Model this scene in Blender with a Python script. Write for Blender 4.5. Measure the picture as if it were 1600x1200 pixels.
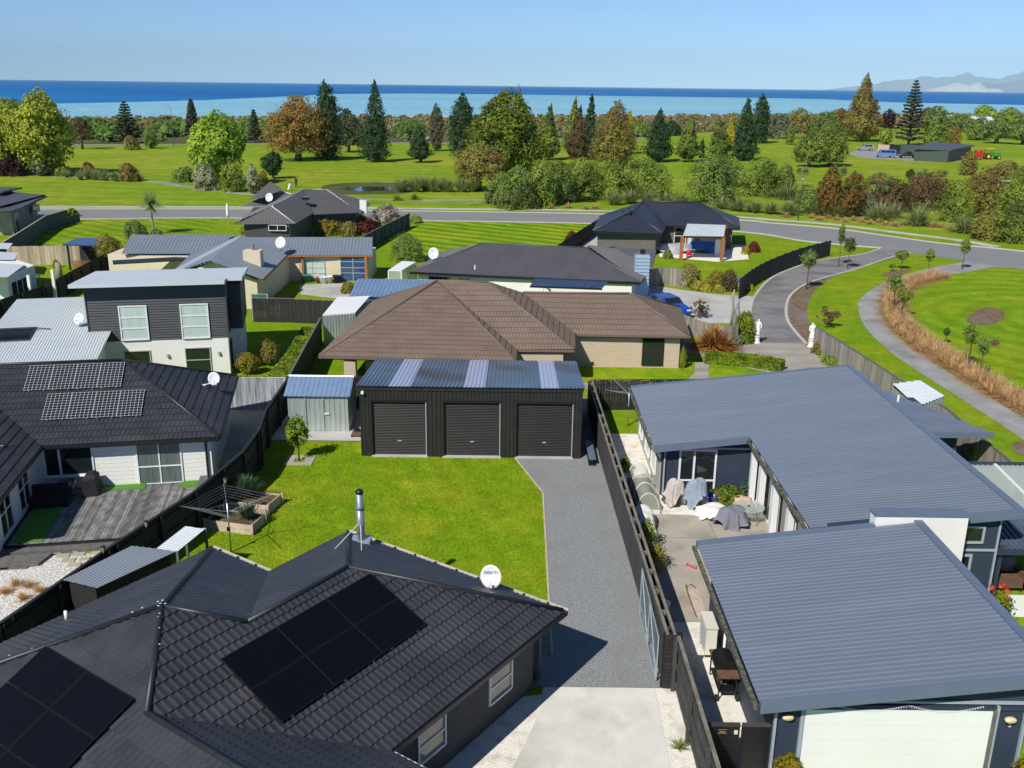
import bpy, math, random
import numpy as np
from mathutils import Vector, Matrix
SC = bpy.context.scene
for o in list(bpy.data.objects): bpy.data.objects.remove(o)
# ------------------------------------------------------------------ camera, sky, sun, exposure
CAM_H, FPX = 17.0, 1490.0
PITCH, ROLL = math.atan(466 / FPX), math.atan(20 / 1600)
_f = np.array([0, math.cos(PITCH), -math.sin(PITCH)]); _r0 = np.array([1., 0, 0]); _u0 = np.cross(_r0, _f)
_rt = math.cos(ROLL) * _r0 + math.sin(ROLL) * _u0; _up = -math.sin(ROLL) * _r0 + math.cos(ROLL) * _u0
_C = np.array([0, 0, CAM_H])
cd = bpy.data.cameras.new('camera'); cam = bpy.data.objects.new('camera', cd); SC.collection.objects.link(cam)
cd.sensor_fit = 'HORIZONTAL'; cd.sensor_width = 36.0; cd.lens = 36.0 * FPX / 1600.0
cd.clip_start = 0.2; cd.clip_end = 200000
cam.matrix_world = Matrix(((_rt[0], _up[0], -_f[0], 0), (_rt[1], _up[1], -_f[1], 0), (_rt[2], _up[2], -_f[2], CAM_H), (0, 0, 0, 1)))
SC.camera = cam
SUN_EL, SUN_SH = math.radians(43), math.radians(57)       # elevation; direction (from +x) in which shadows fall
world = bpy.data.worlds.new('World'); SC.world = world; world.use_nodes = True
nt = world.node_tree; bg = nt.nodes['Background']; sky = nt.nodes.new('ShaderNodeTexSky')
sky.sky_type = 'NISHITA'; sky.sun_disc = False; sky.sun_elevation = SUN_EL
sky.sun_rotation = math.atan2(-math.cos(SUN_SH), -math.sin(SUN_SH)) % (2 * math.pi)
sky.air_density = 0.42; sky.dust_density = 0.0; sky.ozone_density = 3.0; sky.altitude = 20
tint = nt.nodes.new('ShaderNodeMixRGB'); tint.blend_type = 'MULTIPLY'; tint.inputs[0].default_value = 1; tint.inputs[2].default_value = (0.86, 1.05, 1.12, 1)
nt.links.new(sky.outputs[0], tint.inputs[1]); nt.links.new(tint.outputs[0], bg.inputs[0]); bg.inputs[1].default_value = 0.115
sl = bpy.data.lights.new('sun', 'SUN'); sl.energy = 4.6; sl.angle = math.radians(0.53); sl.color = (1.0, 0.955, 0.88)
sun = bpy.data.objects.new('sun', sl); SC.collection.objects.link(sun)
_sd = Vector((math.cos(SUN_SH) * math.cos(SUN_EL), math.sin(SUN_SH) * math.cos(SUN_EL), -math.sin(SUN_EL)))
sun.rotation_euler = _sd.to_track_quat('-Z', 'Y').to_euler()
SC.view_settings.view_transform = 'Standard'; SC.view_settings.look = 'None'; SC.view_settings.gamma = 1
SC.view_settings.exposure = 0.15; SC.view_settings.use_curve_mapping = False
SC.render.engine = 'CYCLES'; SC.cycles.use_denoising = True
SC.cycles.max_bounces = 6; SC.cycles.transparent_max_bounces = 12; SC.cycles.volume_bounces = 0
SC.cycles.sample_clamp_indirect = 4.0
# ------------------------------------------------------------------ helpers
COL = SC.collection
WM = {}
def G(u, v, z=0.0):                                        # photo pixel -> point of the place at height z
    d = _f + _rt * (u - 800) / FPX + _up * (600 - v) / FPX
    return _C + d * ((z - CAM_H) / d[2])
def mpp(p):                                                # metres per photo pixel at a point
    return float((np.asarray(p[:3], float) - _C) @ _f) / FPX
def proj(p):
    q = np.asarray(p, float) - _C; w = q @ _f
    return 800 + FPX * (q @ _rt) / w, 600 - FPX * (q @ _up) / w, w
def W(o): return WM.get(o.name, Matrix.Identity(4)) if o else Matrix.Identity(4)
def link(o, parent=None, M=None):
    COL.objects.link(o); M = M if M is not None else W(parent)
    if parent: o.parent = parent
    o.matrix_basis = W(parent).inverted() @ M; WM[o.name] = M
    return o
def tag(o, label=None, cat=None, group=None, kind=None):
    if label: o['label'] = label
    if cat: o['category'] = cat
    if group: o['group'] = group
    if kind: o['kind'] = kind
    return o
def thing(name, label, cat, loc=(0, 0, 0), rz=0.0, group=None):
    o = bpy.data.objects.new(name, None); o.empty_display_size = .3
    link(o, None, Matrix.Translation(Vector([float(c) for c in loc])) @ Matrix.Rotation(rz, 4, 'Z'))
    return tag(o, label, cat, group)
def copy_tree(src, M=None, parent=None, label=None):
    o = src.copy(); COL.objects.link(o); o.parent = parent
    if M is not None: o.matrix_basis = M; WM[o.name] = M
    else: WM[o.name] = W(parent) @ src.matrix_basis
    if label: o['label'] = label
    for ch in [c for c in bpy.data.objects if c.parent == src]: copy_tree(ch, None, o)
    return o
def setmat(me, mat):
    for m in (mat if isinstance(mat, (list, tuple)) else [mat]): me.materials.append(M_[m] if isinstance(m, str) else m)
class MB:
    def __init__(s): s.v = []; s.f = []; s.m = []
    def add(s, vs, fs, mi=0):
        k = len(s.v); s.v += [tuple(float(c) for c in p) for p in vs]; s.f += [tuple(i + k for i in f) for f in fs]; s.m += [mi] * len(fs); return s
    def hexa(s, b, t, mi=0):                               # bottom loop, top loop
        n = len(b); return s.add(list(b) + list(t), [tuple(range(n))[::-1], tuple(range(n, 2 * n))] + [(i, (i + 1) % n, n + (i + 1) % n, n + i) for i in range(n)], mi)
    def prism(s, poly, z0, z1, mi=0):
        if sum(poly[i][0] * poly[(i + 1) % len(poly)][1] - poly[(i + 1) % len(poly)][0] * poly[i][1] for i in range(len(poly))) < 0: poly = poly[::-1]
        return s.hexa([(p[0], p[1], z0) for p in poly], [(p[0], p[1], z1) for p in poly], mi)
    def box(s, x0, x1, y0, y1, z0, z1, mi=0): return s.prism([(x0, y0), (x1, y0), (x1, y1), (x0, y1)], z0, z1, mi)
    def bar(s, a, b, w, h, mi=0, up=(0, 0, 1)):            # beam of section w x h from a to b
        a, b = Vector(a), Vector(b); d = (b - a).normalized(); u = Vector(up)
        if abs(d.dot(u)) > .97: u = Vector((1, 0, 0))
        x = d.cross(u).normalized(); y = x.cross(d)
        L = lambda p: [p - x * w / 2 - y * h / 2, p + x * w / 2 - y * h / 2, p + x * w / 2 + y * h / 2, p - x * w / 2 + y * h / 2]
        return s.hexa(L(a), L(b), mi)
    def tube(s, pts, rad, n=8, mi=0, cap=True):
        pts = [Vector([float(c) for c in p]) for p in pts]; rad = rad if hasattr(rad, '__len__') else [rad] * len(pts)
        k = len(s.v); prev = None
        for i, p in enumerate(pts):
            d = (pts[min(i + 1, len(pts) - 1)] - pts[max(i - 1, 0)]).normalized()
            x = d.cross(Vector((0, 0, 1)) if abs(d.z) < .95 else Vector((0, 1, 0))).normalized() if prev is None else (prev - d * prev.dot(d)).normalized()
            prev = x; y = d.cross(x)
            for j in range(n):
                a = 2 * math.pi * j / n; s.v.append(tuple(p + (x * math.cos(a) + y * math.sin(a)) * rad[i]))
        for i in range(len(pts) - 1):
            for j in range(n):
                s.f.append((k + i * n + j, k + i * n + (j + 1) % n, k + (i + 1) * n + (j + 1) % n, k + (i + 1) * n + j)); s.m.append(mi)
        if cap:
            s.f += [tuple(k + j for j in range(n))[::-1], tuple(k + (len(pts) - 1) * n + j for j in range(n))]; s.m += [mi, mi]
        return s
    def lathe(s, prof, c=(0, 0, 0), n=16, mi=0, mod=None):  # prof: (r, z) list
        k = len(s.v)
        for i, (r, z) in enumerate(prof):
            for j in range(n):
                a = 2 * math.pi * j / n; rr = r * (mod(a, i / (len(prof) - 1)) if mod else 1)
                s.v.append((c[0] + rr * math.cos(a), c[1] + rr * math.sin(a), c[2] + z))
        for i in range(len(prof) - 1):
            for j in range(n):
                s.f.append((k + i * n + j, k + i * n + (j + 1) % n, k + (i + 1) * n + (j + 1) % n, k + (i + 1) * n + j)); s.m.append(mi)
        s.f += [tuple(k + j for j in range(n))[::-1], tuple(k + (len(prof) - 1) * n + j for j in range(n))]; s.m += [mi, mi]
        return s
    def build(s, name, mat, parent=None, smooth=False, local=False, label=None, cat=None, group=None, kind=None):
        if parent is None:
            a = np.array(s.v); o0 = Matrix.Translation(Vector(((a[:, 0].min() + a[:, 0].max()) / 2, (a[:, 1].min() + a[:, 1].max()) / 2, a[:, 2].min())))
        else: o0 = W(parent)
        me = bpy.data.meshes.new(name); inv = o0.inverted()
        me.from_pydata(s.v if local else [tuple(inv @ Vector(p)) for p in s.v], [], s.f)
        setmat(me, mat)
        if isinstance(mat, (list, tuple)): me.polygons.foreach_set('material_index', s.m)
        if smooth: me.polygons.foreach_set('use_smooth', [True] * len(me.polygons))
        me.update(); o = bpy.data.objects.new(name, me); link(o, parent, o0)
        return tag(o, label, cat, group, kind)
def bigmesh(name, V, nper, mat, parent=None, kind=None):  # V: (n*nper,3) world verts, nper verts per face
    V = np.asarray(V, np.float32).reshape(-1, 3); n = len(V) // nper
    if parent is not None: inv = np.array(W(parent).inverted()); V = V @ inv[:3, :3].T.astype(np.float32) + inv[:3, 3].astype(np.float32)
    me = bpy.data.meshes.new(name); me.vertices.add(len(V)); me.vertices.foreach_set('co', V.ravel())
    me.loops.add(n * nper); me.loops.foreach_set('vertex_index', np.arange(n * nper, dtype=np.int32))
    me.polygons.add(n); me.polygons.foreach_set('loop_start', np.arange(0, n * nper, nper, dtype=np.int32))
    me.update(calc_edges=True); setmat(me, mat)
    o = bpy.data.objects.new(name, me); link(o, parent, W(parent)); return tag(o, kind=kind)
def smooth_line(pts, k=6, closed=False):                   # Catmull-Rom
    P = [np.array(p, float) for p in pts]; n = len(P); out = []
    for i in range(n if closed else n - 1):
        a, b, c, d = (P[(i - 1) % n], P[i], P[(i + 1) % n], P[(i + 2) % n]) if closed else (P[max(i - 1, 0)], P[i], P[i + 1], P[min(i + 2, n - 1)])
        for j in range(k):
            t = j / k; out.append(.5 * ((2 * b) + (c - a) * t + (2 * a - 5 * b + 4 * c - d) * t * t + (3 * b - a - 3 * c + d) * t ** 3))
    if not closed: out.append(P[-1])
    return out
def sheet(name, pts, z, mat, px=True, kind='structure', smooth=0, parent=None, label=None, cat=None):
    from mathutils.geometry import tessellate_polygon
    P = [G(p[0], p[1], z) if px else np.array((p[0], p[1], z)) for p in pts]
    if smooth: P = smooth_line(P, smooth, True)
    for p in P: p[2] = z
    mb = MB(); tris = tessellate_polygon([[Vector(p) for p in P]])
    fs = []
    for t in tris:
        a, b, c = (P[i] for i in t)
        fs.append(t if (b[0] - a[0]) * (c[1] - a[1]) - (b[1] - a[1]) * (c[0] - a[0]) > 0 else t[::-1])
    mb.add(P, fs); o = mb.build(name, mat, parent); return tag(o, label, cat, None, kind)
def ribbon(name, line, w, z0, z1, mat, kind='structure', parent=None):   # raised strip along a world xy polyline
    L = [np.array(p[:2], float) for p in line]; mb = MB(); prev = None
    for i, p in enumerate(L):
        d = L[min(i + 1, len(L) - 1)] - L[max(i - 1, 0)]; d /= np.linalg.norm(d); nrm = np.array((-d[1], d[0])) * w / 2
        k = len(mb.v); mb.v += [(*(p + nrm), z0), (*(p - nrm), z0), (*(p - nrm), z1), (*(p + nrm), z1)]
        if prev is not None:
            for a, b in ((0, 1), (1, 2), (2, 3), (3, 0)): mb.f.append((prev + a, k + a, k + b, prev + b)); mb.m.append(0)
        else: mb.f.append((k, k + 1, k + 2, k + 3)); mb.m.append(0)
        prev = k
    mb.f.append((prev + 3, prev + 2, prev + 1, prev)); mb.m.append(0)
    return tag(mb.build(name, mat, parent), kind=kind if parent is None else None)
# ------------------------------------------------------------------ materials
M_ = {}
def nodes(name):
    m = bpy.data.materials.new(name); m.use_nodes = True; M_[name] = m; t = m.node_tree
    return m, t, t.nodes['Principled BSDF'], lambda k: t.nodes.new('ShaderNode' + k), lambda a, b: t.links.new(a, b)
def c4(c): return (c[0], c[1], c[2], 1)
def pm(name, c1, c2=None, scale=1.0, rough=.6, bump=0, bscale=None, metal=0, spec=.5, vec=(1, 1, 1), c3=None, s3=.1, lo=.35, hi=.65, detail=6, alpha=1.0, orand=0):
    """Principled with two-colour noise (world position), an optional large-scale third colour and noise relief."""
    m, t, b, N, L = nodes(name)
    b.inputs['Roughness'].default_value = rough; b.inputs['Metallic'].default_value = metal; b.inputs['Specular IOR Level'].default_value = spec
    b.inputs['Base Color'].default_value = c4(c1); b.inputs['Alpha'].default_value = alpha
    if c2 is None and not bump: return m
    geo = N('NewGeometry'); mp = N('Mapping'); mp.inputs['Scale'].default_value = vec; L(geo.outputs['Position'], mp.inputs[0])
    if c2 is not None:
        nz = N('TexNoise'); nz.inputs['Scale'].default_value = scale; nz.inputs['Detail'].default_value = detail; nz.inputs['Roughness'].default_value = .65
        L(mp.outputs[0], nz.inputs[0]); mr = N('MapRange'); mr.inputs[1].default_value = lo; mr.inputs[2].default_value = hi; L(nz.outputs[0], mr.inputs[0])
        mx = N('MixRGB'); mx.inputs[1].default_value = c4(c1); mx.inputs[2].default_value = c4(c2); L(mr.outputs[0], mx.inputs[0]); out = mx
        if c3 is not None:
            n3 = N('TexNoise'); n3.inputs['Scale'].default_value = s3; n3.inputs['Detail'].default_value = 4; L(mp.outputs[0], n3.inputs[0])
            m3 = N('MapRange'); m3.inputs[1].default_value = .48; m3.inputs[2].default_value = .68; L(n3.outputs[0], m3.inputs[0])
            mx3 = N('MixRGB'); L(m3.outputs[0], mx3.inputs[0]); L(out.outputs[0], mx3.inputs[1]); mx3.inputs[2].default_value = c4(c3); out = mx3
        if orand:
            oi = N('ObjectInfo'); ro = N('MapRange'); ro.inputs[3].default_value = 1 - orand; ro.inputs[4].default_value = 1 + orand; L(oi.outputs['Random'], ro.inputs[0]); hv = N('HueSaturation'); L(ro.outputs[0], hv.inputs['Value']); L(out.outputs[0], hv.inputs['Color']); out = hv
        L(out.outputs[0], b.inputs['Base Color'])
    if bump:
        n2 = N('TexNoise'); n2.inputs['Scale'].default_value = bscale or scale; n2.inputs['Detail'].default_value = 4; L(mp.outputs[0], n2.inputs[0])
        bp = N('Bump'); bp.inputs['Strength'].default_value = 1; bp.inputs['Distance'].default_value = bump; L(n2.outputs[0], bp.inputs['Height']); L(bp.outputs[0], b.inputs['Normal'])
    return m
def grass(name, a, b_, c, stripe=0, sdir=(1, 0), swid=3.0, arc=None, yel=None, fine=9, big=.12):
    """Mown turf: fine mottling, large patches, mowing bands (straight, or rings about a point)."""
    m, t, p, N, L = nodes(name); p.inputs['Roughness'].default_value = .9; p.inputs['Specular IOR Level'].default_value = .04
    geo = N('NewGeometry'); n1 = N('TexNoise'); n1.inputs['Scale'].default_value = fine; n1.inputs['Detail'].default_value = 9; n1.inputs['Roughness'].default_value = .75
    L(geo.outputs['Position'], n1.inputs[0]); r1 = N('MapRange'); r1.inputs[1].default_value = .36; r1.inputs[2].default_value = .64; L(n1.outputs[0], r1.inputs[0])
    m1 = N('MixRGB'); m1.inputs[1].default_value = c4(a); m1.inputs[2].default_value = c4(b_); L(r1.outputs[0], m1.inputs[0])
    n2 = N('TexNoise'); n2.inputs['Scale'].default_value = big; n2.inputs['Detail'].default_value = 7; n2.inputs['Roughness'].default_value = .62; L(geo.outputs['Position'], n2.inputs[0])
    r2 = N('MapRange'); r2.inputs[1].default_value = .45; r2.inputs[2].default_value = .72; r2.inputs[4].default_value = .75; L(n2.outputs[0], r2.inputs[0])
    m2 = N('MixRGB'); m2.inputs[2].default_value = c4(c); L(m1.outputs[0], m2.inputs[1]); L(r2.outputs[0], m2.inputs[0]); out = m2
    if stripe:
        sp = N('SeparateXYZ'); L(geo.outputs['Position'], sp.inputs[0])
        if arc:
            vs = N('VectorMath'); vs.operation = 'DISTANCE'; L(geo.outputs['Position'], vs.inputs[0]); vs.inputs[1].default_value = (arc[0], arc[1], 0); src = vs.outputs['Value']
        else:
            a1 = N('Math'); a1.operation = 'MULTIPLY'; a1.inputs[1].default_value = sdir[0]; L(sp.outputs[0], a1.inputs[0])
            a2 = N('Math'); a2.operation = 'MULTIPLY_ADD'; a2.inputs[1].default_value = sdir[1]; L(sp.outputs[1], a2.inputs[0]); L(a1.outputs[0], a2.inputs[2]); src = a2.outputs[0]
        nw = N('TexNoise'); nw.inputs['Scale'].default_value = .35; L(geo.outputs['Position'], nw.inputs[0])
        ad = N('Math'); ad.operation = 'MULTIPLY_ADD'; ad.inputs[1].default_value = swid * .55; L(nw.outputs[0], ad.inputs[0]); L(src, ad.inputs[2])
        ml = N('Math'); ml.operation = 'MULTIPLY'; ml.inputs[1].default_value = 2 * math.pi / swid; L(ad.outputs[0], ml.inputs[0])
        sn = N('Math'); sn.operation = 'SINE'; L(ml.outputs[0], sn.inputs[0])
        mr = N('MapRange'); mr.inputs[1].default_value = -.8; mr.inputs[2].default_value = .8; mr.inputs[3].default_value = 1 - stripe; mr.inputs[4].default_value = 1 + stripe; L(sn.outputs[0], mr.inputs[0])
        hs = N('HueSaturation'); L(mr.outputs[0], hs.inputs['Value']); L(out.outputs[0], hs.inputs['Color']); out = hs
    n6 = N('TexNoise'); n6.inputs['Scale'].default_value = fine * .17; n6.inputs['Detail'].default_value = 8; n6.inputs['Roughness'].default_value = .7; n6.inputs['Distortion'].default_value = .6; L(geo.outputs['Position'], n6.inputs[0])
    r6 = N('MapRange'); r6.inputs[1].default_value = .3; r6.inputs[2].default_value = .7; r6.inputs[3].default_value = .74; r6.inputs[4].default_value = 1.24; L(n6.outputs[0], r6.inputs[0]); h6_ = N('HueSaturation'); L(r6.outputs[0], h6_.inputs['Value']); L(out.outputs[0], h6_.inputs['Color'])
    r7 = N('MapRange'); r7.inputs[1].default_value = .3; r7.inputs[2].default_value = .7; r7.inputs[3].default_value = .515; r7.inputs[4].default_value = .488; L(n2.outputs[0], r7.inputs[0]); L(r7.outputs[0], h6_.inputs['Hue']); out = h6_
    L(out.outputs[0], p.inputs['Base Color'])
    bp = N('Bump'); bp.inputs['Strength'].default_value = .7; bp.inputs['Distance'].default_value = .04; n4 = N('TexNoise'); n4.inputs['Scale'].default_value = fine * 3; n4.inputs['Detail'].default_value = 5
    L(geo.outputs['Position'], n4.inputs[0]); L(n4.outputs[0], bp.inputs['Height']); L(bp.outputs[0], p.inputs['Normal'])
    return m
def leaf(name, d, l, acc=None, patch=.25, trans=.36, rough=.6):
    """Foliage: every leaf card takes its own tone, with drifts of a second hue through the crown."""
    m, t, p, N, L = nodes(name); geo = N('NewGeometry'); mx = N('MixRGB'); mx.inputs[1].default_value = c4(d); mx.inputs[2].default_value = c4(l); L(geo.outputs['Random Per Island'], mx.inputs[0]); out = mx
    if acc:
        nz = N('TexNoise'); nz.inputs['Scale'].default_value = patch; nz.inputs['Detail'].default_value = 3; L(geo.outputs['Position'], nz.inputs[0])
        mr = N('MapRange'); mr.inputs[1].default_value = .46; mr.inputs[2].default_value = .62; L(nz.outputs[0], mr.inputs[0])
        m2 = N('MixRGB'); L(mr.outputs[0], m2.inputs[0]); L(out.outputs[0], m2.inputs[1]); m2.inputs[2].default_value = c4(acc); out = m2
    L(out.outputs[0], p.inputs['Base Color']); p.inputs['Roughness'].default_value = rough; p.inputs['Specular IOR Level'].default_value = .25
    tr = N('BsdfTranslucent'); L(out.outputs[0], tr.inputs[0]); ms = N('MixShader'); ms.inputs[0].default_value = trans
    L(p.outputs[0], ms.inputs[1]); L(tr.outputs[0], ms.inputs[2]); L(ms.outputs[0], t.nodes['Material Output'].inputs[0])
    return m
def brickmat(name, c1, c2, mort, bw=.24, bh=.086, axis=0, rot=0):
    m, t, p, N, L = nodes(name); p.inputs['Roughness'].default_value = .85; p.inputs['Specular IOR Level'].default_value = .2
    geo = N('NewGeometry'); sp = N('SeparateXYZ'); cb = N('CombineXYZ'); mp = N('Mapping'); mp.inputs['Rotation'].default_value = (0, 0, -rot); L(geo.outputs['Position'], mp.inputs[0]); L(mp.outputs[0], sp.inputs[0])
    sm = N('Math'); L(sp.outputs[0], sm.inputs[0]); L(sp.outputs[1], sm.inputs[1]); L(sm.outputs[0], cb.inputs[0]); L(sp.outputs[2], cb.inputs[1])
    br = N('TexBrick'); br.inputs['Scale'].default_value = 1; br.inputs['Brick Width'].default_value = bw; br.inputs['Row Height'].default_value = bh; br.inputs['Mortar Size'].default_value = .008
    br.inputs['Color1'].default_value = c4(c1); br.inputs['Color2'].default_value = c4(c2); br.inputs['Mortar'].default_value = c4(mort); L(cb.outputs[0], br.inputs[0]); L(br.outputs[0], p.inputs['Base Color'])
    bp = N('Bump'); bp.inputs['Distance'].default_value = .01; bp.invert = True; L(br.outputs['Fac'], bp.inputs['Height']); L(bp.outputs[0], p.inputs['Normal']); return m
# turf and ground
grass('turf_near', (0.126, 0.228, 0.005), (0.246, 0.360, 0.012), (0.312, 0.354, 0.024), fine=7, big=.35, stripe=.05, sdir=(.9, .3), swid=1.1)
grass('turf_side', (0.114, 0.210, 0.006), (0.222, 0.324, 0.012), (0.270, 0.306, 0.019), fine=6, big=.25)
grass('turf_mown', (0.114, 0.210, 0.007), (0.210, 0.318, 0.012), (0.258, 0.318, 0.018), stripe=.27, sdir=(.55, .83), swid=2.6, fine=5)
grass('turf_left', (0.114, 0.210, 0.007), (0.210, 0.312, 0.012), (0.264, 0.312, 0.022), stripe=.16, sdir=(.6, .8), swid=2.2, fine=5)
grass('turf_park', (0.114, 0.216, 0.007), (0.216, 0.324, 0.012), (0.240, 0.300, 0.014), stripe=.10, arc=(44, 72), swid=2.3, fine=5)
grass('fairway', (0.138, 0.222, 0.011), (0.240, 0.330, 0.019), (0.330, 0.330, 0.046), stripe=.07, sdir=(.05, 1), swid=7, fine=2.2, big=.03)
grass('dune_turf', (.060, .085, .025), (.120, .110, .045), (.16, .12, .07), fine=.6, big=.02)
pm('gravel', (.17, .18, .185), (.34, .35, .35), scale=22, rough=.95, bump=.03, bscale=26, spec=.1, detail=8, c3=(.24, .24, .225), s3=.5)
pm('pebble', (.70, .65, .56), (.86, .82, .74), scale=14, rough=.9, bump=.03, bscale=22, spec=.15, c3=(.62, .56, .47), s3=2.2, lo=.3, hi=.6)
pm('white_chip', (.40, .38, .34), (.80, .77, .72), scale=11, rough=.9, bump=.04, bscale=14, spec=.15, lo=.4, hi=.6)
pm('concrete', (.58, .57, .52), (.72, .71, .65), scale=1.1, rough=.9, bump=.003, bscale=40, spec=.15, c3=(.47, .46, .41), s3=.45, lo=.32, hi=.68, detail=10)
pm('concrete_patio', (.36, .325, .27), (.44, .40, .335), scale=1.2, rough=.9, bump=.003, bscale=40, spec=.15, c3=(.30, .27, .22), s3=.8, lo=.3, hi=.7)
pm('concrete_drive', (.30, .27, .235), (.40, .37, .325), scale=.7, rough=.9, spec=.15, vec=(1, 2.5, 1), c3=(.24, .215, .19), s3=.35)
pm('concrete_pale', (.42, .41, .38), (.50, .49, .455), scale=.5, rough=.9, spec=.15, c3=(.36, .35, .33), s3=.3)
pm('asphalt', (.20, .20, .205), (.245, .243, .245), scale=.25, rough=.9, spec=.2, vec=(.3, 3, 1), lo=.3, hi=.7)
pm('asphalt_lane', (.185, .175, .175), (.25, .24, .235), scale=.6, rough=.9, spec=.2, vec=(.8, 1.6, 1), c3=(.135, .122, .125), s3=.25)
pm('path_mat', (.26, .26, .25), (.345, .34, .33), scale=.5, rough=.9, spec=.2, c3=(.21, .205, .20), s3=.4)
pm('kerb', (.42, .40, .36), (.50, .48, .44), scale=2, rough=.9)
pm('soil', (.085, .055, .032), (.16, .11, .07), scale=3, rough=1, bump=.04, bscale=8, spec=.05)
pm('bark_mulch', (.12, .08, .05), (.24, .17, .11), scale=2.2, rough=1, bump=.04, bscale=9, spec=.05, c3=(.20, .20, .20), s3=.2)
# roofs and walls
pm('tile_black', (.030, .031, .037), (.040, .041, .049), scale=1.5, rough=.42, spec=.5, c3=(.050, .050, .055), s3=.5, bump=.0015, bscale=60, orand=.14)
pm('tile_brown', (.152, .110, .082), (.178, .131, .101), scale=1.2, rough=.6, spec=.35, c3=(.166, .122, .094), s3=.4, bump=.0015, bscale=60, orand=.07)
pm('tile_navy', (.026, .030, .046), (.034, .038, .055), scale=1.2, rough=.45, spec=.5)
pm('ridge_black', (.016, .017, .020), (.024, .025, .029), scale=4, rough=.45)
pm('roof_bluegrey', (.128, .156, .205), (.150, .178, .228), scale=.9, rough=.42, spec=.4, c3=(.152, .182, .238), s3=.5, vec=(.35, 2.2, 1), lo=.25, hi=.75)
pm('flash_bluegrey', (.115, .150, .215), (.13, .165, .23), scale=1.5, rough=.35)
pm('roof_steel', (.17, .20, .24), (.19, .22, .26), scale=.5, rough=.4)
pm('roof_pale', (.52, .57, .60), (.58, .62, .65), scale=.5, rough=.45)
pm('roof_graphite', (.070, .068, .080), (.085, .083, .094), scale=.6, rough=.5)
pm('roof_warmgrey', (.082, .078, .080), (.10, .095, .096), scale=.6, rough=.5)
pm('shed_clad', (.020, .020, .019), (.030, .029, .027), scale=2, rough=.45, spec=.4)
pm('roller', (.013, .013, .0125), (.018, .0175, .017), scale=2, rough=.5, spec=.3); pm('glass_mid', (.07, .10, .09), (.13, .16, .15), scale=2, vec=(4, 4, .3), rough=.06, spec=.8)
pm('shed_roof', (.075, .120, .180), (.100, .150, .215), scale=.5, rough=.3, spec=.6, c3=(.06, .06, .07), s3=.35)
pm('zinc', (.38, .44, .44), (.52, .57, .56), scale=1.5, rough=.38, metal=.45, vec=(3, 3, .4))
pm('zinc_roof', (.20, .30, .47), (.26, .36, .52), scale=1.0, rough=.35, metal=.3)
pm('polycarb', (.30, .34, .52), (.42, .46, .62), scale=4, rough=.3, vec=(6, 2, 1))
pm('navy_panel', (.030, .042, .068), (.036, .050, .078), scale=.8, rough=.6, spec=.3)
pm('navy_trim', (.33, .38, .42), rough=.5)
pm('gutter_moss', (.05, .055, .05), (.16, .16, .08), scale=9, rough=.9, lo=.45, hi=.6)
pm('white_plaster', (.72, .71, .67), (.78, .77, .73), scale=.7, rough=.85, bump=.002, bscale=30)
pm('white_paint', (.76, .76, .74), (.80, .80, .78), scale=.4, rough=.45)
pm('cream_wall', (.60, .52, .36), (.66, .58, .42), scale=.7, rough=.85)
pm('weatherboard', (.050, .051, .054), (.062, .063, .066), scale=1.2, rough=.6, vec=(.4, .4, 4))
brickmat('brick_tan', (.56, .44, .32), (.61, .49, .37), (.50, .40, .30), rot=0)
brickmat('brick_dark', (.085, .084, .090), (.115, .113, .118), (.10, .098, .098), rot=0)
brickmat('brick_grey', (.13, .125, .115), (.16, .155, .145), (.15, .145, .135))
brickmat('brick_white', (.76, .75, .71), (.78, .77, .73), (.745, .735, .695), bh=.19, bw=.4)
pm('soffit', (.10, .10, .10), rough=.8)
pm('black_metal', (.012, .012, .013), rough=.4); pm('dark_frame', (.018, .019, .021), rough=.4)
pm('alu', (.48, .50, .52), rough=.35, metal=.3); pm('white_alu', (.74, .75, .75), rough=.4)
pm('steel', (.42, .43, .45), (.52, .53, .55), scale=6, rough=.3, metal=.8)
pm('flue_steel', (.20, .235, .275), (.27, .30, .34), scale=5, rough=.42, metal=.35); pm('galv', (.46, .55, .62), rough=.35, metal=.5)
pm('glass', (.012, .018, .020), rough=.04, spec=.8); pm('glass_curtain', (.42, .53, .48), (.54, .64, .59), scale=3, vec=(4, 4, .3), rough=.08, spec=.8)
pm('glass_blue', (.03, .07, .16), rough=.04, spec=.9); pm('glass_beige', (.26, .23, .17), (.34, .30, .23), scale=1.2, rough=.06, spec=.8)
pm('dark_inside', (.006, .006, .007), rough=.9)
pm('fence_black', (.010, .010, .011), (.024, .023, .022), scale=5, rough=.75, vec=(3, 3, .3), orand=.3)
pm('fence_char', (.036, .036, .037), (.056, .055, .054), scale=5, rough=.8, vec=(3, 3, .25), orand=.3)
pm('fence_grey', (.20, .18, .155), (.34, .31, .27), scale=4, rough=.9, vec=(3, 3, .25), c3=(.26, .235, .20), s3=.3, orand=.3)
pm('fence_tan', (.36, .29, .20), (.50, .42, .30), scale=4, rough=.9, vec=(3, 3, .25), orand=.3)
pm('fence_teal', (.045, .065, .070), (.075, .10, .10), scale=4, rough=.85, vec=(3, 3, .25))
pm('fence_bleach', (.30, .34, .36), (.50, .53, .54), scale=6, rough=.9, vec=(4, 4, .3), c3=(.16, .18, .19), s3=1.2, orand=.3)
pm('timber_grey', (.085, .080, .075), (.17, .16, .15), scale=5, rough=.9, vec=(1, 1, 1), lo=.3, hi=.7)
pm('timber_cap', (.13, .115, .09), (.24, .215, .17), scale=3, rough=.9)
pm('timber_pale', (.42, .33, .24), (.58, .48, .38), scale=3, rough=.9)
pm('timber_orange', (.30, .10, .025), (.40, .15, .04), scale=3, rough=.6)
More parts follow.
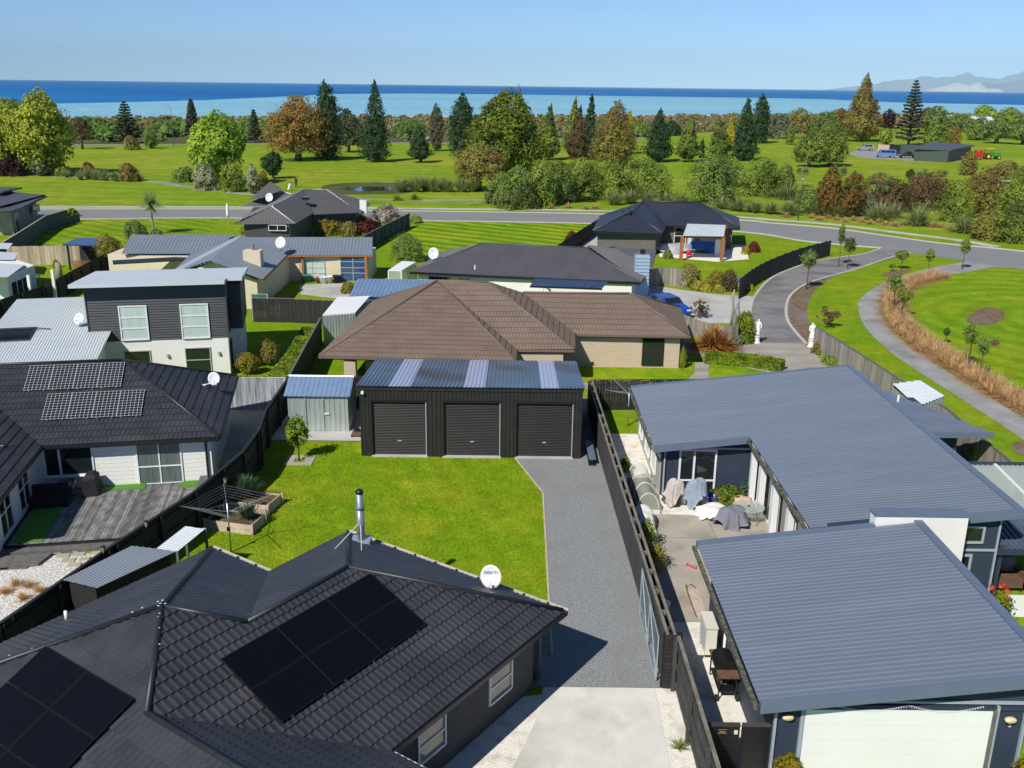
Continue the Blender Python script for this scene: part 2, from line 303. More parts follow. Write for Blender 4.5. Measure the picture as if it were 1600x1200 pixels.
pm('deck', (.085, .083, .082), (.28, .27, .26), scale=2.6, rough=.9, vec=(1.6, .8, 1), lo=.3, hi=.7, orand=.42)
pm('turf_fake', (.055, .19, .012), (.09, .26, .02), scale=9, rough=.9)
pm('paver', (.36, .32, .25), (.44, .40, .32), scale=2, rough=.9)
pm('stone_white', (.80, .79, .75), (.74, .73, .69), scale=4, rough=.8)
pm('plastic_white', (.78, .79, .80), rough=.35); pm('plastic_cream', (.68, .67, .58), rough=.4); pm('plastic_yellow', (.66, .58, .30), rough=.4)
pm('plastic_red', (.62, .02, .06), rough=.4); pm('plastic_blue', (.02, .09, .42), rough=.35); pm('plastic_green', (.03, .22, .12), rough=.4)
pm('terracotta', (.42, .12, .05), rough=.7); pm('rubber', (.012, .012, .013), rough=.8); pm('bird_lime', (.75, .76, .74), rough=.9)
pm('cloth_beige', (.40, .355, .325), (.50, .45, .41), scale=5, rough=.95); pm('cloth_blue', (.20, .255, .32), (.29, .345, .40), scale=5, rough=.95)
pm('cloth_slate', (.155, .16, .205), (.20, .205, .25), scale=5, rough=.95); pm('cloth_white', (.74, .70, .64), (.80, .77, .72), scale=4, rough=.95)
pm('cloth_pink', (.58, .40, .30), rough=.95); pm('tarp_blue', (.02, .10, .42), (.03, .16, .55), scale=4, rough=.5); pm('tarp_grey', (.30, .30, .33), (.38, .38, .40), scale=3, rough=.7)
pm('paint_blue', (.012, .06, .33), rough=.2, spec=.6); pm('paint_silver', (.45, .43, .38), rough=.25, metal=.5); pm('paint_vanblue', (.12, .19, .40), rough=.25)
pm('paint_dark', (.03, .035, .04), rough=.25); pm('paint_green', (.03, .26, .05), rough=.35); pm('paint_yellow', (.72, .46, .01), rough=.4); pm('paint_red', (.45, .03, .03), rough=.4)
pm('shirt', (.015, .015, .03), rough=.9); pm('skin', (.45, .27, .18), rough=.6); pm('trousers', (.05, .05, .06), rough=.9)
pm('gold', (.62, .46, .12), rough=.4, metal=.4); pm('sign_black', (.01, .01, .01), rough=.5); pm('letter_grey', (.12, .13, .15), rough=.6)
pm('bark', (.075, .055, .040), (.13, .10, .075), scale=4, rough=.95, vec=(2, 2, .5)); pm('bark_pale', (.24, .20, .16), (.34, .29, .24), scale=4, rough=.95, vec=(2, 2, .5))
pm('solar_cell', (.003, .0035, .006), rough=.35, spec=.18); pm('solar_cell_blue', (.010, .012, .018), rough=.2, spec=.6); pm('solar_frame', (.016, .0165, .020), rough=.4, spec=.3); pm('solar_line', (.50, .52, .50), rough=.4); pm('solar_seam', (.006, .0065, .010), rough=.4, spec=.2)
pm('hill_land', (.030, .055, .065), (.085, .110, .105), scale=.0011, rough=1, spec=.05, detail=8); pm('cliff', (.62, .60, .56), (.42, .42, .38), scale=.004, rough=1, spec=.05)
def net_glass(name, col, a):
    m, t, p, N, L = nodes(name); p.inputs['Base Color'].default_value = c4(col); p.inputs['Roughness'].default_value = .25
    tr = N('BsdfTransparent'); ms = N('MixShader'); ms.inputs[0].default_value = a; L(tr.outputs[0], ms.inputs[1]); L(p.outputs[0], ms.inputs[2]); L(ms.outputs[0], t.nodes['Material Output'].inputs[0]); return m
net_glass('cloche_film', (.55, .62, .55), .45); net_glass('table_glass', (.45, .52, .48), .5); net_glass('clear_roof', (.50, .55, .52), .55); net_glass('shade_net', (.03, .20, .13), .8)
# water
def water(name, deep, mid, s, rough=.25):
    m, t, p, N, L = nodes(name); geo = N('NewGeometry'); mp = N('Mapping'); mp.inputs['Scale'].default_value = (s * .25, s, 1); mp.inputs['Rotation'].default_value = (0, 0, -.35); L(geo.outputs['Position'], mp.inputs[0])
    nz = N('TexNoise'); nz.inputs['Scale'].default_value = 1; nz.inputs['Detail'].default_value = 5; L(mp.outputs[0], nz.inputs[0]); mr = N('MapRange'); mr.inputs[1].default_value = .38; mr.inputs[2].default_value = .62; L(nz.outputs[0], mr.inputs[0])
    mx = N('MixRGB'); mx.inputs[1].default_value = c4(deep); mx.inputs[2].default_value = c4(mid); L(mr.outputs[0], mx.inputs[0]); L(mx.outputs[0], p.inputs['Base Color'])
    p.inputs['Roughness'].default_value = rough; p.inputs['Specular IOR Level'].default_value = .12
    b1 = N('TexNoise'); b1.inputs['Scale'].default_value = .08; b1.inputs['Detail'].default_value = 6; L(geo.outputs['Position'], b1.inputs[0]); bp = N('Bump'); bp.inputs['Distance'].default_value = 6; bp.inputs['Strength'].default_value = .6; L(b1.outputs[0], bp.inputs['Height']); L(bp.outputs[0], p.inputs['Normal'])
water('sea_deep', (.003, .105, .330), (.008, .160, .430), .0012, .5); water('sea_pale', (.195, .440, .570), (.260, .500, .610), .004, .5)
pm('pond_water', (.03, .035, .02), rough=.05, spec=.8)
# foliage
leaf('lf_willow', (0.293, 0.347, 0.035), (0.582, 0.606, 0.078), (0.216, 0.269, 0.031)); leaf('lf_bright', (0.246, 0.375, 0.035), (0.504, 0.623, 0.069), (0.164, 0.279, 0.023))
leaf('lf_dark', (0.026, 0.060, 0.022), (0.068, 0.125, 0.039), (0.047, 0.099, 0.030)); leaf('lf_pine', (0.052, 0.083, 0.031), (0.143, 0.168, 0.073), (0.156, 0.130, 0.078))
leaf('lf_macro', (.060, .100, .012), (.330, .380, .030), (.050, .085, .014), patch=.5); leaf('lf_green', (0.109, 0.175, 0.030), (0.329, 0.390, 0.054), (0.094, 0.134, 0.030))
leaf('lf_gold', (0.422, 0.365, 0.023), (0.691, 0.576, 0.038), (0.269, 0.269, 0.029)); leaf('lf_olive', (0.181, 0.174, 0.036), (0.374, 0.324, 0.066), (0.242, 0.163, 0.056))
leaf('lf_brown', (0.132, 0.085, 0.040), (0.256, 0.163, 0.070), (0.109, 0.093, 0.031)); leaf('lf_rust', (0.184, 0.098, 0.018), (0.345, 0.190, 0.040), (0.115, 0.115, 0.029), patch=.35)
leaf('lf_oak', (.27, .155, .035), (.46, .275, .070), (.21, .185, .045), patch=.22); leaf('lf_purple', (.030, .012, .014), (.075, .028, .026)); leaf('lf_red', (.10, .025, .018), (.22, .055, .035))
leaf('lf_shrub', (0.183, 0.275, 0.035), (0.412, 0.486, 0.074), (0.136, 0.198, 0.030), patch=.3); leaf('lf_shrub2', (0.127, 0.214, 0.040), (0.297, 0.378, 0.080), (0.140, 0.178, 0.050), patch=.3)
leaf('lf_grey', (0.130, 0.156, 0.091), (0.260, 0.273, 0.169), (0.182, 0.169, 0.091)); leaf('lf_flower', (.45, .36, .33), (.70, .60, .56), (.12, .13, .05), patch=1.2); leaf('lf_cream', (.42, .40, .25), (.62, .60, .42), (.10, .14, .03), patch=.8)
leaf('lf_flax', (.16, .21, .05), (.42, .46, .20), (.24, .28, .10), patch=.6); leaf('lf_redflax', (.24, .05, .030), (.58, .22, .07), (.46, .34, .06), patch=2.5)
leaf('lf_tussock', (.50, .32, .14), (.78, .56, .29), (.58, .37, .17), patch=.8, trans=.4); leaf('lf_hedge', (.15, .22, .014), (.32, .39, .03), (.12, .19, .012), patch=1.2)
leaf('lf_yellow', (.45, .38, .04), (.70, .60, .12), (.30, .28, .04), patch=1); leaf('lf_topiary', (0.220, 0.170, 0.008), (0.400, 0.310, 0.020), (0.100, 0.120, 0.010), patch=4)
leaf('lf_veg', (.05, .11, .05), (.13, .21, .12), (.08, .14, .07), patch=2); leaf('lf_pot', (.06, .13, .01), (.17, .26, .03), (.22, .17, .02), patch=2); leaf('lf_sap', (0.203, 0.299, 0.016), (0.437, 0.538, 0.052), (0.156, 0.239, 0.013), patch=1)
leaf('lf_scrub', (0.150, 0.210, 0.060), (0.360, 0.360, 0.150), (0.390, 0.255, 0.150), patch=.010); leaf('lf_scrubgreen', (0.102, 0.197, 0.034), (0.217, 0.344, 0.061), (0.127, 0.221, 0.047), patch=.04); leaf('lf_scrubfar', (0.288, 0.238, 0.173), (0.461, 0.374, 0.274), (0.158, 0.187, 0.079), patch=.012)
leaf('lf_redflower', (.55, .04, .02), (.75, .12, .06)); leaf('lf_bronze', (0.180, 0.180, 0.022), (0.432, 0.342, 0.040), (0.288, 0.234, 0.036), patch=1.5)
leaf('lf_blade', (.16, .29, .006), (.36, .50, .018), (.42, .46, .03), patch=.5, trans=.5)
# ------------------------------------------------------------------ the setting
def S(n, pts, z, m, **k): return sheet(n, pts, z, m, **k)
S('ground', [(-900, -60), (1500, -60), (1500, 1380), (-900, 84)], 0, 'fairway', px=False)
S('dune_land', [(-560, 264), (-124, 273), (-20, 306), (45, 362), (150, 480), (240, 452), (1500, 470), (1500, 1379), (-560, 267)], .03, 'dune_turf', px=False)
S('beach', [(-900, 80), (1500, 1376), (1500, 1410), (-900, 114)], -.6, 'pebble', px=False)
S('sea', [(-60000, -32000), (-900, 60), (1600, 1400), (70000, 38000), (100000, 100000), (-100000, 100000)], -3.0, 'sea_deep', px=False)
shore = [(-900, 200), (1600, 1660)]
edge = [G(u, v, -2.4) for u, v in [(-200, 166), (0, 163), (160, 160.5), (320, 156.5), (420, 152), (520, 147), (640, 146), (800, 147.5), (1000, 150.5), (1200, 153), (1290, 155), (1400, 160), (1700, 166)]]
S('shallow_water', [(p[0], p[1]) for p in edge] + [(1600, 1410), (-900, 66)], -2.4, 'sea_pale', px=False)
S('lawn_ground', [(-75, -5), (75, -5), (75, 119), (45, 124), (-75, 124)], .004, 'turf_side', px=False)
RF = [(-80, 327), (70, 327), (380, 327), (640, 330), (960, 335), (1160, 344.5), (1200, 348.5), (1300, 357), (1400, 371), (1475, 381), (1555, 388.5), (1660, 400)]
RN = [(1650, 428), (1600, 421), (1559, 417), (1512, 408), (1425, 395), (1377, 388), (1262, 378), (1161, 363), (930, 350), (640, 345), (330, 341), (130, 343), (-80, 345)]
S('road', RF + RN, .012, 'asphalt')
wl = lambda L: smooth_line([G(u, v)[:2] for u, v in L], 5)
ribbon('kerb', wl(RF), .28, 0, .11, 'kerb'); ribbon('kerb', wl([(-80, 345), (130, 343), (330, 341), (640, 345), (930, 350), (1161, 363), (1262, 378), (1377, 388)]), .28, 0, .11, 'kerb')
ribbon('footpath', wl([(-80, 323.5), (70, 323.5), (380, 323.5), (640, 325.8), (960, 330), (1160, 339.5), (1200, 343), (1300, 350.5), (1400, 363), (1500, 375.5), (1557, 385.5)]), 1.5, 0, .02, 'concrete_pale')
ribbon('footpath', wl([(-60, 272), (60, 274), (230, 283), (280, 290), (420, 306), (640, 312.5), (770, 312.5), (850, 318)]), 1.6, 0, .02, 'path_mat')
ribbon('coast_road', [(-260, 262), (-124, 270.6), (-93, 283), (-20, 302), (45, 345)], 7, 0, .03, 'asphalt')
LL_ = [(1377, 388), (1350, 397), (1300, 404), (1262, 412), (1210, 432), (1180, 462), (1171, 492), (1178, 535)]
LR_ = [(1425, 395), (1394, 402), (1337, 421), (1270, 440), (1240, 457), (1229, 477), (1232, 504), (1259, 537)]
S('lane', smooth_line(LL_, 4) + smooth_line(LR_[::-1], 4), .016, 'asphalt_lane')
ribbon('kerb', wl(LR_), .22, 0, .06, 'kerb'); ribbon('kerb', wl(LL_[:-1]), .22, 0, .06, 'kerb')
S('mulch_bed', smooth_line(LR_, 4) + smooth_line([(1259, 537), (1292, 560), (1300, 552), (1270, 537), (1274, 515), (1264, 504), (1262, 477), (1277, 451), (1311, 429), (1403, 402)], 3), .010, 'bark_mulch')
S('forecourt', [(1178, 535), (1259, 537), (1292, 572), (1318, 600), (1228, 588), (1110, 562), (1088, 552), (1062, 548), (1070, 530), (1130, 541)], .018, 'concrete_drive')
S('parking_court', [(1007, 444), (1060, 452), (1120, 460), (1176, 463), (1171, 492), (1150, 505), (1094, 505), (1000, 475)], .020, 'concrete_pale')
PL_ = [(1512, 408), (1446, 421), (1382, 442), (1349, 462), (1341, 479), (1352, 511), (1394, 552), (1450, 590), (1544, 650), (1640, 715), (1900, 900)]
PR_ = [(1559, 417), (1450, 434), (1409, 438), (1382, 455), (1377, 474), (1382, 500), (1412, 534), (1450, 560), (1495, 590), (1640, 677), (1980, 880)]
S('curved_path', smooth_line(PL_, 4) + smooth_line(PR_[::-1], 4), .012, 'path_mat')
S('tussock_bed', smooth_line([(1450, 434), (1409, 438), (1385, 455), (1379, 474), (1384, 500), (1414, 534), (1452, 560), (1497, 590), (1640, 676)], 3) + smooth_line([(1650, 640), (1560, 590), (1500, 558), (1440, 525), (1404, 490), (1402, 465), (1425, 445), (1470, 430)], 3), .014, 'bark_mulch')
S('park_lawn', smooth_line([(1470, 431), (1425, 445), (1402, 465), (1404, 490), (1440, 525), (1500, 558), (1560, 590), (1650, 640)], 3) + [(1800, 560), (1750, 440), (1600, 421), (1559, 418)], .010, 'turf_park')
S('bare_patch', [(1515, 493), (1538, 480), (1566, 485), (1568, 498), (1545, 508), (1512, 504)], .013, 'bark_mulch', smooth=3); S('bare_patch', [(1545, 535), (1556, 530), (1562, 537), (1551, 541)], .013, 'soil', smooth=3)
S('bare_patch', [(1375, 430), (1395, 423), (1425, 421), (1400, 432)], .013, 'bark_mulch', smooth=3); S('bare_patch', [(1580, 695), (1600, 690), (1620, 706), (1596, 712)], .013, 'bark_mulch', smooth=3)
S('mown_lawn', [(640, 345.5), (930, 350.5), (925, 362), (870, 392), (760, 402), (640, 405), (618, 380), (645, 352)], .008, 'turf_mown')
S('side_lawn', [(125, 343.5), (345, 341.5), (330, 362), (300, 372), (180, 388), (20, 388), (105, 345)], .008, 'turf_left')
S('far_lawn_patch', [(28, 412), (175, 412), (160, 432), (70, 450), (0, 470), (-30, 440)], .008, 'turf_near')
# around the main section
S('back_lawn', [(-14, 21), (1.4, 24), (1.38, 29.2), (1.42, 38.4), (.2, 42.45), (-8, 44.6), (-12.4, 44.6), (-11.9, 39), (-13.4, 31)], .010, 'turf_near', px=False)
S('gravel_drive', [(-.6, 24.32), (4.75, 24.32), (4.55, 42.5), (4.2, 52), (3.3, 52), (3.3, 42.46), (.2, 42.46), (1.41, 38.45), (1.37, 29.2), (1.37, 27.4), (.2, 26.7), (-.6, 25.9)], .014, 'gravel', px=False)
ribbon('lawn_edging', [(.2, 42.4), (1.41, 38.45), (1.39, 33), (1.37, 29.2), (1.36, 26.0)], .07, 0, .035, 'timber_pale')
S('pebble_border', [(-9, 12), (5.0, 12), (5.0, 24.31), (-.6, 24.31), (-1.8, 24.6), (-3.9, 19.5)], .006, 'pebble', px=False)
S('concrete_driveway', [(-1.0, 12), (4.1, 12), (4.35, 24.28), (1.05, 24.28), (.75, 22.6), (-.6, 18.5)], .016, 'concrete', px=False)
for yy in (16.4, 20.6): ribbon('control_joint', [(.0 if yy > 18 else -1, yy), (4.2, yy)], .015, .004, .0185, 'soil')
S('side_pebbles', [(5.02, 12), (6.9, 12), (6.9, 28), (4.62, 28), (4.7, 24.35), (5.02, 24.35)], .006, 'pebble', px=False)
S('patio_slab', [(4.75, 28), (10.6, 28), (10.6, 36.1), (6.3, 36.4), (5.0, 36.6)], .018, 'concrete_patio', px=False)
S('patio_pebbles', [(4.6, 36), (10.7, 34.2), (10.7, 38.4), (6.5, 38.4), (6.5, 46), (4.3, 46)], .012, 'pebble', px=False)
for yy in (29.6, 31.9, 34.2): ribbon('control_joint', [(5.1, yy), (7.6 if yy < 33 else 10, yy)], .018, .004, .0205, 'soil')
ribbon('control_joint', [(8.15, 34), (8.15, 36.2)], .018, .004, .0205, 'soil')
S('front_lawn', [(905, 573), (1062, 577), (1083, 571), (1084, 583), (1070, 596), (905, 598)], .012, 'turf_near')
S('front_lawn', [(1110, 574), (1215, 588), (1250, 600), (1100, 606), (1103, 594)], .012, 'turf_near')
S('garden_path', [(1086, 566), (1108, 566), (1107, 590), (1096, 606), (905, 608), (905, 598), (1068, 597), (1085, 584)], .022, 'concrete_drive')
S('pebble_yard', [(-22, 24), (-14.4, 24), (-13.0, 32.6), (-22, 31.6)], .010, 'white_chip', px=False)
S('side_concrete', [(-13.2, 40), (-11.8, 40), (-12.3, 49.5), (-15.5, 49.5)], .010, 'concrete_patio', px=False)
S('shed_slab', [(-12, 44.4), (-7.3, 44.4), (-7.3, 49), (-12, 49)], .05, 'concrete_pale', px=False)
S('terrace', [(468, 445), (545, 442), (560, 470), (470, 460)], .012, 'concrete_pale')
S('courtyard', [(1030, 385), (1165, 382), (1170, 405), (1120, 409), (1030, 401)], .012, 'pebble')
S('clubhouse_yard', [(1320, 240), (1350, 232), (1440, 240), (1530, 245), (1520, 253), (1420, 251), (1350, 247)], .015, 'path_mat')
S('pond', [(530, 294.5), (560, 292), (608, 292), (606, 297), (570, 298.5), (545, 297)], .02, 'pond_water', smooth=3)
S('pond_bank', [(505, 290), (560, 285), (640, 287), (640, 301), (560, 304), (515, 301)], .012, 'dune_turf', smooth=3)
# hills across the bay
def ridge(name, D, prof, mat, depth, seed, peak=0):
    rng = np.random.RandomState(seed); us = np.linspace(prof[0][0], prof[-1][0], 150); hs = np.interp(us, [p[0] for p in prof], [p[1] for p in prof])
    ph = rng.rand(8) * 6.28; hs = hs * (1 + .13 * sum(np.sin(us * (.035 * 1.8 ** k) + ph[k]) / 1.45 ** k for k in range(8)))
    rows = []; K = 14
    for j in range(K):
        t = j / (K - 1); y = D + depth * t; row = []
        for u, h in zip(us, hs):
            d = _f + _rt * (u - 800) / FPX; px = d[0] / d[1] * y; e = math.sin(math.pi * min(t * 1.0, 1)) ** .8 if j not in (0, K - 1) else 0
            z = h / FPX * math.hypot(y, px) * 1.02 * e * (1 + .22 * math.sin(u * .11 + j * 1.3 + ph[1]) * math.sin(u * .047 + j * 2.1) * (1 - e * .6)) - 3
            row.append((px, y, z))
        rows.append(row)
    mb = MB(); n = len(us); mb.v = [p for r in rows for p in r]
    for j in range(K - 1):
        for i in range(n - 1): mb.f.append((j * n + i, j * n + i + 1, (j + 1) * n + i + 1, (j + 1) * n + i)); mb.m.append(0)
    return mb.build(name, mat, None, smooth=True, kind='structure')
ridge('hills', 76000, [(1240, 0), (1330, 12), (1400, 17), (1450, 22), (1490, 19), (1540, 34), (1580, 40), (1640, 36), (1760, 44), (1950, 30)], 'hill_land', 9000, 3)
ridge('hills', 56000, [(1395, 0), (1430, 5), (1470, 11), (1500, 10), (1560, 19), (1620, 23), (1700, 21), (1900, 26)], 'hill_land', 5000, 8)
ridge('cliffs', 53000, [(1378, 0), (1395, 4), (1425, 9.5), (1448, 6.5), (1458, 11), (1472, 5), (1490, 4), (1498, 0)], 'cliff', 2600, 5)
# ------------------------------------------------------------------ roofs
def clip(poly, edges):
    for (px, py, nx, ny) in edges:
        out = []; n = len(poly)
        for i in range(n):
            a, b = poly[i], poly[(i + 1) % n]; da = (a[0] - px) * nx + (a[1] - py) * ny; db = (b[0] - px) * nx + (b[1] - py) * ny
            if da >= 0: out.append(a)
            if (da >= 0) != (db >= 0): t = da / (da - db); out.append(tuple(a[k] + (b[k] - a[k]) * t for k in range(3)))
        poly = out
        if len(poly) < 3: return []
    return poly
class Plane:                                               # convex roof plane; P[0]->P[1] runs along the eave
    def __init__(s, P, lift=0.0, like=None):
        s.P = [Vector([float(c) for c in p]) for p in P]; a, b = s.P[0], s.P[1]; ex = (b - a); ex.z = 0; ex.normalize()
        n = Vector((0, 0, 0))
        for i in range(len(s.P)): n += (s.P[i] - a).cross(s.P[(i + 1) % len(s.P)] - a)
        n.normalize()
        if n.z < 0: n = -n
        ex = (ex - n * ex.dot(n)).normalized(); ey = n.cross(ex)
        if ey.z < 0: ex, ey = -ex, -ey
        s.n, s.ex, s.ey = n, ex, ey; s.o = a + n * lift
        if like is not None: s.n, s.ex, s.ey, s.o = like.n, like.ex, like.ey, like.o; n, ex, ey, a = s.n, s.ex, s.ey, s.o
        s.q = [((p - a).dot(ex), (p - a).dot(ey)) for p in s.P]
        if sum(s.q[i][0] * s.q[(i + 1) % len(s.q)][1] - s.q[(i + 1) % len(s.q)][0] * s.q[i][1] for i in range(len(s.q))) < 0: s.q = s.q[::-1]
        s.e = []
        for i in range(len(s.q)):
            (x0, y0), (x1, y1) = s.q[i], s.q[(i + 1) % len(s.q)]; L = math.hypot(x1 - x0, y1 - y0)
            if L > 1e-4: s.e.append((x0, y0, -(y1 - y0) / L, (x1 - x0) / L))
        xs = [p[0] for p in s.q]; ys = [p[1] for p in s.q]; s.bb = (min(xs), max(xs), min(ys), max(ys))
    def w(s, q): return s.o + s.ex * q[0] + s.ey * q[1] + s.n * (q[2] if len(q) > 2 else 0)
    def mat(s, x, y):
        o = s.o + s.ex * x + s.ey * y
        return Matrix(((s.ex.x, s.ey.x, s.n.x, o.x), (s.ex.y, s.ey.y, s.n.y, o.y), (s.ex.z, s.ey.z, s.n.z, o.z), (0, 0, 0, 1)))
    def base(s, mb): mb.add([tuple(p) for p in s.P], [tuple(range(len(s.P)))])
def tile_faces(pw, ph, ribs, rh=.022):
    hs = (0, .25, 1, .6); n = ribs * 4; X = [pw * i / n for i in range(n + 1)]; Hh = [rh * hs[i % 4] for i in range(n + 1)]
    F = []
    for i in range(n):
        F.append([(X[i], 0, Hh[i] + .045), (X[i + 1], 0, Hh[i + 1] + .045), (X[i + 1], ph + .03, Hh[i + 1] + .012), (X[i], ph + .03, Hh[i] + .012)])
        F.append([(X[i], 0, Hh[i] + .008), (X[i + 1], 0, Hh[i + 1] + .008), (X[i + 1], 0, Hh[i + 1] + .045), (X[i], 0, Hh[i] + .045)])
    return F
def tiled_roof(house, planes, mat, pw=1.33, ph=.37, ribs=7, budget=300, base='ridge_black', eave_over=.03, skip=()):
    """roof > roof_tile: pressed tile panels laid in courses, cut at the hips; the largest in view are objects of their own."""
    PL = [p if isinstance(p, Plane) else Plane(p) for p in planes]; mb = MB()
    for p in PL: p.base(mb)
    roof = mb.build('roof', base, house)
    F = tile_faces(pw, ph, ribs); sh = MB()
    for f in F: sh.add(f, [tuple(range(4))])
    me = bpy.data.meshes.new('roof_tile'); me.from_pydata(sh.v, [], sh.f); setmat(me, mat)
    items = []
    for ip, p in enumerate(PL):
        x0, x1, y0, y1 = p.bb; y0 = math.floor((y0 + .02) / ph) * ph; x0 = math.floor(x0 / pw) * pw; nr = int((y1 - y0) / ph) + 2; facing = p.n.dot(Vector(tuple(_C)) - p.o) > 0
        for j in range(nr):
            yb = y0 - eave_over + j * ph; xs = x0 - pw * (.5 if round(yb / ph) % 2 else 0) - .01
            while xs < x1:
                cs = [(xs, yb), (xs + pw, yb), (xs + pw, yb + ph), (xs, yb + ph)]
                eg = [e for e in p.e if not (j == 0 and abs(e[3] - 1) < .02 and abs(e[1] - y0) < .05)]
                ins = all((c[0] - e[0]) * e[2] + (c[1] - e[1]) * e[3] >= -.002 for c in cs for e in eg)
                anyin = ins or any(clip([(c[0], c[1], 0) for c in cs], eg))
                if anyin:
                    o = p.w((xs + pw / 2, yb + ph / 2)); u, v, w = proj(o)
                    vis = facing and w > 0 and -80 < u < 1680 and v < 1300 and ip not in skip
                    items.append(((w if vis else 1e6 + w), p, xs, yb, ins, eg))
                xs += pw
    items.sort(key=lambda t: t[0]); rest = MB(); cnt = 0
    for w, p, xs, yb, ins, eg in items:
        if cnt < budget and w < 1e6:
            if ins:
                o = bpy.data.objects.new('roof_tile', me); link(o, roof, p.mat(xs, yb)); cnt += 1; continue
            tgt = MB()
        else: tgt = rest
        for f in F:
            q = clip([(a[0] + xs, a[1] + yb, a[2]) for a in f], eg) if not ins else [(a[0] + xs, a[1] + yb, a[2]) for a in f]
            if len(q) >= 3: tgt.add([p.w(a) for a in q], [tuple(range(len(q)))])
        if tgt is not rest and tgt.f: tgt.build('roof_tile', mat, roof); cnt += 1
    if rest.f: rest.build('roof_tile', mat, roof, kind='stuff')
    return roof
def corrugated(parent, name, P, mat, pitch=.2, amp=.03, lift=.03, prof=((0, 0), (.42, 0), (.5, 1), (.8, 1), (.88, 0)), smooth=False, along=None):
    p = Plane(P, lift); mb = MB(); x0, x1, y0, y1 = p.bb; n = int((x1 - x0) / pitch) + 2; prev = None
    for i in range(n):
        for j, (a, h) in enumerate(prof):
            cur = (x0 - .01 + (i + a) * pitch, h * amp)
            if prev:
                q = clip([(prev[0], y0, prev[1]), (cur[0], y0, cur[1]), (cur[0], y1, cur[1]), (prev[0], y1, prev[1])], p.e)
                if len(q) >= 3: mb.add([p.w(c) for c in q], [tuple(range(len(q)))])
            prev = cur
    mb.add([tuple(v_ + p.n * (lift - .006)) for v_ in p.P], [tuple(range(len(p.P)))]); return mb.build(name, mat, parent)
def caps(parent, lines, mat, r=.07, name='ridge_cap', lift=.05):
    for a, b in lines: MB().tube([Vector([float(c) for c in a]) + Vector((0, 0, lift)), Vector([float(c) for c in b]) + Vector((0, 0, lift))], r, 7).build(name, mat, parent, smooth=True)
def gutter(parent, lines, mat, w=.12, h=.12, name='gutter', lift=-.06):
    for a, b in lines:
        a, b = Vector([float(c) for c in a]), Vector([float(c) for c in b]); a.z += lift; b.z += lift
        MB().bar(a, b, w, h).build(name, mat, parent)
def windowp(parent, p, d, w, h, z0, frame='alu', glass='glass', cols=2, rows=1, out=None, ft=.06, name='window', proud=.05, splits=None):
    """frame standing a little proud of the wall at p (left end, world xy), running along d, facing right of d; pane set back inside."""
    d = Vector((d[0], d[1], 0)).normalized(); o = Vector((d.y, -d.x, 0)); p = Vector((float(p[0]), float(p[1]), 0)); mb = MB()
    def bx(m, a, b, z_0, z_1, o0, o1):
        A, B = p + d * a + o * o0, p + d * b + o * o0; C, D = p + d * b + o * o1, p + d * a + o * o1
        m.prism([(q.x, q.y) for q in (A, B, C, D)], z_0, z_1)
    bx(mb, -ft, 0, z0 - ft, z0 + h + ft, -.02, proud); bx(mb, w, w + ft, z0 - ft, z0 + h + ft, -.02, proud)
    bx(mb, 0, w, z0 - ft, z0, -.02, proud + .02); bx(mb, 0, w, z0 + h, z0 + h + ft, -.02, proud)
    for i in range(1, cols): bx(mb, w * i / cols - ft * .45, w * i / cols + ft * .45, z0, z0 + h, -.02, proud - .005)
    for t in (splits if splits else [i / rows for i in range(1, rows)]): bx(mb, 0, w, z0 + h * t - ft * .45, z0 + h * t + ft * .45, -.02, proud - .008)
    fr = mb.build(name, frame, parent); m2 = MB(); bx(m2, 0, w, z0, z0 + h, -.015, .012); m2.build('pane', glass, fr); return fr
def plate(mb, a, b, c, d, t): mb.hexa([a, b, c, d], [tuple(np.array(p) + np.array((0, 0, t))) for p in (a, b, c, d)])
# ------------------------------------------------------------------ house with the black tiled roof (nearest)
TH = math.radians(55.3); E1 = np.array((math.cos(TH), math.sin(TH))); E2 = np.array((math.sin(TH), -math.cos(TH))); B0 = np.array((-5.49, 29.24)); TP = .444; ZE = 2.5
def XB(a, b, z): p = B0 + E1 * a + E2 * b; return (p[0], p[1], z)
hB = thing('house', 'house with black pressed-tile hip roof carrying two arrays of plain black solar panels', 'house', XB(-8, 4, 0), TH)
BE = 15.0                                                  # the front wing runs on beyond the frame to b = BE
C1, C2, C3, C4, C5, C6 = XB(0, 8.56, ZE), XB(0, 0, ZE), XB(-3.46, 0, ZE), XB(-3.46, -2.74, ZE), XB(-14.66, -2.74, ZE), XB(-7.5, 8.56, ZE)
r1, r2, P0, w1 = XB(-4.28, 4.28, ZE + TP * 4.28), XB(-7.74, 4.28, ZE + TP * 4.28), XB(-9.06, 2.86, ZE + TP * 5.6), XB(-11.08, 4.98, ZE + TP * 3.58)
C7, C8, w2 = XB(-7.5, BE, ZE), XB(-14.66, BE, ZE), XB(-11.08, BE - 3.58, ZE + TP * 3.58)
w1b = XB(-11.08, 4.98, ZE + TP * 3.58)
pA = Plane([C6, C1, r1, r2]); pF = Plane([C5, XB(-14.66, 4.98, ZE), w1, P0])
plB = [pA, Plane([C1, C2, r1]), Plane([C2, C3, r2, r1]), Plane([C3, C4, P0, r2]), Plane([C4, C5, P0]), pF,
       Plane([C7, C6, w1, w2]), Plane([C8, C7, w2]), Plane([C6, r2, P0, w1], like=pA), Plane([XB(-14.66, 4.98, ZE), C8, w2, w1], like=pF)]
roofB = tiled_roof(hB, plB, 'tile_black', budget=300)
caps(hB, [(C1, r1), (C2, r1), (r1, r2), (r2, P0), (C4, P0), (P0, C5), (P0, w1), (w1, w2), (C7, w2)], 'ridge_black')
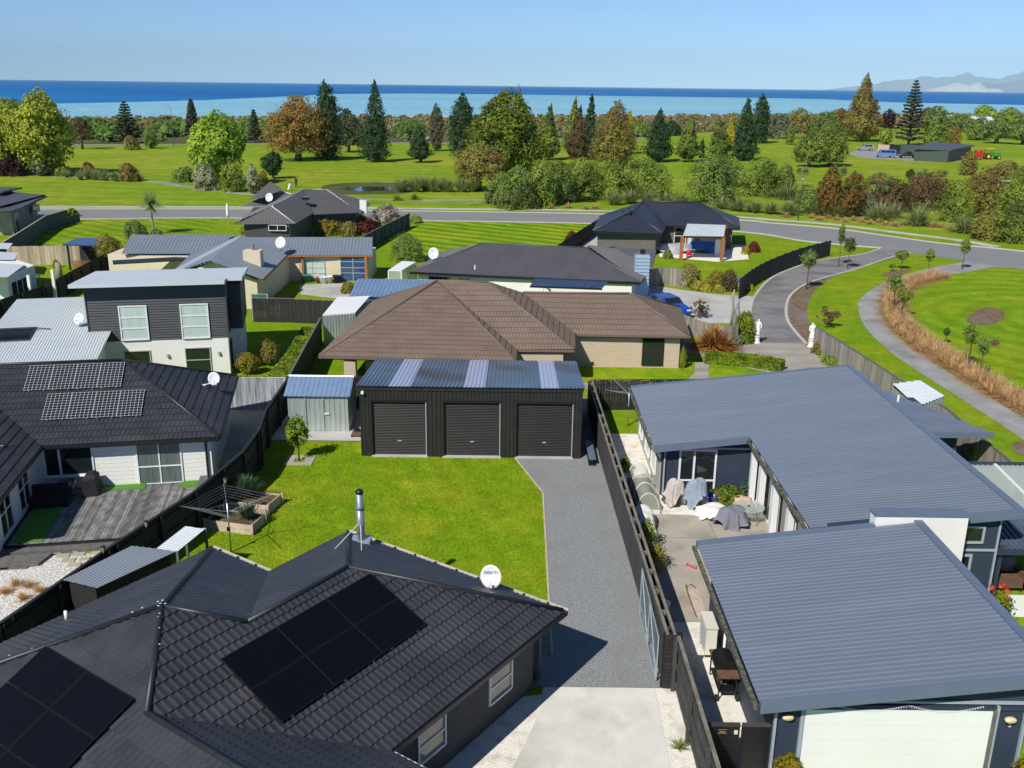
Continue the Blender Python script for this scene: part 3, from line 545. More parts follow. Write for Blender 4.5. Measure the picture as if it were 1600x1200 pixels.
MB().prism([XB(*q, 0)[:2] for q in ((-.0, 0), (0, 8.56), (-7.5, 8.56), (-7.5, BE), (-14.66, BE), (-14.66, -2.74), (-3.46, -2.74), (-3.46, 0))], ZE - .2, ZE - .03).build('soffit', 'soffit', hB)
MB().prism([XB(*q, 0)[:2] for q in ((-.6, .6), (-.6, 7.96), (-8.1, 7.96), (-8.1, BE - .6), (-14.06, BE - .6), (-14.06, -2.14), (-4.06, -2.14), (-4.06, .6))], 0, ZE - .19).build('wall', 'brick_dark', hB)
for (A_, B_) in ((XB(.10, -.1, ZE), XB(.10, 8.65, ZE)), (XB(-3.36, -2.85, ZE), XB(-3.36, -.05, ZE))):
    gutter(hB, [(A_, B_)], 'navy_trim', .13, .05, 'gutter', -.035); a_, b_ = np.array(A_), np.array(B_); o_ = np.array((E1[0], E1[1], 0)) * .085
    MB().bar(a_ + o_, b_ + o_, .02, .07).build('gutter_lip', 'timber_pale', hB)
    for k in range(int(np.linalg.norm(b_ - a_) / .85)): q = a_ + (b_ - a_) * ((k + .5) * .85 / np.linalg.norm(b_ - a_)); MB().box(q[0] - .03, q[0] + .03, q[1] - .06, q[1] + .06, ZE - .03, ZE + .035).build('gutter_strap', 'black_metal', hB)
gutter(hB, [(XB(.1, 8.62, ZE), XB(-7.44, 8.62, ZE)), (XB(-.0, -.06, ZE), XB(-3.4, -.06, ZE)), (XB(-3.5, -2.8, ZE), XB(-14.7, -2.8, ZE))], 'black_metal', .12, .12)
gutter(hB, [(XB(-7.44, 8.6, ZE), XB(-7.44, BE, ZE))], 'white_alu', .11, .10)
for a in (-2.75, -5.75):
    p = XB(a, 7.96, 0); windowp(hB, (p[0], p[1]), (E1[0], E1[1]), 1.0, 1.15, .75, 'white_alu', 'glass_beige', cols=1, splits=[.38])
p = XB(-7.75, 7.96, 0); windowp(hB, (p[0], p[1]), (E1[0], E1[1]), .95, 2.05, .08, 'dark_frame', 'dark_inside', cols=1, name='door')
MB().prism([XB(*q, 0)[:2] for q in ((-.605, .9), (-.605, 7.8), (-.12, 7.8), (-.12, .9))], 0, ZE - .195).build('end_pier', 'fence_black', hB)
MB().tube([XB(-.06, 7.85, .05), XB(-.06, 7.85, 2.2), XB(.0, 8.3, 2.42)], .045, 8).build('downpipe', 'flash_bluegrey', hB, smooth=True)
# chimney flue with its stays
fx = (-4.82, 27.95, 0); fl = MB(); fl.tube([(fx[0], fx[1], 2.7), (fx[0], fx[1], 4.0)], .125, 14); flue = fl.build('flue', 'flue_steel', hB, smooth=True)
MB().tube([(fx[0], fx[1], 4.0), (fx[0], fx[1], 4.1), (fx[0], fx[1], 4.13), (fx[0], fx[1], 4.55)], [.14, .14, .11, .115], 14)  .build('cowl', 'flue_steel', flue, smooth=True)
MB().tube([(fx[0], fx[1], 4.55), (fx[0], fx[1], 4.63), (fx[0], fx[1], 4.68)], [.13, .13, .07], 14).build('flue_cap', 'black_metal', flue, smooth=True)
MB().box(fx[0] - .3, fx[0] + .3, fx[1] - .25, fx[1] + .3, 2.78, 2.94).build('flashing', 'galv', flue)
for (sa, sb, pl_, zt) in ((519, 862, 2, 3.55), (565, 862, 1, 3.5)):
    d_ = Vector(tuple(_f + _rt * (sa - 800) / FPX + _up * (600 - sb) / FPX)); t_ = (plB[pl_].o - Vector(tuple(_C))).dot(plB[pl_].n) / d_.dot(plB[pl_].n); e = Vector(tuple(_C)) + d_ * t_; MB().tube([e, (fx[0], fx[1], zt)], .012, 6).build('stay', 'white_alu', flue)
for (a, b, zz) in ((-9.0, -1.75, 2.94),): MB().tube([XB(a, b, zz), XB(a, b, zz + .3)], .05, 8).build('vent_pipe', 'plastic_white', hB, smooth=True)
rngb = random.Random(4)
bl = MB()
for k in range(16):                                        # bird lime along the hips
    t = rngb.random() ** 3; line = rngb.choice([(P0, C5), (P0, w1), (P0, C5)]); a, b = np.array(line[0]), np.array(line[1]); p = a + (b - a) * t * .7 + np.array((rngb.gauss(0, .06), rngb.gauss(0, .06), .13))
    s = .006 + .016 * rngb.random(); bl.hexa([p + np.array((-s, -s, 0)), p + np.array((s, -s * .6, 0)), p + np.array((s * .7, s, 0)), p + np.array((-s, s * .5, 0))], [p + np.array((-s, -s, .008)), p + np.array((s, -s * .6, .008)), p + np.array((s * .7, s, .008)), p + np.array((-s, s * .5, .008))])
bl.build('bird_lime', 'bird_lime', hB, kind='stuff')
def solar(label, group, pl, x, y, w, h, style='black', lift=.1):
    """one framed module lying on roof plane pl with its lower-left corner at (x, y) of the plane."""
    M = pl.mat(x, y) @ Matrix.Translation((0, 0, lift)); o = bpy.data.objects.new('solar_module', None); link(o, None, M); tag(o, label, 'solar panel', group)
    mb = MB(); fr = .012; mb.box(0, w, 0, h, 0, .035); mb.build('glazing', 'solar_cell' if style == 'black' else 'solar_cell_blue', o, local=True)
    f = MB(); fz = .038
    for a in ((0, w, 0, fr), (0, w, h - fr, h), (0, fr, fr, h - fr), (w - fr, w, fr, h - fr)): f.box(a[0], a[1], a[2], a[3], -.002, fz)
    f.build('frame', 'solar_frame' if style == 'black' else 'solar_line', o, local=True)
    g = MB()
    if style == 'cells':
        for i in range(1, 6): g.box(w * i / 6 - .006, w * i / 6 + .006, fr, h - fr, .0355, .0375)
        for j in range(1, 10): g.box(fr, w - fr, h * j / 10 - .006, h * j / 10 + .006, .0357, .0379)
        for i in range(7):
            for j in range(11):
                cx, cy = w * i / 6, h * j / 10; s = .022; g.add([(cx - s, cy, .0385), (cx, cy - s, .0385), (cx + s, cy, .0385), (cx, cy + s, .0385)], [(0, 1, 2, 3)])
        g.build('cell_grid', 'solar_line', o, local=True)
    else:
        n = 20
        for j in range(1, n): g.box(fr, w - fr, h * j / n - .003, h * j / n + .003, .0352, .0362)
        g.build('cell_grid', 'solar_seam', o, local=True)
    for xx in (w * .2, w * .8):
        for ya in (-.02, h - .06): MB().box(xx - .02, xx + .02, ya, ya + .06, -lift + .05, .0).build('mounting_foot', 'alu', o, local=True)
    return o
def on_plane(pl, u, v):
    d = Vector(tuple(_f + _rt * (u - 800) / FPX + _up * (600 - v) / FPX)); t = (pl.o - Vector(tuple(_C))).dot(pl.n) / d.dot(pl.n); q = Vector(tuple(_C)) + d * t - pl.o
    return q.dot(pl.ex), q.dot(pl.ey)

for r in range(2):
    for c in range(3): solar(('upper' if r else 'lower') + ' row, ' + ('lower-left', 'middle', 'upper-right')[c] + ' plain black solar panel of the six facing the gravel drive', 'black solar panels facing the drive', pA, -1.5 + c * 1.672, 2.0 + r * 1.075, 1.66, 1.06)
for r in range(3):
    for c in range(2): solar(('lowest', 'middle', 'top')[r] + ' row, ' + ('left', 'right')[c] + ' plain black solar panel in the bottom left corner array', 'black solar panels in the bottom left corner', pF, 3.76 + c * 1.73, .82 + r * 1.075, 1.72, 1.06)
# ------------------------------------------------------------------ three-bay shed
V3 = lambda u, v, z: tuple(G(u, v, z))
sh = thing('garage_shed', 'black steel garage shed with three roller doors and blue-grey roof', 'shed', (-2, 42.5, 0))
SX0, SX1, SY0, SY1, ZF, ZB = -7.15, 3.30, 42.5, 48.9, 3.5, 2.95
bays = [(-6.62, -4.02), (-3.22, -.52), (.22, 2.92)]; DZ = 2.85
def ribbed(mb, a, b, z0, z1, pitch=.17, d=.028, zslope=None):     # vertical ribbed steel cladding from a to b
    a, b = np.array(a, float), np.array(b, float); L = np.linalg.norm(b - a); dr = (b - a) / L; o = np.array((dr[1], -dr[0])); n = max(1, int(L / pitch)); pts = []
    for i in range(n):
        for t, h in ((0, 0), (.12, d), (.3, d), (.42, 0)): pts.append((i * L / n + t * L / n, h))
    pts.append((L, 0)); k = len(mb.v)
    for s, h in pts:
        p = a + dr * s + o * h; zt = z1 + (zslope * s if zslope else 0); mb.v += [(p[0], p[1], z0), (p[0], p[1], zt)]
    for i in range(len(pts) - 1): mb.f.append((k + 2 * i, k + 2 * i + 2, k + 2 * i + 3, k + 2 * i + 1)); mb.m.append(0)
mb = MB(); edges = [SX0] + [x for b in bays for x in b] + [SX1]
for i in range(0, 8, 2): ribbed(mb, (edges[i], SY0), (edges[i + 1], SY0), 0, ZF)
for b in bays: ribbed(mb, (b[0], SY0), (b[1], SY0), DZ, ZF)
sl_ = (ZB - ZF) / (SY1 - SY0)
ribbed(mb, (SX1, SY0), (SX1, SY1), 0, ZF, zslope=sl_); ribbed(mb, (SX0, SY1), (SX0, SY0), 0, ZB, zslope=-sl_); ribbed(mb, (SX1, SY1), (SX0, SY1), 0, ZB)
mb.build('wall', 'shed_clad', sh)
for b in bays:
    d = MB(); n = 34; pts = []
    for i in range(n):
        z = .06 + (DZ - .16) * i / n; q = (DZ - .16) / n; pts += [(z, 0), (z + q * .35, .02), (z + q * .65, .02)]
    pts.append((DZ - .1, 0))
    for z, h in pts: d.v += [(b[0] + .04, SY0 + .14 - h, z), (b[1] - .04, SY0 + .14 - h, z)]
    for i in range(len(pts) - 1): d.f.append((2 * i, 2 * i + 1, 2 * i + 3, 2 * i + 2)); d.m.append(0)
    dr = d.build('roller_door', 'roller', sh); MB().box((b[0] + b[1]) / 2 - .09, (b[0] + b[1]) / 2 + .09, SY0 + .07, SY0 + .11, .75, .80).build('handle', 'alu', dr)
    MB().box(b[0] - .02, b[1] + .02, SY0 + .02, SY0 + .4, DZ - .12, DZ + .01).build('door_head', 'black_metal', dr)
    MB().box(b[1] - .05, b[1] - .01, SY0 + .03, SY0 + .16, 0, DZ).build('door_track', 'navy_trim', dr); MB().box(b[0] + .01, b[0] + .05, SY0 + .03, SY0 + .16, 0, DZ).build('door_track', 'black_metal', dr)
    MB().box(b[0] - .05, b[1] + .05, SY0 - .12, SY0 + .2, 0, .055).build('threshold', 'concrete_pale', sh)
MB().box(SX0 + .1, SX1 - .1, SY0 + .3, SY0 + .36, .02, ZF - .2).build('inner_lining', 'dark_inside', sh)
lights = [(-5.75, -4.75), (-2.25, -1.25), (1.35, 2.2)]; xs = [SX0 - .12] + [x for l in lights for x in l] + [SX1 + .12]
rz = lambda y: ZF + .05 + sl_ * (y - SY0)
for i in range(7):
    m = 'polycarb' if i % 2 else 'shed_roof'
    corrugated(sh, 'translucent_sheet' if i % 2 else 'roof_sheet', [(xs[i + 1], SY1 + .1, rz(SY1 + .1)), (xs[i], SY1 + .1, rz(SY1 + .1)), (xs[i], SY0 - .15, rz(SY0 - .15)), (xs[i + 1], SY0 - .15, rz(SY0 - .15))], m, pitch=.19, amp=.032, lift=.0)
MB().box(SX0 - .06, SX1 + .06, SY0 - .06, SY0 + .02, ZF - .16, ZF + .02).build('fascia', 'shed_clad', sh)
MB().box(-7.05, -6.93, 42.30, 42.44, 3.18, 3.30).build('floodlight', 'plastic_white', sh)
# ------------------------------------------------------------------ zinc garden shed
gs = thing('garden_shed', 'small corrugated zinc garden shed with blue-tinted roof beside the black shed', 'shed', (-9.85, 45.8, 0))
mb = MB(); ribbed(mb, (-11.35, 45.75), (-8.3, 45.75), .06, 1.95, .25, .02); ribbed(mb, (-8.3, 45.75), (-8.3, 48.3), .06, 1.95, .25, .02); ribbed(mb, (-8.3, 48.3), (-11.35, 48.3), .06, 1.95, .25, .02); ribbed(mb, (-11.35, 48.3), (-11.35, 45.75), .06, 1.95, .25, .02)
mb.add([(-8.3, 45.75, 1.95), (-8.3, 48.3, 1.95), (-8.3, 47.0, 2.5)], [(0, 1, 2)]); mb.add([(-11.35, 45.75, 1.95), (-11.35, 48.3, 1.95), (-11.35, 47.0, 2.5)], [(0, 2, 1)]); mb.build('wall', 'zinc', gs)
corrugated(gs, 'roof', [(-11.5, 45.6, 1.93), (-8.15, 45.6, 1.93), (-8.15, 47.0, 2.56), (-11.5, 47.0, 2.56)], 'zinc_roof', .24, .02, .02); corrugated(gs, 'roof', [(-8.15, 48.4, 1.93), (-11.5, 48.4, 1.93), (-11.5, 47.0, 2.56), (-8.15, 47.0, 2.56)], 'zinc_roof', .24, .02, .02)
MB().tube([(-11.5, 47, 2.6), (-8.15, 47, 2.6)], .06, 6).build('ridge_cap', 'zinc', gs); MB().box(-9.5, -9.25, 45.66, 45.72, .98, 1.03).build('door_handle', 'plastic_white', gs)
for x in (-10.45, -9.55): MB().box(x - .02, x + .02, 45.68, 45.735, .08, 1.92).build('door_edge', 'alu', gs)
# ------------------------------------------------------------------ brown tiled house
ha = thing('house', 'tan brick house with brown pressed-tile hip roof behind the black shed', 'house', (0, 58, 0))
z0 = 2.22
FLc, FRc, IN1, E2c, IN2, ERc, BRc, BLc = V3(499, 556, z0), V3(805, 564, z0), V3(807, 546, z0), V3(897, 547, z0), V3(897, 522, z0), V3(1078, 525, z0), V3(1062, 481, z0), V3(584, 470, z0)
Aa, A2, Rw, RwL = V3(683, 440, 5.4), V3(762, 442, 5.4), V3(983, 460, 4.3), V3(817, 458, 4.3)
back = np.array((Aa[0] + 1, 66.5, z0)); bk2 = (A2[0] + 5, 65.6, z0)
tiled_roof(ha, [[FLc, FRc, Aa], [FRc, IN1, Aa], [IN1, E2c, A2, Aa], [E2c, IN2, RwL, A2], [IN2, ERc, Rw, RwL], [ERc, BRc, Rw], [BLc, FLc, Aa], [BRc, (4, 65.2, z0), RwL, Rw], [(4, 65.2, z0), BLc, Aa, A2]], 'tile_brown', ph=.40, budget=300, base='tile_brown', skip=(7, 8))
caps(ha, [(FLc, Aa), (FRc, Aa), (Aa, A2), (E2c, A2), (RwL, Rw), (Rw, ERc), (Rw, BRc), (BLc, Aa)], 'tile_brown', r=.075)
MB().prism([p[:2] for p in (FLc, FRc, IN1, E2c, IN2, ERc, BRc, (4, 65.2), BLc)], z0 - .2, z0 - .03).build('soffit', 'soffit', ha)
gutter(ha, [(FLc, FRc), (FRc, IN1), (IN1, E2c), (E2c, IN2), (IN2, ERc), (ERc, BRc), (FLc, BLc)], 'tile_brown', .13, .14)
MB().prism([(FLc[0] + 2.4, 53.6), (-1.2, 53.2), (-1.2, 54.2), (3.0, 54.2), (3.0, 58.2), (10.55, 58.15), (10.9, 64.0), (-7.5, 65)], 0, z0 - .19).build('wall', 'brick_tan', ha)
MB().box(-9.6, -8.95, 52.2, 52.8, 0, z0 - .19).build('porch_pillar', 'brick_tan', ha)
windowp(ha, (8.25, 58.16), (1, -.007), 1.25, 2.05, .22, 'dark_frame', 'glass', cols=1, splits=[.4]); windowp(ha, (-6.2, 53.5), (1, -.05), 1.6, 1.2, .8, 'dark_frame', 'glass', cols=2)
MB().tube([(3.12, 57.9, .02), (3.12, 57.9, 2.2)], .05, 8).build('downpipe', 'black_metal', ha); MB().box(5.0, 5.12, 58.04, 58.16, .25, .37).build('tap_box', 'black_metal', ha); MB().box(3.6, 3.7, 58.06, 58.18, 1.55, 1.66).build('wall_lamp', 'black_metal', ha)
# ------------------------------------------------------------------ right-hand house: blue-grey monopitch roofs
hr = thing('house', 'navy panelled house with wide blue-grey ribbed monopitch roofs and white blade wall', 'house', (11, 33, 0))
g1 = lambda x: 2.55 + .127 * (x - 6.2); g2 = lambda x: 2.40 + .115 * (x - 6.05)
def mono(x0, x1, y0, y1, g, nm='roof'):
    return corrugated(hr, nm, [(x0, y1, g(x0)), (x0, y0, g(x0)), (x1, y0, g(x1)), (x1, y1, g(x1))], 'roof_bluegrey', .2, .027, .03)
mono(6.05, 10.1, 37.95, 46.3, g2); mono(10.1, 17.0, 29.2, 46.3, g2); mono(6.2, 13.4, 20.15, 28.55, g1)
def verge(x0, x1, y, g, w=.16, d=.2, side=-1):               # barge board and cap along a sloping edge
    m = MB(); m.hexa([(x0, y - w / 2, g(x0) - d), (x1, y - w / 2, g(x1) - d), (x1, y + w / 2, g(x1) - d), (x0, y + w / 2, g(x0) - d)], [(x0, y - w / 2, g(x0) + .075), (x1, y - w / 2, g(x1) + .075), (x1, y + w / 2, g(x1) + .075), (x0, y + w / 2, g(x0) + .075)]); m.build('barge_board', 'flash_bluegrey', hr)
verge(6.05, 10.1, 37.88, g2); verge(6.2, 13.45, 20.06, g1, .18, .22); verge(6.2, 12.0, 28.66, g1, .24, .12); verge(6.05, 17.0, 46.36, g2); verge(15.0, 17.05, 29.14, g2, .16, .24)
for x0, ya, yb, g in ((17.06, 29.05, 46.4, g2), (13.46, 20.0, 28.6, g1)): MB().box(x0 - .2, x0 + .06, ya, yb, g(x0) - .16, g(x0) + .085).build('ridge_flashing', 'flash_bluegrey', hr)
for x0, ya, yb, g in ((6.0, 37.9, 46.35, g2), (10.04, 29.2, 37.8, g2), (6.13, 20.0, 28.6, g1)):
    gg = MB().box(x0 - .09, x0 + .02, ya, yb, g(x0) - .12, g(x0) - .015).build('gutter', 'gutter_moss', hr)
def slopewall(poly, g, name, mat, dz=-.06, z0=0.0):
    m = MB()
    if sum(poly[i][0] * poly[(i + 1) % len(poly)][1] - poly[(i + 1) % len(poly)][0] * poly[i][1] for i in range(len(poly))) < 0: poly = poly[::-1]
    m.hexa([(x, y, z0) for x, y in poly], [(x, y, g(x) + dz) for x, y in poly]); return m.build(name, mat, hr)
slopewall([(6.5, 38.35), (10.6, 38.35), (10.6, 45.9), (6.5, 45.9)], g2, 'wall', 'navy_panel'); slopewall([(10.6, 29.4), (16.55, 29.4), (16.55, 45.88), (10.603, 45.88)], g2, 'wall', 'navy_panel')
slopewall([(6.72, 20.45), (13.0, 20.45), (13.0, 28.4), (6.72, 28.4)], g1, 'wall', 'navy_panel'); slopewall([(10.7, 28.4), (13.0, 28.4), (13.0, 29.4), (10.7, 29.4)], g1, 'wall', 'navy_panel', -.1)
m = MB(); m.box(6.46, 6.50, 38.4, 45.85, .02, 2.3); m.build('wall_cladding', 'concrete_pale', hr)
m = MB(); bz = 3.68                                          # white blade wall
m.hexa([(12.0, 28.62, g1(12.0) - .1), (13.45, 28.62, g1(13.45) - .1), (15.05, 28.62, 1.6), (15.05, 29.08, 1.6), (13.45, 29.08, g1(13.45) - .1), (12.0, 29.08, g1(12) - .1)], [(12.0, 28.62, bz), (13.45, 28.62, bz), (15.05, 28.62, bz), (15.05, 29.08, bz), (13.45, 29.08, bz), (12.0, 29.08, bz)]); m.build('blade_wall', 'white_plaster', hr)
MB().box(13.6, 15.045, 28.64, 29.07, 0, 1.7).build('blade_wall', 'white_plaster', hr); MB().box(11.95, 15.1, 28.57, 29.13, bz + .002, bz + .06).build('wall_cap', 'flash_bluegrey', hr)
windowp(hr, (7.33, 38.33), (1, 0), 1.46, 2.02, .08, 'white_alu', 'glass', cols=1, splits=[.33], ft=.08, name='sliding_door'); MB().box(7.86, 7.94, 38.24, 38.32, .1, 2.08).build('door_stile', 'white_alu', hr)
MB().box(6.5, 10.55, 38.27, 38.33, 2.2, 2.28).build('string_trim', 'navy_trim', hr); MB().tube([(6.62, 38.25, .05), (6.62, 38.25, 2.2)], .04, 8).build('downpipe', 'navy_trim', hr)
for k, yy in enumerate((37.9, 36.4, 34.4, 32.3, 30.2)): MB().box(10.25, 10.5, yy - .12, yy + .12, 0, 2.78).build('verandah_post', 'white_alu', hr)
for k, (ya, yb) in enumerate(((37.6, 35.6), (35.4, 33.4), (33.2, 31.2), (31.0, 29.6))): windowp(hr, (10.59, ya), (0, -1), ya - yb, 2.1, .08, 'white_alu', 'glass', cols=2, name='sliding_door', ft=.05)
for ya, yb in ((44.9, 44.0), (42.8, 41.6), (40.8, 39.6)): windowp(hr, (6.455, ya), (0, -1), ya - yb, 1.5, .5, 'white_alu', 'glass_curtain', cols=1)
windowp(hr, (15.15, 29.4), (1, 0), .85, .5, 2.42, 'navy_trim', 'glass', cols=1, ft=.07); windowp(hr, (14.85, 29.4), (1, 0), .85, 1.5, .35, 'navy_trim', 'glass', cols=1, ft=.08)
MB().box(15.06, 16.58, 29.345, 29.398, 2.06, 2.13).build('string_trim', 'navy_trim', hr); MB().box(16.52, 16.58, 29.34, 29.40, 0, 3.2).build('corner_trim', 'navy_trim', hr)
# garage front
gd = MB(); n = 5; DT = 2.18
for i in range(n): gd.box(7.46, 12.14, 20.30, 20.36, .02 + DT * i / n, .02 + DT * (i + 1) / n - .012)
gdo = []
for i in range(n): MB().box(7.46, 12.14, 20.36, 20.41, .02 + DT * i / n, .02 + DT * (i + 1) / n - .008).build('door_panel', 'white_paint', hr)
MB().box(12.14, 12.24, 20.33, 20.46, 0, DT + .05).build('door_jamb', 'timber_grey', hr)
for x0, x1, za, zb in ((7.36, 7.44, 0, DT + .16), (12.24, 12.31, 0, DT + .16), (6.70, 6.76, 0, g1(6.75) - .2), (12.96, 13.02, 0, g1(13) - .2)): MB().box(x0, x1, 20.36, 20.45, za, zb).build('corner_trim', 'navy_trim', hr)
MB().box(6.76, 12.96, 20.39, 20.449, DT + .02, DT + .14).build('door_head', 'navy_panel', hr); MB().box(8.2, 12.96, 20.38, 20.449, 2.40, 2.46).build('string_trim', 'navy_trim', hr)
for x, nm in ((7.02, 0), (12.6, 1)):
    b = MB().lathe([(.10, 0), (.15, .02), (.15, .09), (.11, .13)], (0, 0, 0), 12); b.v = [(x + p[0], 20.40 - p[2], 1.98 + p[1] * .55) for p in b.v]; b.build('bulkhead_light', 'plastic_yellow', hr, smooth=True)
def text3d(s, size, M, mat, parent, name, depth=.004):
    cu = bpy.data.curves.new(name, 'FONT'); cu.body = s; cu.size = size; cu.extrude = depth; cu.align_x = 'CENTER'; cu.align_y = 'CENTER'; cu.materials.append(M_[mat]); t_ = bpy.data.objects.new(name, cu); me = bpy.data.meshes.new_from_object(t_); bpy.data.objects.remove(t_); o = bpy.data.objects.new(name, me); link(o, parent, M); return o
text3d('5', .17, Matrix.Translation((12.66, 20.425, 1.76)) @ Matrix.Rotation(math.pi / 2, 4, 'X'), 'plastic_white', hr, 'house_number')
ic = MB()
for i in range(60):
    x = 8.1 + i * .064; zc = 2.36 - .17 * abs(math.sin((x - 8.1) * 1.65)); ic.box(x - .006, x + .006, 20.36, 20.372, zc - .05, zc)
    if i: ic.bar((x - .064, 20.366, 2.36 - .17 * abs(math.sin((x - .064 - 8.1) * 1.65))), (x, 20.366, zc), .006, .006)
ic.build('light_string', 'plastic_white', hr, kind='stuff')
# side lean-to, verandah roofs on the far side
corrugated(hr, 'lean_to_roof', [(17.1, 40.1, 2.42), (21.6, 40.3, 2.36), (19.0, 46.3, 2.42), (17.1, 46.3, 2.45)], 'roof_bluegrey', .34, .05, .0)
MB().hexa([(17.1, 40.0, 2.2), (21.65, 40.2, 2.16), (21.65, 40.3, 2.16), (17.1, 40.1, 2.2)], [(17.1, 40.0, 2.46), (21.65, 40.2, 2.42), (21.65, 40.3, 2.42), (17.1, 40.1, 2.46)]).build('fascia', 'flash_bluegrey', hr)
MB().box(16.6, 20.3, 40.75, 45.9, 0, 2.2).build('wall', 'navy_panel', hr); MB().box(17.2, 20.32, 40.70, 40.748, 1.25, 1.31).build('string_trim', 'navy_trim', hr); MB().tube([(19.0, 44.6, 2.35), (19.0, 44.6, 2.72)], .06, 8).build('vent_pipe', 'plastic_white', hr)
corrugated(hr, 'verandah_roof', [(16.8, 29.6, 2.0), (22.5, 29.6, 2.0), (22.5, 31.9, 2.28), (16.8, 31.9, 2.28)], 'shed_roof', .2, .04, .0); corrugated(hr, 'clear_roof', [(17.1, 32.2, 2.3), (22.5, 32.2, 2.3), (22.5, 35.8, 2.62), (17.1, 35.8, 2.62)], 'clear_roof', .2, .03, .0)
MB().box(17.1, 22.5, 35.8, 35.95, 2.55, 2.72).build('beam', 'navy_panel', hr); MB().box(16.7, 22.5, 29.5, 29.6, 1.85, 2.02).build('beam', 'navy_panel', hr)
for x in (19.5,): MB().bar((x, 32.2, 2.36), (x, 35.8, 2.68), .1, .05).build('beam', 'white_alu', hr)
for x, y in ((16.9, 29.7), (22.3, 29.7), (22.3, 35.8)): MB().box(x - .06, x + .06, y - .06, y + .06, 0, 2.1).build('verandah_post', 'navy_panel', hr)
# ------------------------------------------------------------------ white house with black tiles (left)
TL = math.radians(10.8); LO = np.array((-12.6, 38.4))
def XL(x, y, z=0): return (LO[0] + x * math.cos(TL) - y * math.sin(TL), LO[1] + x * math.sin(TL) + y * math.cos(TL), z)
hl = thing('house', 'white house with charcoal tiled hip roof and eight gridded solar panels', 'house', XL(-8, 4), TL); ze, tp = 2.45, .511
I_, FR_, BR_, AP, RL, WR, WF, WE = XL(-7.12, 0, ze), XL(0, 0, ze), XL(0, 9, ze), XL(-4.5, 4.5, ze + tp * 4.5), XL(-13, 4.5, ze + tp * 4.5), XL(-11.12, 4, ze + tp * 4), XL(-11.12, -2, ze + tp * 4), XL(-7.12, -6, ze)
plL = [Plane([I_, FR_, AP, XL(-11.62, 4.5, ze + tp * 4.5)]), Plane([FR_, BR_, AP]), Plane([WE, I_, WR, WF]), Plane([XL(-15.12, -6, ze), WE, WF]), Plane([BR_, XL(-13, 9, ze), RL, AP])]
tiled_roof(hl, plL, 'tile_black', budget=240, skip=(3, 4)); caps(hl, [(FR_, AP), (BR_, AP), (AP, RL)], 'ridge_black')
MB().prism([XL(*q)[:2] for q in ((0, 0), (0, 9), (-15, 9), (-15, -6), (-7.12, -6), (-7.12, 0))], ze - .2, ze - .03).build('soffit', 'black_metal', hl)
gutter(hl, [(XL(-7.0, -.06, ze), XL(.05, -.06, ze)), (XL(.06, 0, ze), XL(.06, 9, ze)), (XL(-7.06, -.06, ze), XL(-7.06, -6, ze))], 'black_metal')
MB().prism([XL(*q)[:2] for q in ((-.4, .42), (-.4, 8.6), (-14.5, 8.6), (-14.5, -5.6), (-7.5, -5.6), (-7.5, .42))], 0, ze - .19).build('wall', 'brick_white', hl)
dL = (math.cos(TL), math.sin(TL)); dW = (math.sin(TL), -math.cos(TL))
q = XL(-7.15, .42); windowp(hl, q, dL, 1.85, 1.25, .95, 'white_alu', 'glass', cols=1); q = XL(-6.7, .68); MB().box(0, 0, 0, 0, 0, 0)
MB().prism([XL(-6.62, .35)[:2], XL(-6.54, .35)[:2], XL(-6.54, .43)[:2], XL(-6.62, .43)[:2]], .95, 2.2).build('mullion', 'white_alu', hl)
q = XL(-3.45, .42); windowp(hl, q, dL, 1.75, 1.85, .32, 'white_alu', 'glass_mid', cols=2, splits=[.42], name='sliding_door')
for yy in (-2.3, -4.6): q = XL(-7.5, yy); windowp(hl, (q[0], q[1]), (-dW[0], -dW[1]), 1.3, 1.7, .5, 'white_alu', 'glass', cols=2, rows=2)
MB().tube([XL(-.6, .34, .1), XL(-.6, .34, 2.3)], .045, 8).build('downpipe', 'black_metal', hl)
MB().prism([XL(-7.2, .28)[:2], XL(-5.2, .28)[:2], XL(-5.2, .43)[:2], XL(-7.2, .43)[:2]], .86, .90).build('window_sill', 'white_paint', hl)
aer = MB(); a0 = XL(-8.2, -1.4, 3.0); aer.tube([a0, (a0[0], a0[1], 3.55)], .03, 6); aer.tube([(a0[0] - .1, a0[1], 3.05), (a0[0] + .15, a0[1], 3.05)], .03, 6); aer.build('vent_pipe', 'black_metal', hl)
aR = on_plane(plL[0], 38, 613); aT = on_plane(plL[0], 48, 576); aE = on_plane(plL[0], 186, 608); b0_ = on_plane(plL[0], 66, 659); bE = on_plane(plL[0], 219, 652)
print('L1 panels', aR, aT, aE, b0_, bE)
for c in range(4):
    for r in range(2): solar(('bottom', 'top')[r] + ' row, ' + ('first', 'second', 'third', 'fourth')[c] + ' from the left of the white-gridded solar panels on the white house', 'gridded solar panels on the white house', plL[0], (aR[0] if r else b0_[0]) + c * 1.005, (aR[1] if r else b0_[1]), .995, 1.55, 'cells')
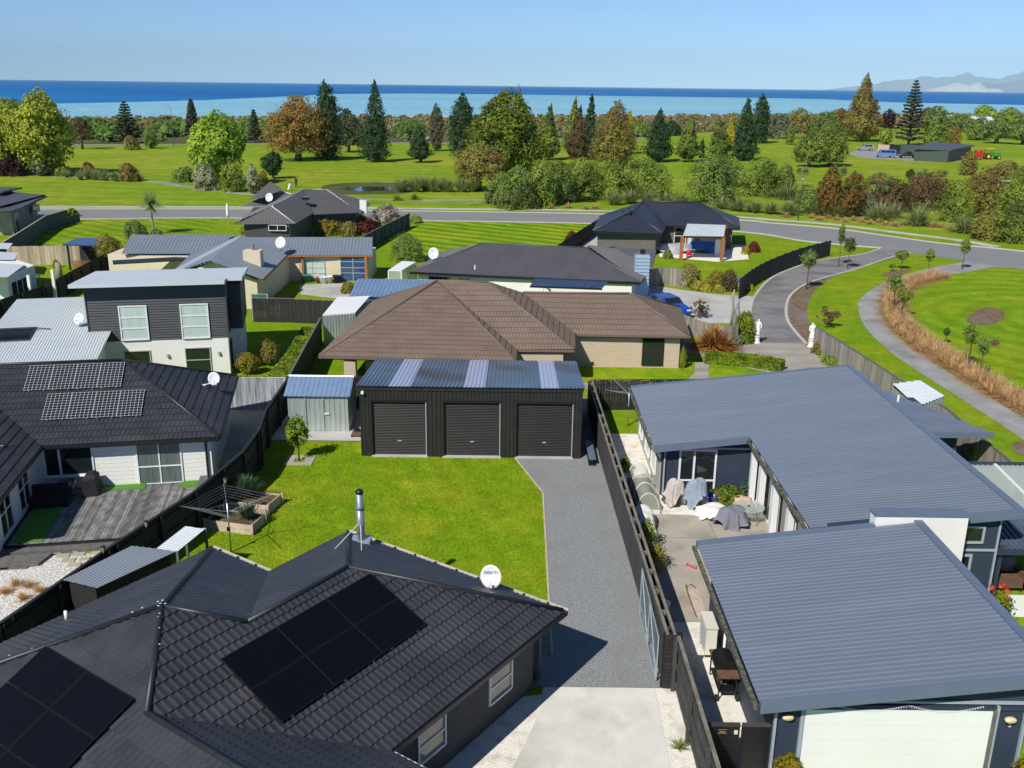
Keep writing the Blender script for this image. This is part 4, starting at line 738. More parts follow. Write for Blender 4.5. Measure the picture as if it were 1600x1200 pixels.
# ------------------------------------------------------------------ two-storey weatherboard house
T2 = math.radians(12); O2 = np.array((-17.05, 55.3))
def X2(x, y, z=0): return (O2[0] + x * math.cos(T2) - y * math.sin(T2), O2[1] + x * math.sin(T2) + y * math.cos(T2), z)
h2 = thing('house', 'two-storey house, charcoal weatherboards above white plaster, flat grey roof', 'house', X2(-4, 3), T2)
d2 = (math.cos(T2), math.sin(T2)); s2 = (-math.sin(T2), math.cos(T2))
MB().prism([X2(*q)[:2] for q in ((0, 0), (0, 7), (-7.7, 7), (-7.7, 0))], 0, 2.42).build('wall', 'white_plaster', h2)
MB().hexa([X2(-7.72, .05, 2.4), X2(.02, .05, 2.4), X2(.02, 6.5, 2.4), X2(-7.72, 6.5, 2.4)], [X2(-7.72, .05, 5.7), X2(.02, .05, 5.7), X2(.02, 6.5, 5.19), X2(-7.72, 6.5, 5.19)]).build('upper_wall', 'weatherboard', h2)
nb = 21; bm_ = None
for i in range(nb):
    za = 2.43 + i * .155; m = MB(); m.hexa([X2(-7.72, -.035, za), X2(.02, -.035, za), X2(.02, .05, za), X2(-7.72, .05, za)], [X2(-7.72, .015, za + .155), X2(.02, .015, za + .155), X2(.02, .05, za + .155), X2(-7.72, .05, za + .155)]); m.build('weatherboard', 'weatherboard', h2)
for xx in (-7.76, 0): MB().prism([X2(xx, -.06)[:2], X2(xx + .07, -.06)[:2], X2(xx + .07, .06)[:2], X2(xx, .06)[:2]], 2.42, 5.7).build('corner_board', 'weatherboard', h2)
def wallpt(P, d, u, v):                                     # hit of a photo ray with a vertical wall through P along d -> (distance along, z)
    r = _f + _rt * (u - 800) / FPX + _up * (600 - v) / FPX; n = np.array((d[1], -d[0])); t = ((np.array(P[:2]) - _C[:2]) @ n) / (r[:2] @ n); q = _C + r * t
    return float((q[:2] - np.array(P[:2])) @ np.array(d)), float(q[2])
def wpx(parent, P, d, u0, v0, u1, v1, **k):
    a, zt = wallpt(P, d, u0, v0); b, zb = wallpt(P, d, u1, v1); p = (P[0] + d[0] * a, P[1] + d[1] * a); return windowp(parent, p, d, b - a, zt - zb, zb, **k)
Wf = X2(0, -.045); wpx(h2, Wf, d2, 186, 480, 232, 529, frame='white_alu', glass='glass_curtain', cols=1, rows=3, ft=.07); wpx(h2, Wf, d2, 282, 477, 327, 526, frame='white_alu', glass='glass_curtain', cols=1, rows=3, ft=.07)
Wl = X2(0, -.01); wpx(h2, Wl, d2, 195, 550, 236, 575, frame='alu', glass='glass', cols=1, splits=[.25]); wpx(h2, Wl, d2, 290, 545, 330, 579, frame='alu', glass='glass', cols=1, splits=[.5])
for u, v in ((262, 555), (342, 551)): a, z = wallpt(Wl, d2, u, v); p = X2(a, -.08, z); MB().box(p[0] - .07, p[0] + .07, p[1] - .06, p[1] + .06, z - .1, z + .08).build('wall_lamp', 'alu', h2)
Ws = X2(.03, 0)
for (ya, w, za, h, g) in ((1.2, .7, 3.2, 1.3, 'glass'), (3.4, .9, 3.6, 1.4, 'glass_blue'), (.9, .8, .3, 1.6, 'glass'), (4.4, .8, 3.2, 1.5, 'glass')): q = X2(.025, ya); windowp(h2, q, s2, w, h, za, 'dark_frame', g, cols=1)
def slab(pts, t, name, mat): m = MB(); m.hexa([(p[0], p[1], p[2]) for p in pts], [(p[0], p[1], p[2] + t) for p in pts]); return m.build(name, mat, h2)
slab([X2(-8.4, -.7, 5.78), X2(.1, -.7, 5.78), X2(.1, 6.8, 5.18), X2(-8.4, 6.8, 5.18)], .2, 'roof', 'roof_pale'); slab([X2(.1, .7, 5.70), X2(1.0, .7, 5.70), X2(1.0, 6.8, 5.2), X2(.1, 6.8, 5.2)], .19, 'roof', 'roof_pale')
MB().prism([X2(.03, 2.2)[:2], X2(.75, 2.2)[:2], X2(.75, 6.5)[:2], X2(.03, 6.5)[:2]], 2.4, 5.2).build('upper_wall', 'weatherboard', h2)
MB().prism([X2(.005, 2.2)[:2], X2(.6, 2.2)[:2], X2(.6, 6.9)[:2], X2(.005, 6.9)[:2]], 0, 2.41).build('wall', 'white_plaster', h2)
wgr = [V3(152, 562, 2.55), V3(-60, 573, 2.55), tuple(np.array(V3(-60, 573, 2.55)) + np.array((-2.3, 10.8, 1.2))), tuple(np.array(V3(152, 562, 2.55)) + np.array((-2.3, 10.8, 1.2)))]
corrugated(h2, 'wing_roof', [wgr[1], wgr[0], wgr[3], wgr[2]], 'roof_pale', .15, .025, .03)
MB().prism([(wgr[0][0] - .5, wgr[0][1] + .5), (wgr[1][0], wgr[1][1] + .5), (wgr[2][0], wgr[2][1]), (wgr[3][0] - .5, wgr[3][1])], 0, 2.4).build('wing_wall', 'white_plaster', h2)
# evacuated-tube solar heater on the pale wing roof
pw_ = Plane([wgr[1], wgr[0], wgr[3], wgr[2]]); so = thing('solar_heater', 'dark evacuated-tube solar water heater on the pale corrugated roof', 'solar heater', tuple(pw_.w((on_plane(pw_, -10, 530)[0], on_plane(pw_, 20, 535)[1], .15))))
for i in range(22):
    a = on_plane(pw_, 44, 534); p0, p1 = pw_.w((a[0] - i * .1, a[1], .14)), pw_.w((a[0] - i * .1 + .0, a[1] + 1.75, .14)); MB().tube([p0, p1], .036, 8).build('glass_tube', 'solar_cell_blue', so, smooth=True)
a = on_plane(pw_, 44, 534); MB().tube([pw_.w((a[0] + .15, a[1] + 1.8, .17)), pw_.w((a[0] - 2.3, a[1] + 1.8, .17))], .07, 8).build('manifold', 'black_metal', so); MB().tube([pw_.w((a[0] + .15, a[1] + 1.8, .17)), pw_.w((a[0] + .9, a[1] + 1.75, .08))], .03, 6).build('pipe', 'black_metal', so)
# ------------------------------------------------------------------ houses farther off
def px_walls(h, pts, z1, mat, name='wall', z0=0): return MB().prism([p[:2] for p in pts], z0, z1).build(name, mat, h)
def ribroof(h, P, mat, pitch=.3, name='roof', amp=.03): return corrugated(h, name, P, mat, pitch, amp, .03)
# long graphite hip roof with chimney (behind the brown roof)
h3 = thing('house', 'long white house with graphite ribbed hip roof and tall blue-grey chimney', 'house', (1, 78, 0))
a, b, c, d = V3(640, 425, 2.25), V3(1000, 442, 2.25), V3(755, 381, 4.2), V3(914, 388, 4.2); bl_, br_ = V3(696, 392, 2.6), V3(1018, 424, 2.25)
ribroof(h3, [a, b, d, c], 'roof_graphite', .2); ribroof(h3, [bl_, a, c], 'roof_graphite', .2); ribroof(h3, [b, br_, V3(960, 388, 3.9), d], 'roof_graphite', .2); ribroof(h3, [br_, V3(1025, 391, 2.6), V3(960, 388, 3.9)], 'roof_graphite', .2)
caps(h3, [(a, c), (c, d), (d, b), (d, V3(960, 388, 3.9)), (br_, V3(960, 388, 3.9))], 'roof_graphite', .08); px_walls(h3, [(a[0] + .7, a[1] + .36), (b[0] - .6, b[1] + .30), (br_[0] - .6, br_[1] + .4), (br_[0] + 1, 88), (bl_[0] + .5, bl_[1])], 2.1, 'white_plaster')
MB().prism([p[:2] for p in (a, b, br_, V3(1025, 391, 2.6), (5, 84), bl_)], 2.08, 2.22).build('soffit', 'black_metal', h3)
dw = np.array(b[:2]) - np.array(a[:2]); dw /= np.linalg.norm(dw); Wp = np.array(a[:2]) + np.array((.7, .33))
for u0, v0, u1, v1 in ((671, 433, 702, 446), (720, 436, 733, 450), (756, 438, 785, 452), (788, 440, 798, 454), (814, 440, 836, 456), (888, 448, 938, 470)): wpx(h3, Wp, dw, u0, v0, u1, v1, frame='dark_frame', glass='glass', cols=2 if u1 - u0 > 20 else 1)
ch = V3(993, 464, 0); cx, cy = 10.45, 76.9
for i in range(14): zq = .2 + i * .28; MB().hexa([(cx - .64, cy - .48, zq), (cx + .58, cy - .48, zq), (cx + .58, cy + .48, zq), (cx - .64, cy + .48, zq)], [(cx - .585, cy - .415, zq + .28), (cx + .515, cy - .415, zq + .28), (cx + .515, cy + .415, zq + .28), (cx - .585, cy + .415, zq + .28)]).build('chimney_board', 'galv', h3)
MB().box(cx - .57, cx + .50, cy - .40, cy + .40, 0, 4.16).build('chimney', 'flash_bluegrey', h3); MB().tube([(cx, cy, 4.1), (cx, cy, 4.5)], .2, 10).build('chimney_pot', 'black_metal', h3)
corrugated(h3, 'awning_roof', [V3(828, 447, 2.25), V3(941, 451, 2.25), V3(950, 441, 2.35), V3(835, 436, 2.35)], 'glass_blue', .3, .04, 0.02); MB().bar(V3(828, 448, 2.2), V3(941, 452, 2.2), .08, .12).build('awning_beam', 'black_metal', h3)
for u, v, r in ((863, 452, .75), (961, 452, .85)):           # round tree-shaped wall art in dark metal
    w_, z = wallpt(Wp, dw, u, v); m = MB(); cc = Wp + dw * w_ + np.array((0, -.12))
    m.tube([(cc[0] + dw[0] * r * math.cos(t), cc[1] + dw[1] * r * math.cos(t), z + r * math.sin(t)) for t in np.linspace(0, 2 * math.pi, 20)], .035, 5)
    rg = random.Random(u)
    for k in range(9): t = math.pi * (k + .5) / 9; m.tube([(cc[0], cc[1], z - r * .7), (cc[0] + dw[0] * r * .4 * math.cos(t), cc[1], z), (cc[0] + dw[0] * r * .9 * math.cos(t), cc[1] + dw[1] * r * .9 * math.cos(t), z + r * .85 * math.sin(t))], .03, 4)
    m.build('wall_art', 'black_metal', h3)
MB().tube([V3(742, 421, 3.0), tuple(np.array(V3(742, 421, 3.0)) + np.array((0, 0, .35)))], .06, 8).build('vent_pipe', 'plastic_white', h3)
# navy tiled house by the road
h4 = thing('house', 'grey brick house with navy tiled hip roof beside the road bend', 'house', (15, 105, 0)); z4 = 2.4
n1, n2, n3, n4, n5, n6 = V3(926, 361, z4), V3(1034, 365, z4), V3(1041, 352, z4), V3(1156, 357, z4), V3(1154, 340, z4), V3(950, 345, z4)
k1, k2, k3 = V3(989, 331, 4.05), V3(1005, 315, 4.5), V3(1093, 317, 4.5); nb_ = (n6[0] - .5, 114, z4)
tiled_roof(h4, [[n1, n2, k1], [n2, n3, k2], [n2, k2, k1], [n3, n4, k3, k2], [n4, n5, k3], [nb_, n1, k1], [nb_, k1, k2]], 'tile_navy', pw=2.4, ph=.4, ribs=1, budget=0, base='tile_navy')
caps(h4, [(n1, k1), (n2, k1), (k1, k2), (k2, k3), (k3, n4)], 'tile_navy', .12); MB().prism([p[:2] for p in (n1, n2, n3, n4, n5, nb_)], 2.2, 2.38).build('soffit', 'black_metal', h4)
px_walls(h4, [(n1[0] + .6, n1[1] + .7), (n2[0] - .5, n2[1] + .7), (n3[0] - .3, n3[1] + .8), (n4[0] - .6, n4[1] + .8), (n5[0] - .6, n5[1]), (nb_[0] + .6, 113)], 2.25, 'brick_grey')
dn = np.array(n2[:2]) - np.array(n1[:2]); dn /= np.linalg.norm(dn); Wn = np.array((n1[0] + .6, n1[1] + .66))
wpx(h4, Wn, dn, 978, 366, 1004, 373, frame='dark_frame', glass='glass', cols=2); dn3 = np.array(n4[:2]) - np.array(n3[:2]); dn3 /= np.linalg.norm(dn3); Wn3 = np.array((n3[0] - .3, n3[1] + .76))
wpx(h4, Wn3, dn3, 1055, 356, 1070, 381, frame='white_alu', glass='glass', cols=1, rows=2, name='door'); wpx(h4, Wn3, dn3, 1096, 370, 1127, 384, frame='white_alu', glass='glass_curtain', cols=2, rows=2); wpx(h4, Wn3, dn3, 1076, 370, 1083, 384, frame='white_alu', glass='glass_curtain', cols=1)
S('side_path', [(895, 393), (938, 393), (936, 358), (931, 356)], .02, 'concrete_pale')
w_, z = wallpt(Wn, dn, 1020, 383); MB().box(Wn[0] + w_ - .22, Wn[0] + w_ + .22, Wn[1] - .5, Wn[1] - .25, z - .3, z + .35).build('meter_box', 'black_metal', h4)
pg = thing('pergola', 'pergola with orange timber posts and pale corrugated roof beside navy house', 'pergola', V3(1100, 398, 0))
pr = [V3(1067, 369, 2.55), V3(1131, 370, 2.55), V3(1134, 352, 2.75), V3(1074, 350, 2.75)]; corrugated(pg, 'roof', pr, 'roof_pale', .3, .03, .02)
for p in (pr[0], pr[1]): MB().box(p[0] - .16, p[0] + .16, p[1] + .1, p[1] + .42, 0, 2.5).build('post', 'timber_orange', pg)
for p in (pr[2], pr[3]): MB().box(p[0] - .1, p[0] + .1, p[1] - .3, p[1] - .1, 0, 2.7).build('post', 'timber_orange', pg)
MB().bar(np.array(pr[0]) + np.array((0, .25, -.12)), np.array(pr[1]) + np.array((0, .25, -.12)), .12, .18).build('beam', 'timber_orange', pg)
# slate-grey L-shaped house with cream walls
h5 = thing('house', 'cream-walled house with slate-grey ribbed roof, wide glazing and block chimney', 'house', (-22, 82, 0))
R0, R1_, e1, e2, e3 = V3(378, 368, 3.9), V3(327, 408, 3.9), V3(448, 399, 2.4), V3(410, 438, 2.4), V3(268, 427, 2.4)
ww = [V3(448, 399, 2.4), V3(582, 399, 2.4), V3(582, 371, 3.5), V3(366, 371, 3.5)]
ribroof(h5, ww, 'roof_steel', .3); ribroof(h5, [e1, e2, R1_, R0], 'roof_steel', .3); ribroof(h5, [e3, V3(300, 395, 2.4), R0, R1_], 'roof_steel', .3); ribroof(h5, [V3(190, 397, 2.45), V3(305, 397, 2.45), V3(372, 367, 3.6), V3(205, 367, 3.6)], 'roof_steel', .3)
ribroof(h5, [ww[2], (ww[2][0] - 24, ww[2][1] + 3, 2.4), (ww[3][0], ww[3][1] + .1, 3.5)], 'roof_steel', .3)
yw = ww[0][1] + .6; px_walls(h5, [(ww[0][0] - .6, yw), (ww[1][0] - .4, yw), (ww[1][0] - .4, yw + 5), (-36, yw + 6), (-36, 84), (-27.6, 83)], 2.3, 'cream_wall'); px_walls(h5, [(e2[0] - .6, e2[1] + .6), (e2[0] - .6, yw), (e3[0] + .6, yw), (e3[0] + .6, e2[1] + .6)], 2.32, 'cream_wall')
MB().add([(e2[0] - .6, e2[1] + .62, 2.3), (e3[0] + .6, e2[1] + .62, 2.3), (R1_[0], e2[1] + .62, 3.7)], [(0, 2, 1)]).build('gable', 'cream_wall', h5)
Wm = (ww[0][0], yw - .02); dm = (1.0, 0.0)
wpx(h5, Wm, dm, 468, 401, 508, 439, frame='alu', glass='glass_curtain', cols=2, splits=[.33, .55, .8]); wpx(h5, Wm, dm, 532, 401, 571, 439, frame='alu', glass='glass_blue', cols=2, splits=[.33, .55, .8])
for x in (ww[1][0] - .55, ww[0][0] + 1.3): MB().box(x - .1, x + .1, yw - .35, yw - .15, 0, 2.35).build('post', 'timber_orange', h5)
gutter(h5, [(ww[0], ww[1]), (e1, e2)], 'timber_orange', .1, .14); cq = V3(396, 405, 3.3); MB().box(cq[0] - .7, cq[0] + .7, cq[1] - .5, cq[1] + .5, 2.6, 4.05).build('chimney', 'cream_wall', h5); MB().tube([(cq[0], cq[1], 4.0), (cq[0], cq[1], 4.5)], .18, 8).build('chimney_pot', 'steel', h5)
gutter(h5, [(V3(176, 409, 2.3), V3(305, 402, 2.3))], 'black_metal', 1.8, .08, 'porch_roof')
# warm-grey hip house between road and slate house
h6 = thing('house', 'dark house with warm-grey hip roofs and white chimney by the road', 'house', (-25, 110, 0)); q = lambda u, v, z: V3(u, v, z)
ribroof(h6, [q(487, 336, 2.5), q(563, 334, 2.5), q(511, 297, 4.65), q(475, 297, 4.65)], 'roof_warmgrey', .3); ribroof(h6, [q(563, 334, 2.5), q(581, 318, 2.5), q(511, 297, 4.65)], 'roof_warmgrey', .3); ribroof(h6, [q(368, 351, 2.5), q(461, 350, 2.5), q(425, 323, 4.2)], 'roof_warmgrey', .3)
ribroof(h6, [q(461, 350, 2.5), q(487, 336, 2.5), q(475, 297, 4.65), q(425, 323, 4.2)], 'roof_warmgrey', .3); ribroof(h6, [q(395, 331, 2.7), q(368, 351, 2.5), q(425, 323, 4.2), q(475, 297, 4.65)], 'roof_warmgrey', .3)
ribroof(h6, [q(377, 323, 2.5), q(420, 323, 2.5), q(455, 304, 4.3), q(433, 297, 4.3)], 'roof_warmgrey', .3); caps(h6, [(q(425, 323, 4.2), q(461, 350, 2.5)), (q(511, 297, 4.65), q(563, 334, 2.5)), (q(475, 297, 4.65), q(425, 323, 4.2)), (q(475, 297, 4.65), q(511, 297, 4.65)), (q(433, 297, 4.3), q(455, 304, 4.3))], 'roof_pale', .06)
g_ = q(368, 351, 2.5); px_walls(h6, [(g_[0] + .7, g_[1] + .7), (q(461, 350, 2.5)[0] - .6, g_[1] + 1), (q(487, 336, 2.5)[0], q(487, 336, 2.5)[1] + .8), (q(563, 334, 2.5)[0] - .6, q(563, 334, 2.5)[1] + .6), (q(581, 318, 2.5)[0] - 1, 121), (-32, 118)], 2.4, 'weatherboard')
wpx(h6, (g_[0], g_[1] + .66), (1, .01), 420, 352, 447, 360, frame='white_alu', glass='glass', cols=2); cq = q(568, 324, 2.9); MB().box(cq[0] - .4, cq[0] + .4, cq[1] - .35, cq[1] + .35, 2.2, 3.75).build('chimney', 'white_plaster', h6); MB().tube([(cq[0], cq[1], 3.7), (cq[0], cq[1], 4.1)], .08, 8).build('chimney_pot', 'steel', h6)
sk = q(478, 309, 4.3); MB().box(sk[0] - .4, sk[0] + .4, sk[1] - .4, sk[1] + .4, sk[2] - .2, sk[2] + .1).build('skylight', 'glass', h6)
# far-left house
h7 = thing('house', 'grey house with dark monopitch roof at the left edge by the road', 'house', V3(20, 360, 0))
ra, rb, rc_, rd = V3(20, 331, 2.7), V3(74, 308.5, 2.7), V3(70, 306, 3.3), V3(-40, 297, 3.3); r0_ = V3(-40, 335, 2.7)
plm = MB(); plm.hexa([ra, rb, rc_, rd, r0_], [tuple(np.array(p) + np.array((0, 0, .15))) for p in (ra, rb, rc_, rd, r0_)]); plm.build('roof', 'roof_graphite', h7); px_walls(h7, [(ra[0] - .5, ra[1] + .5), (rb[0] - .9, rb[1] - 1.2), (rb[0] - 6, rb[1] - .5), (ra[0] - 8, ra[1] + 5), (ra[0] - 8, ra[1] + .5)], 2.68, 'concrete_patio')
dv = np.array((rb[0] - ra[0], rb[1] - ra[1])); dv /= np.linalg.norm(dv); W7 = (ra[0] - .46, ra[1] + .46)
for t0, w, zz, hh in ((1.0, 1.5, .1, 2.1), (8.6, 2.6, 1.4, .8)): windowp(h7, (W7[0] + dv[0] * t0, W7[1] + dv[1] * t0), dv, w, hh, zz, 'white_alu', 'glass', cols=2)
MB().box(rd[0] + 1, rd[0] + 6, rd[1] - 6, rd[1] - 2, 2.7, 3.7).build('clerestory', 'weatherboard', h7); MB().box(rd[0] + .3, rd[0] + 7, rd[1] - 6.6, rd[1] - 1.5, 3.7, 3.9).build('upper_roof', 'roof_graphite', h7)
# left-edge house with three pale stepped roofs
h8 = thing('house', 'white house with three pale stepped roofs cut by the left edge', 'house', V3(0, 425, 0))
for k, (A, B, C, D, z) in enumerate((((-40, 389), (13, 389), (20, 380), (-40, 378), 2.6), ((-40, 406), (22, 406), (28, 395), (-40, 391), 2.7), ((-40, 434), (12, 433), (38, 414), (-40, 408), 2.8))):
    m = MB(); m.hexa([V3(*A, z), V3(*B, z), V3(*C, z), V3(*D, z)], [V3(*A, z + .16), V3(*B, z + .16), V3(*C, z + .16), V3(*D, z + .16)]); m.build('roof', 'roof_pale', h8)
pq = V3(8, 434, 2.7); px_walls(h8, [(pq[0] - .2, pq[1] + .6), (pq[0] - 8, pq[1] + .6), (pq[0] - 8, pq[1] + 12), (pq[0] - .2, pq[1] + 5)], 2.75, 'white_plaster'); windowp(h8, (pq[0] - .18, pq[1] + 1), (.0, 1), 2.6, 2.0, .1, 'white_alu', 'glass', cols=3)
for t in (0, 2.4): MB().box(pq[0] + 1.2 + t * .3, pq[0] + 1.4 + t * .3, pq[1] + .8 + t, pq[1] + 1.0 + t, 0, 2.75).build('verandah_post', 'white_paint', h8)
# gazebo, sheds
gz = thing('gazebo', 'small dark timber gazebo with blue roof and lattice panels', 'gazebo', (-40, 89.5, 0)); MB().hexa([(-41.8, 88.0, 2.35), (-38.4, 88.0, 2.35), (-38.4, 91.2, 2.5), (-41.8, 91.2, 2.5)], [(-41.8, 88.0, 2.47), (-38.4, 88.0, 2.47), (-38.4, 91.2, 2.62), (-41.8, 91.2, 2.62)]).build('roof', 'glass_blue', gz)
for x, y in ((-41.5, 88.3), (-38.7, 88.3), (-41.5, 90.9), (-38.7, 90.9)): MB().box(x - .08, x + .08, y - .08, y + .08, 0, 2.4).build('post', 'fence_black', gz)
lt = MB()
for i in range(14):
    x = -41.4 + i * .1; lt.bar((x, 88.3, .1), (x + .5, 88.3, .95), .03, .03); lt.bar((x + .5, 88.3, .1), (x, 88.3, .95), .03, .03)
lt.build('lattice', 'timber_orange', gz); MB().box(-41.5, -38.7, 90.85, 90.95, 0, 2.3).build('back_wall', 'fence_black', gz)
bs_ = thing('garden_shed', 'blue steel garden shed between the cream-walled house and the brown roof', 'shed', (-9, 70, 0)); m = MB(); ribbed(m, (-11.6, 68), (-5, 68), 0, 2.25, .3, .03); ribbed(m, (-5, 68), (-5, 72), 0, 2.25, .3, .03); ribbed(m, (-11.6, 72), (-11.6, 68), 0, 2.25, .3, .03); m.build('wall', 'flash_bluegrey', bs_)
corrugated(bs_, 'roof', [(-11.9, 67.8, 2.25), (-4.9, 67.8, 2.25), (-4.9, 72, 2.75), (-11.9, 72, 2.75)], 'zinc_roof', .3, .03, .02)
ws_ = thing('garden_shed', 'white metal garden shed squeezed between fence and brown roof', 'shed', (-12, 64, 0)); m = MB(); A, B, C, D = V3(504, 494, 2.1), V3(555, 490, 2.1), V3(578, 464, 2.3), V3(527, 466, 2.3)
ribbed(m, (A[0], A[1]), (B[0], B[1]), 0, 2.1, .2, .02); ribbed(m, (B[0], B[1]), (C[0], C[1]), 0, 2.1, .2, .02); ribbed(m, (D[0], D[1]), (A[0], A[1]), 0, 2.1, .2, .02); m.build('wall', 'zinc', ws_); MB().hexa([A, B, C, D], [tuple(np.array(p) + np.array((0, 0, .08))) for p in (A, B, C, D)]).build('roof', 'white_paint', ws_)
w2_ = thing('glasshouse', 'small white-roofed glasshouse behind the blue shed', 'glasshouse', V3(630, 430, 0)); A, B, C, D = V3(607, 423, 1.9), V3(627, 424, 1.9), V3(650, 410, 2.1), V3(628, 409, 2.1); MB().hexa([A, B, C, D], [tuple(np.array(p) + np.array((0, 0, .06))) for p in (A, B, C, D)]).build('roof', 'white_paint', w2_)
MB().prism([p[:2] for p in (A, B, C, D)], 0, 1.9).build('wall', 'clear_roof', w2_)
for p in (A, B, C, D): MB().box(p[0] - .05, p[0] + .05, p[1] - .05, p[1] + .05, 0, 1.9).build('post', 'white_paint', w2_)
rs = thing('garden_shed', 'pale green corrugated garden shed beyond the blue-grey roof', 'shed', (21, 46.8, 0)); A, B, C, D = V3(1395, 601, 2.0), V3(1433, 636, 1.9), V3(1476, 620, 1.9), V3(1437, 595, 2.0); corrugated(rs, 'roof', [A, B, C, D], 'roof_pale', .22, .04, .03)
m = MB(); P4 = [A, B, C, D]
for i in range(4): ribbed(m, P4[(i) % 4][:2], P4[(i + 1) % 4][:2], 0, 1.9, .25, .02)
m.build('wall', 'zinc', rs)
cs = thing('club_shed', 'dark green implement shed with grey roof on the golf course', 'shed', V3(1470, 248, 0)); A, B, C, D = V3(1428, 233, 2.9), V3(1487, 235.5, 2.9), V3(1523, 228.5, 3.1), V3(1456, 223.5, 3.6)
MB().hexa([A, B, C, D], [tuple(np.array(p) + np.array((0, 0, .3))) for p in (A, B, C, D)]).build('roof', 'roof_graphite', cs); pm('shed_green', (.05, .075, .06), rough=.6); px_walls(cs, [(A[0] + .5, A[1] + .5), (B[0] - .5, B[1] + .4), (C[0] - .8, C[1] + .2), (D[0], D[1] - .5)], 2.9, 'shed_green')
MB().box(A[0] + 2.0, A[0] + 5.2, A[1] - .1, A[1] + .6, 0, 2.4).build('door', 'dark_inside', cs)
for k, (u0, u1, m_) in enumerate(((1370, 1388, 'fence_tan'), (1388, 1405, 'fence_black'), (1405, 1433, 'shed_green'))):
    pa, pb = V3(u0, 241.5, 0), V3(u1, 243, 0); w = thing('yard_screen', ('tan plywood', 'black mesh', 'dark green') [k] + ' screen wall beside the implement shed', 'screen wall', pa); MB().bar((pa[0], pa[1], 1.4), (pb[0], pb[1], 1.4), .15, 2.8).build('sheet', m_, w); MB().box(pa[0] - .08, pa[0] + .08, pa[1] - .12, pa[1] + .12, 0, 2.9).build('post', 'timber_grey', w)
for k, (u0, u1, v, L) in enumerate(((1462, 1486, 199, 'long low white farm building seen over the trees'), (1517, 1545, 203, 'white two-level farm building among far trees by the coast'))):
    A, B = V3(u0, v, 0), V3(u1, v, 0); t = thing('farm_building', L, 'building', A); MB().box(A[0], B[0], A[1], A[1] + 9, 0, 4).build('wall', 'white_plaster', t); MB().hexa([(A[0] - .6, A[1] - .6, 4), (B[0] + .6, A[1] - .6, 4), (B[0] + .6, A[1] + 9.6, 4), (A[0] - .6, A[1] + 9.6, 4)], [(A[0] - .6, A[1] + 3.9, 6), (B[0] + .6, A[1] + 3.9, 6), (B[0] + .6, A[1] + 5, 6), (A[0] - .6, A[1] + 5, 6)]).build('roof', 'roof_pale', t)
    for i in range(4): MB().box(A[0] + (B[0] - A[0]) * (.1 + .23 * i), A[0] + (B[0] - A[0]) * (.22 + .23 * i), A[1] - .08, A[1], 1.2, 2.8).build('window', 'glass', t)
# lean-to woodshed and pale sheet roof against the black fence
wsd = thing('woodshed', 'dark lean-to woodshed with grey corrugated roof against the black fence', 'shed', (-12.6, 28, 0)); A, B, C, D = V3(98, 906, 1.95), V3(152, 919, 1.85), V3(276, 861, 1.85), V3(206, 853, 1.95)
corrugated(wsd, 'roof', [B, C, D, A], 'roof_steel', .1, .02, .0); MB().prism([(A[0] + .15, A[1] + .1), (B[0] - .1, B[1] + .1), (C[0] - .2, C[1] - .1), (D[0] + .1, D[1] - .1)], 0, 1.78).build('wall', 'fence_black', wsd)
ps = thing('canopy_roof', 'pale corrugated sheet canopy on posts next to the woodshed', 'canopy', (-11.2, 30, 0)); A, B, C, D = V3(245, 857, 1.9), V3(277, 862, 1.85), V3(321, 826, 1.85), V3(289, 823, 1.9); corrugated(ps, 'sheet', [B, C, D, A], 'roof_pale', .12, .02, .0)
for p in (A, B, C, D): MB().box(p[0] - .04, p[0] + .04, p[1] - .04, p[1] + .04, 0, 1.86).build('post', 'timber_grey', ps)
# ------------------------------------------------------------------ fences
def fence(label, pts, h, mat, side=1, pal=.15, gap=.008, cap='timber_cap', post=2.4, parts=True, seed=1, z0=.0, capw=.12, rails=3, railmat=None, group=None):
    t = thing('fence', label, 'fence', (pts[0][0], pts[0][1], 0), group=group); rg = random.Random(seed); me = []
    for hh in (h - .02, h, h + .015):
        b = MB().box(0, pal, -.011, .011, 0, hh); m = bpy.data.meshes.new('paling'); m.from_pydata(b.v, [], b.f); setmat(m, mat); me.append(m)
    cnt = 0; rest = MB()
    for i in range(len(pts) - 1):
        a, b = np.array(pts[i][:2], float), np.array(pts[i + 1][:2], float); L = np.linalg.norm(b - a); d = (b - a) / L; o = np.array((-d[1], d[0])) * side; ang = math.atan2(d[1], d[0]); n = int(L / (pal + gap)); st = L / n
        for k in range(n):
            p = a + d * (k * st) + o * rg.uniform(-.004, .004); M = Matrix.Translation((p[0], p[1], z0)) @ Matrix.Rotation(ang, 4, 'Z') @ Matrix.Rotation(rg.uniform(-.004, .004), 4, 'Y')
            if parts and cnt < 300: link(bpy.data.objects.new('paling', rg.choice(me)), t, M); cnt += 1
            else: q = a + d * (k * st + pal); w_ = o * .012; rest.prism([(p - w_)[:2], (q - w_)[:2], (q + w_)[:2], (p + w_)[:2]], z0, z0 + h)
        for f in ([.15, .5, .85] if rails == 3 else [.2, .8]): A, B = a + o * .04, b + o * .04; MB().bar((A[0], A[1], z0 + h * f), (B[0], B[1], z0 + h * f), .05, .09).build('rail', railmat or mat, t)
        for k in range(int(L / post) + 1): q = a + d * min(k * post, L - .05) + o * .10; MB().box(q[0] - .05, q[0] + .05, q[1] - .05, q[1] + .05, z0, z0 + h - .03).build('post', railmat or mat, t)
        if cap: MB().bar((a[0] + o[0] * .03, a[1] + o[1] * .03, z0 + h + .032), (b[0] + o[0] * .03, b[1] + o[1] * .03, z0 + h + .032), capw, .03).build('cap', cap, t)
    if rest.f: rest.build('paling', mat, t, kind='stuff')
    return t
g2d = lambda L, z: [tuple(G(u, v, z)[:2]) for u, v in L]
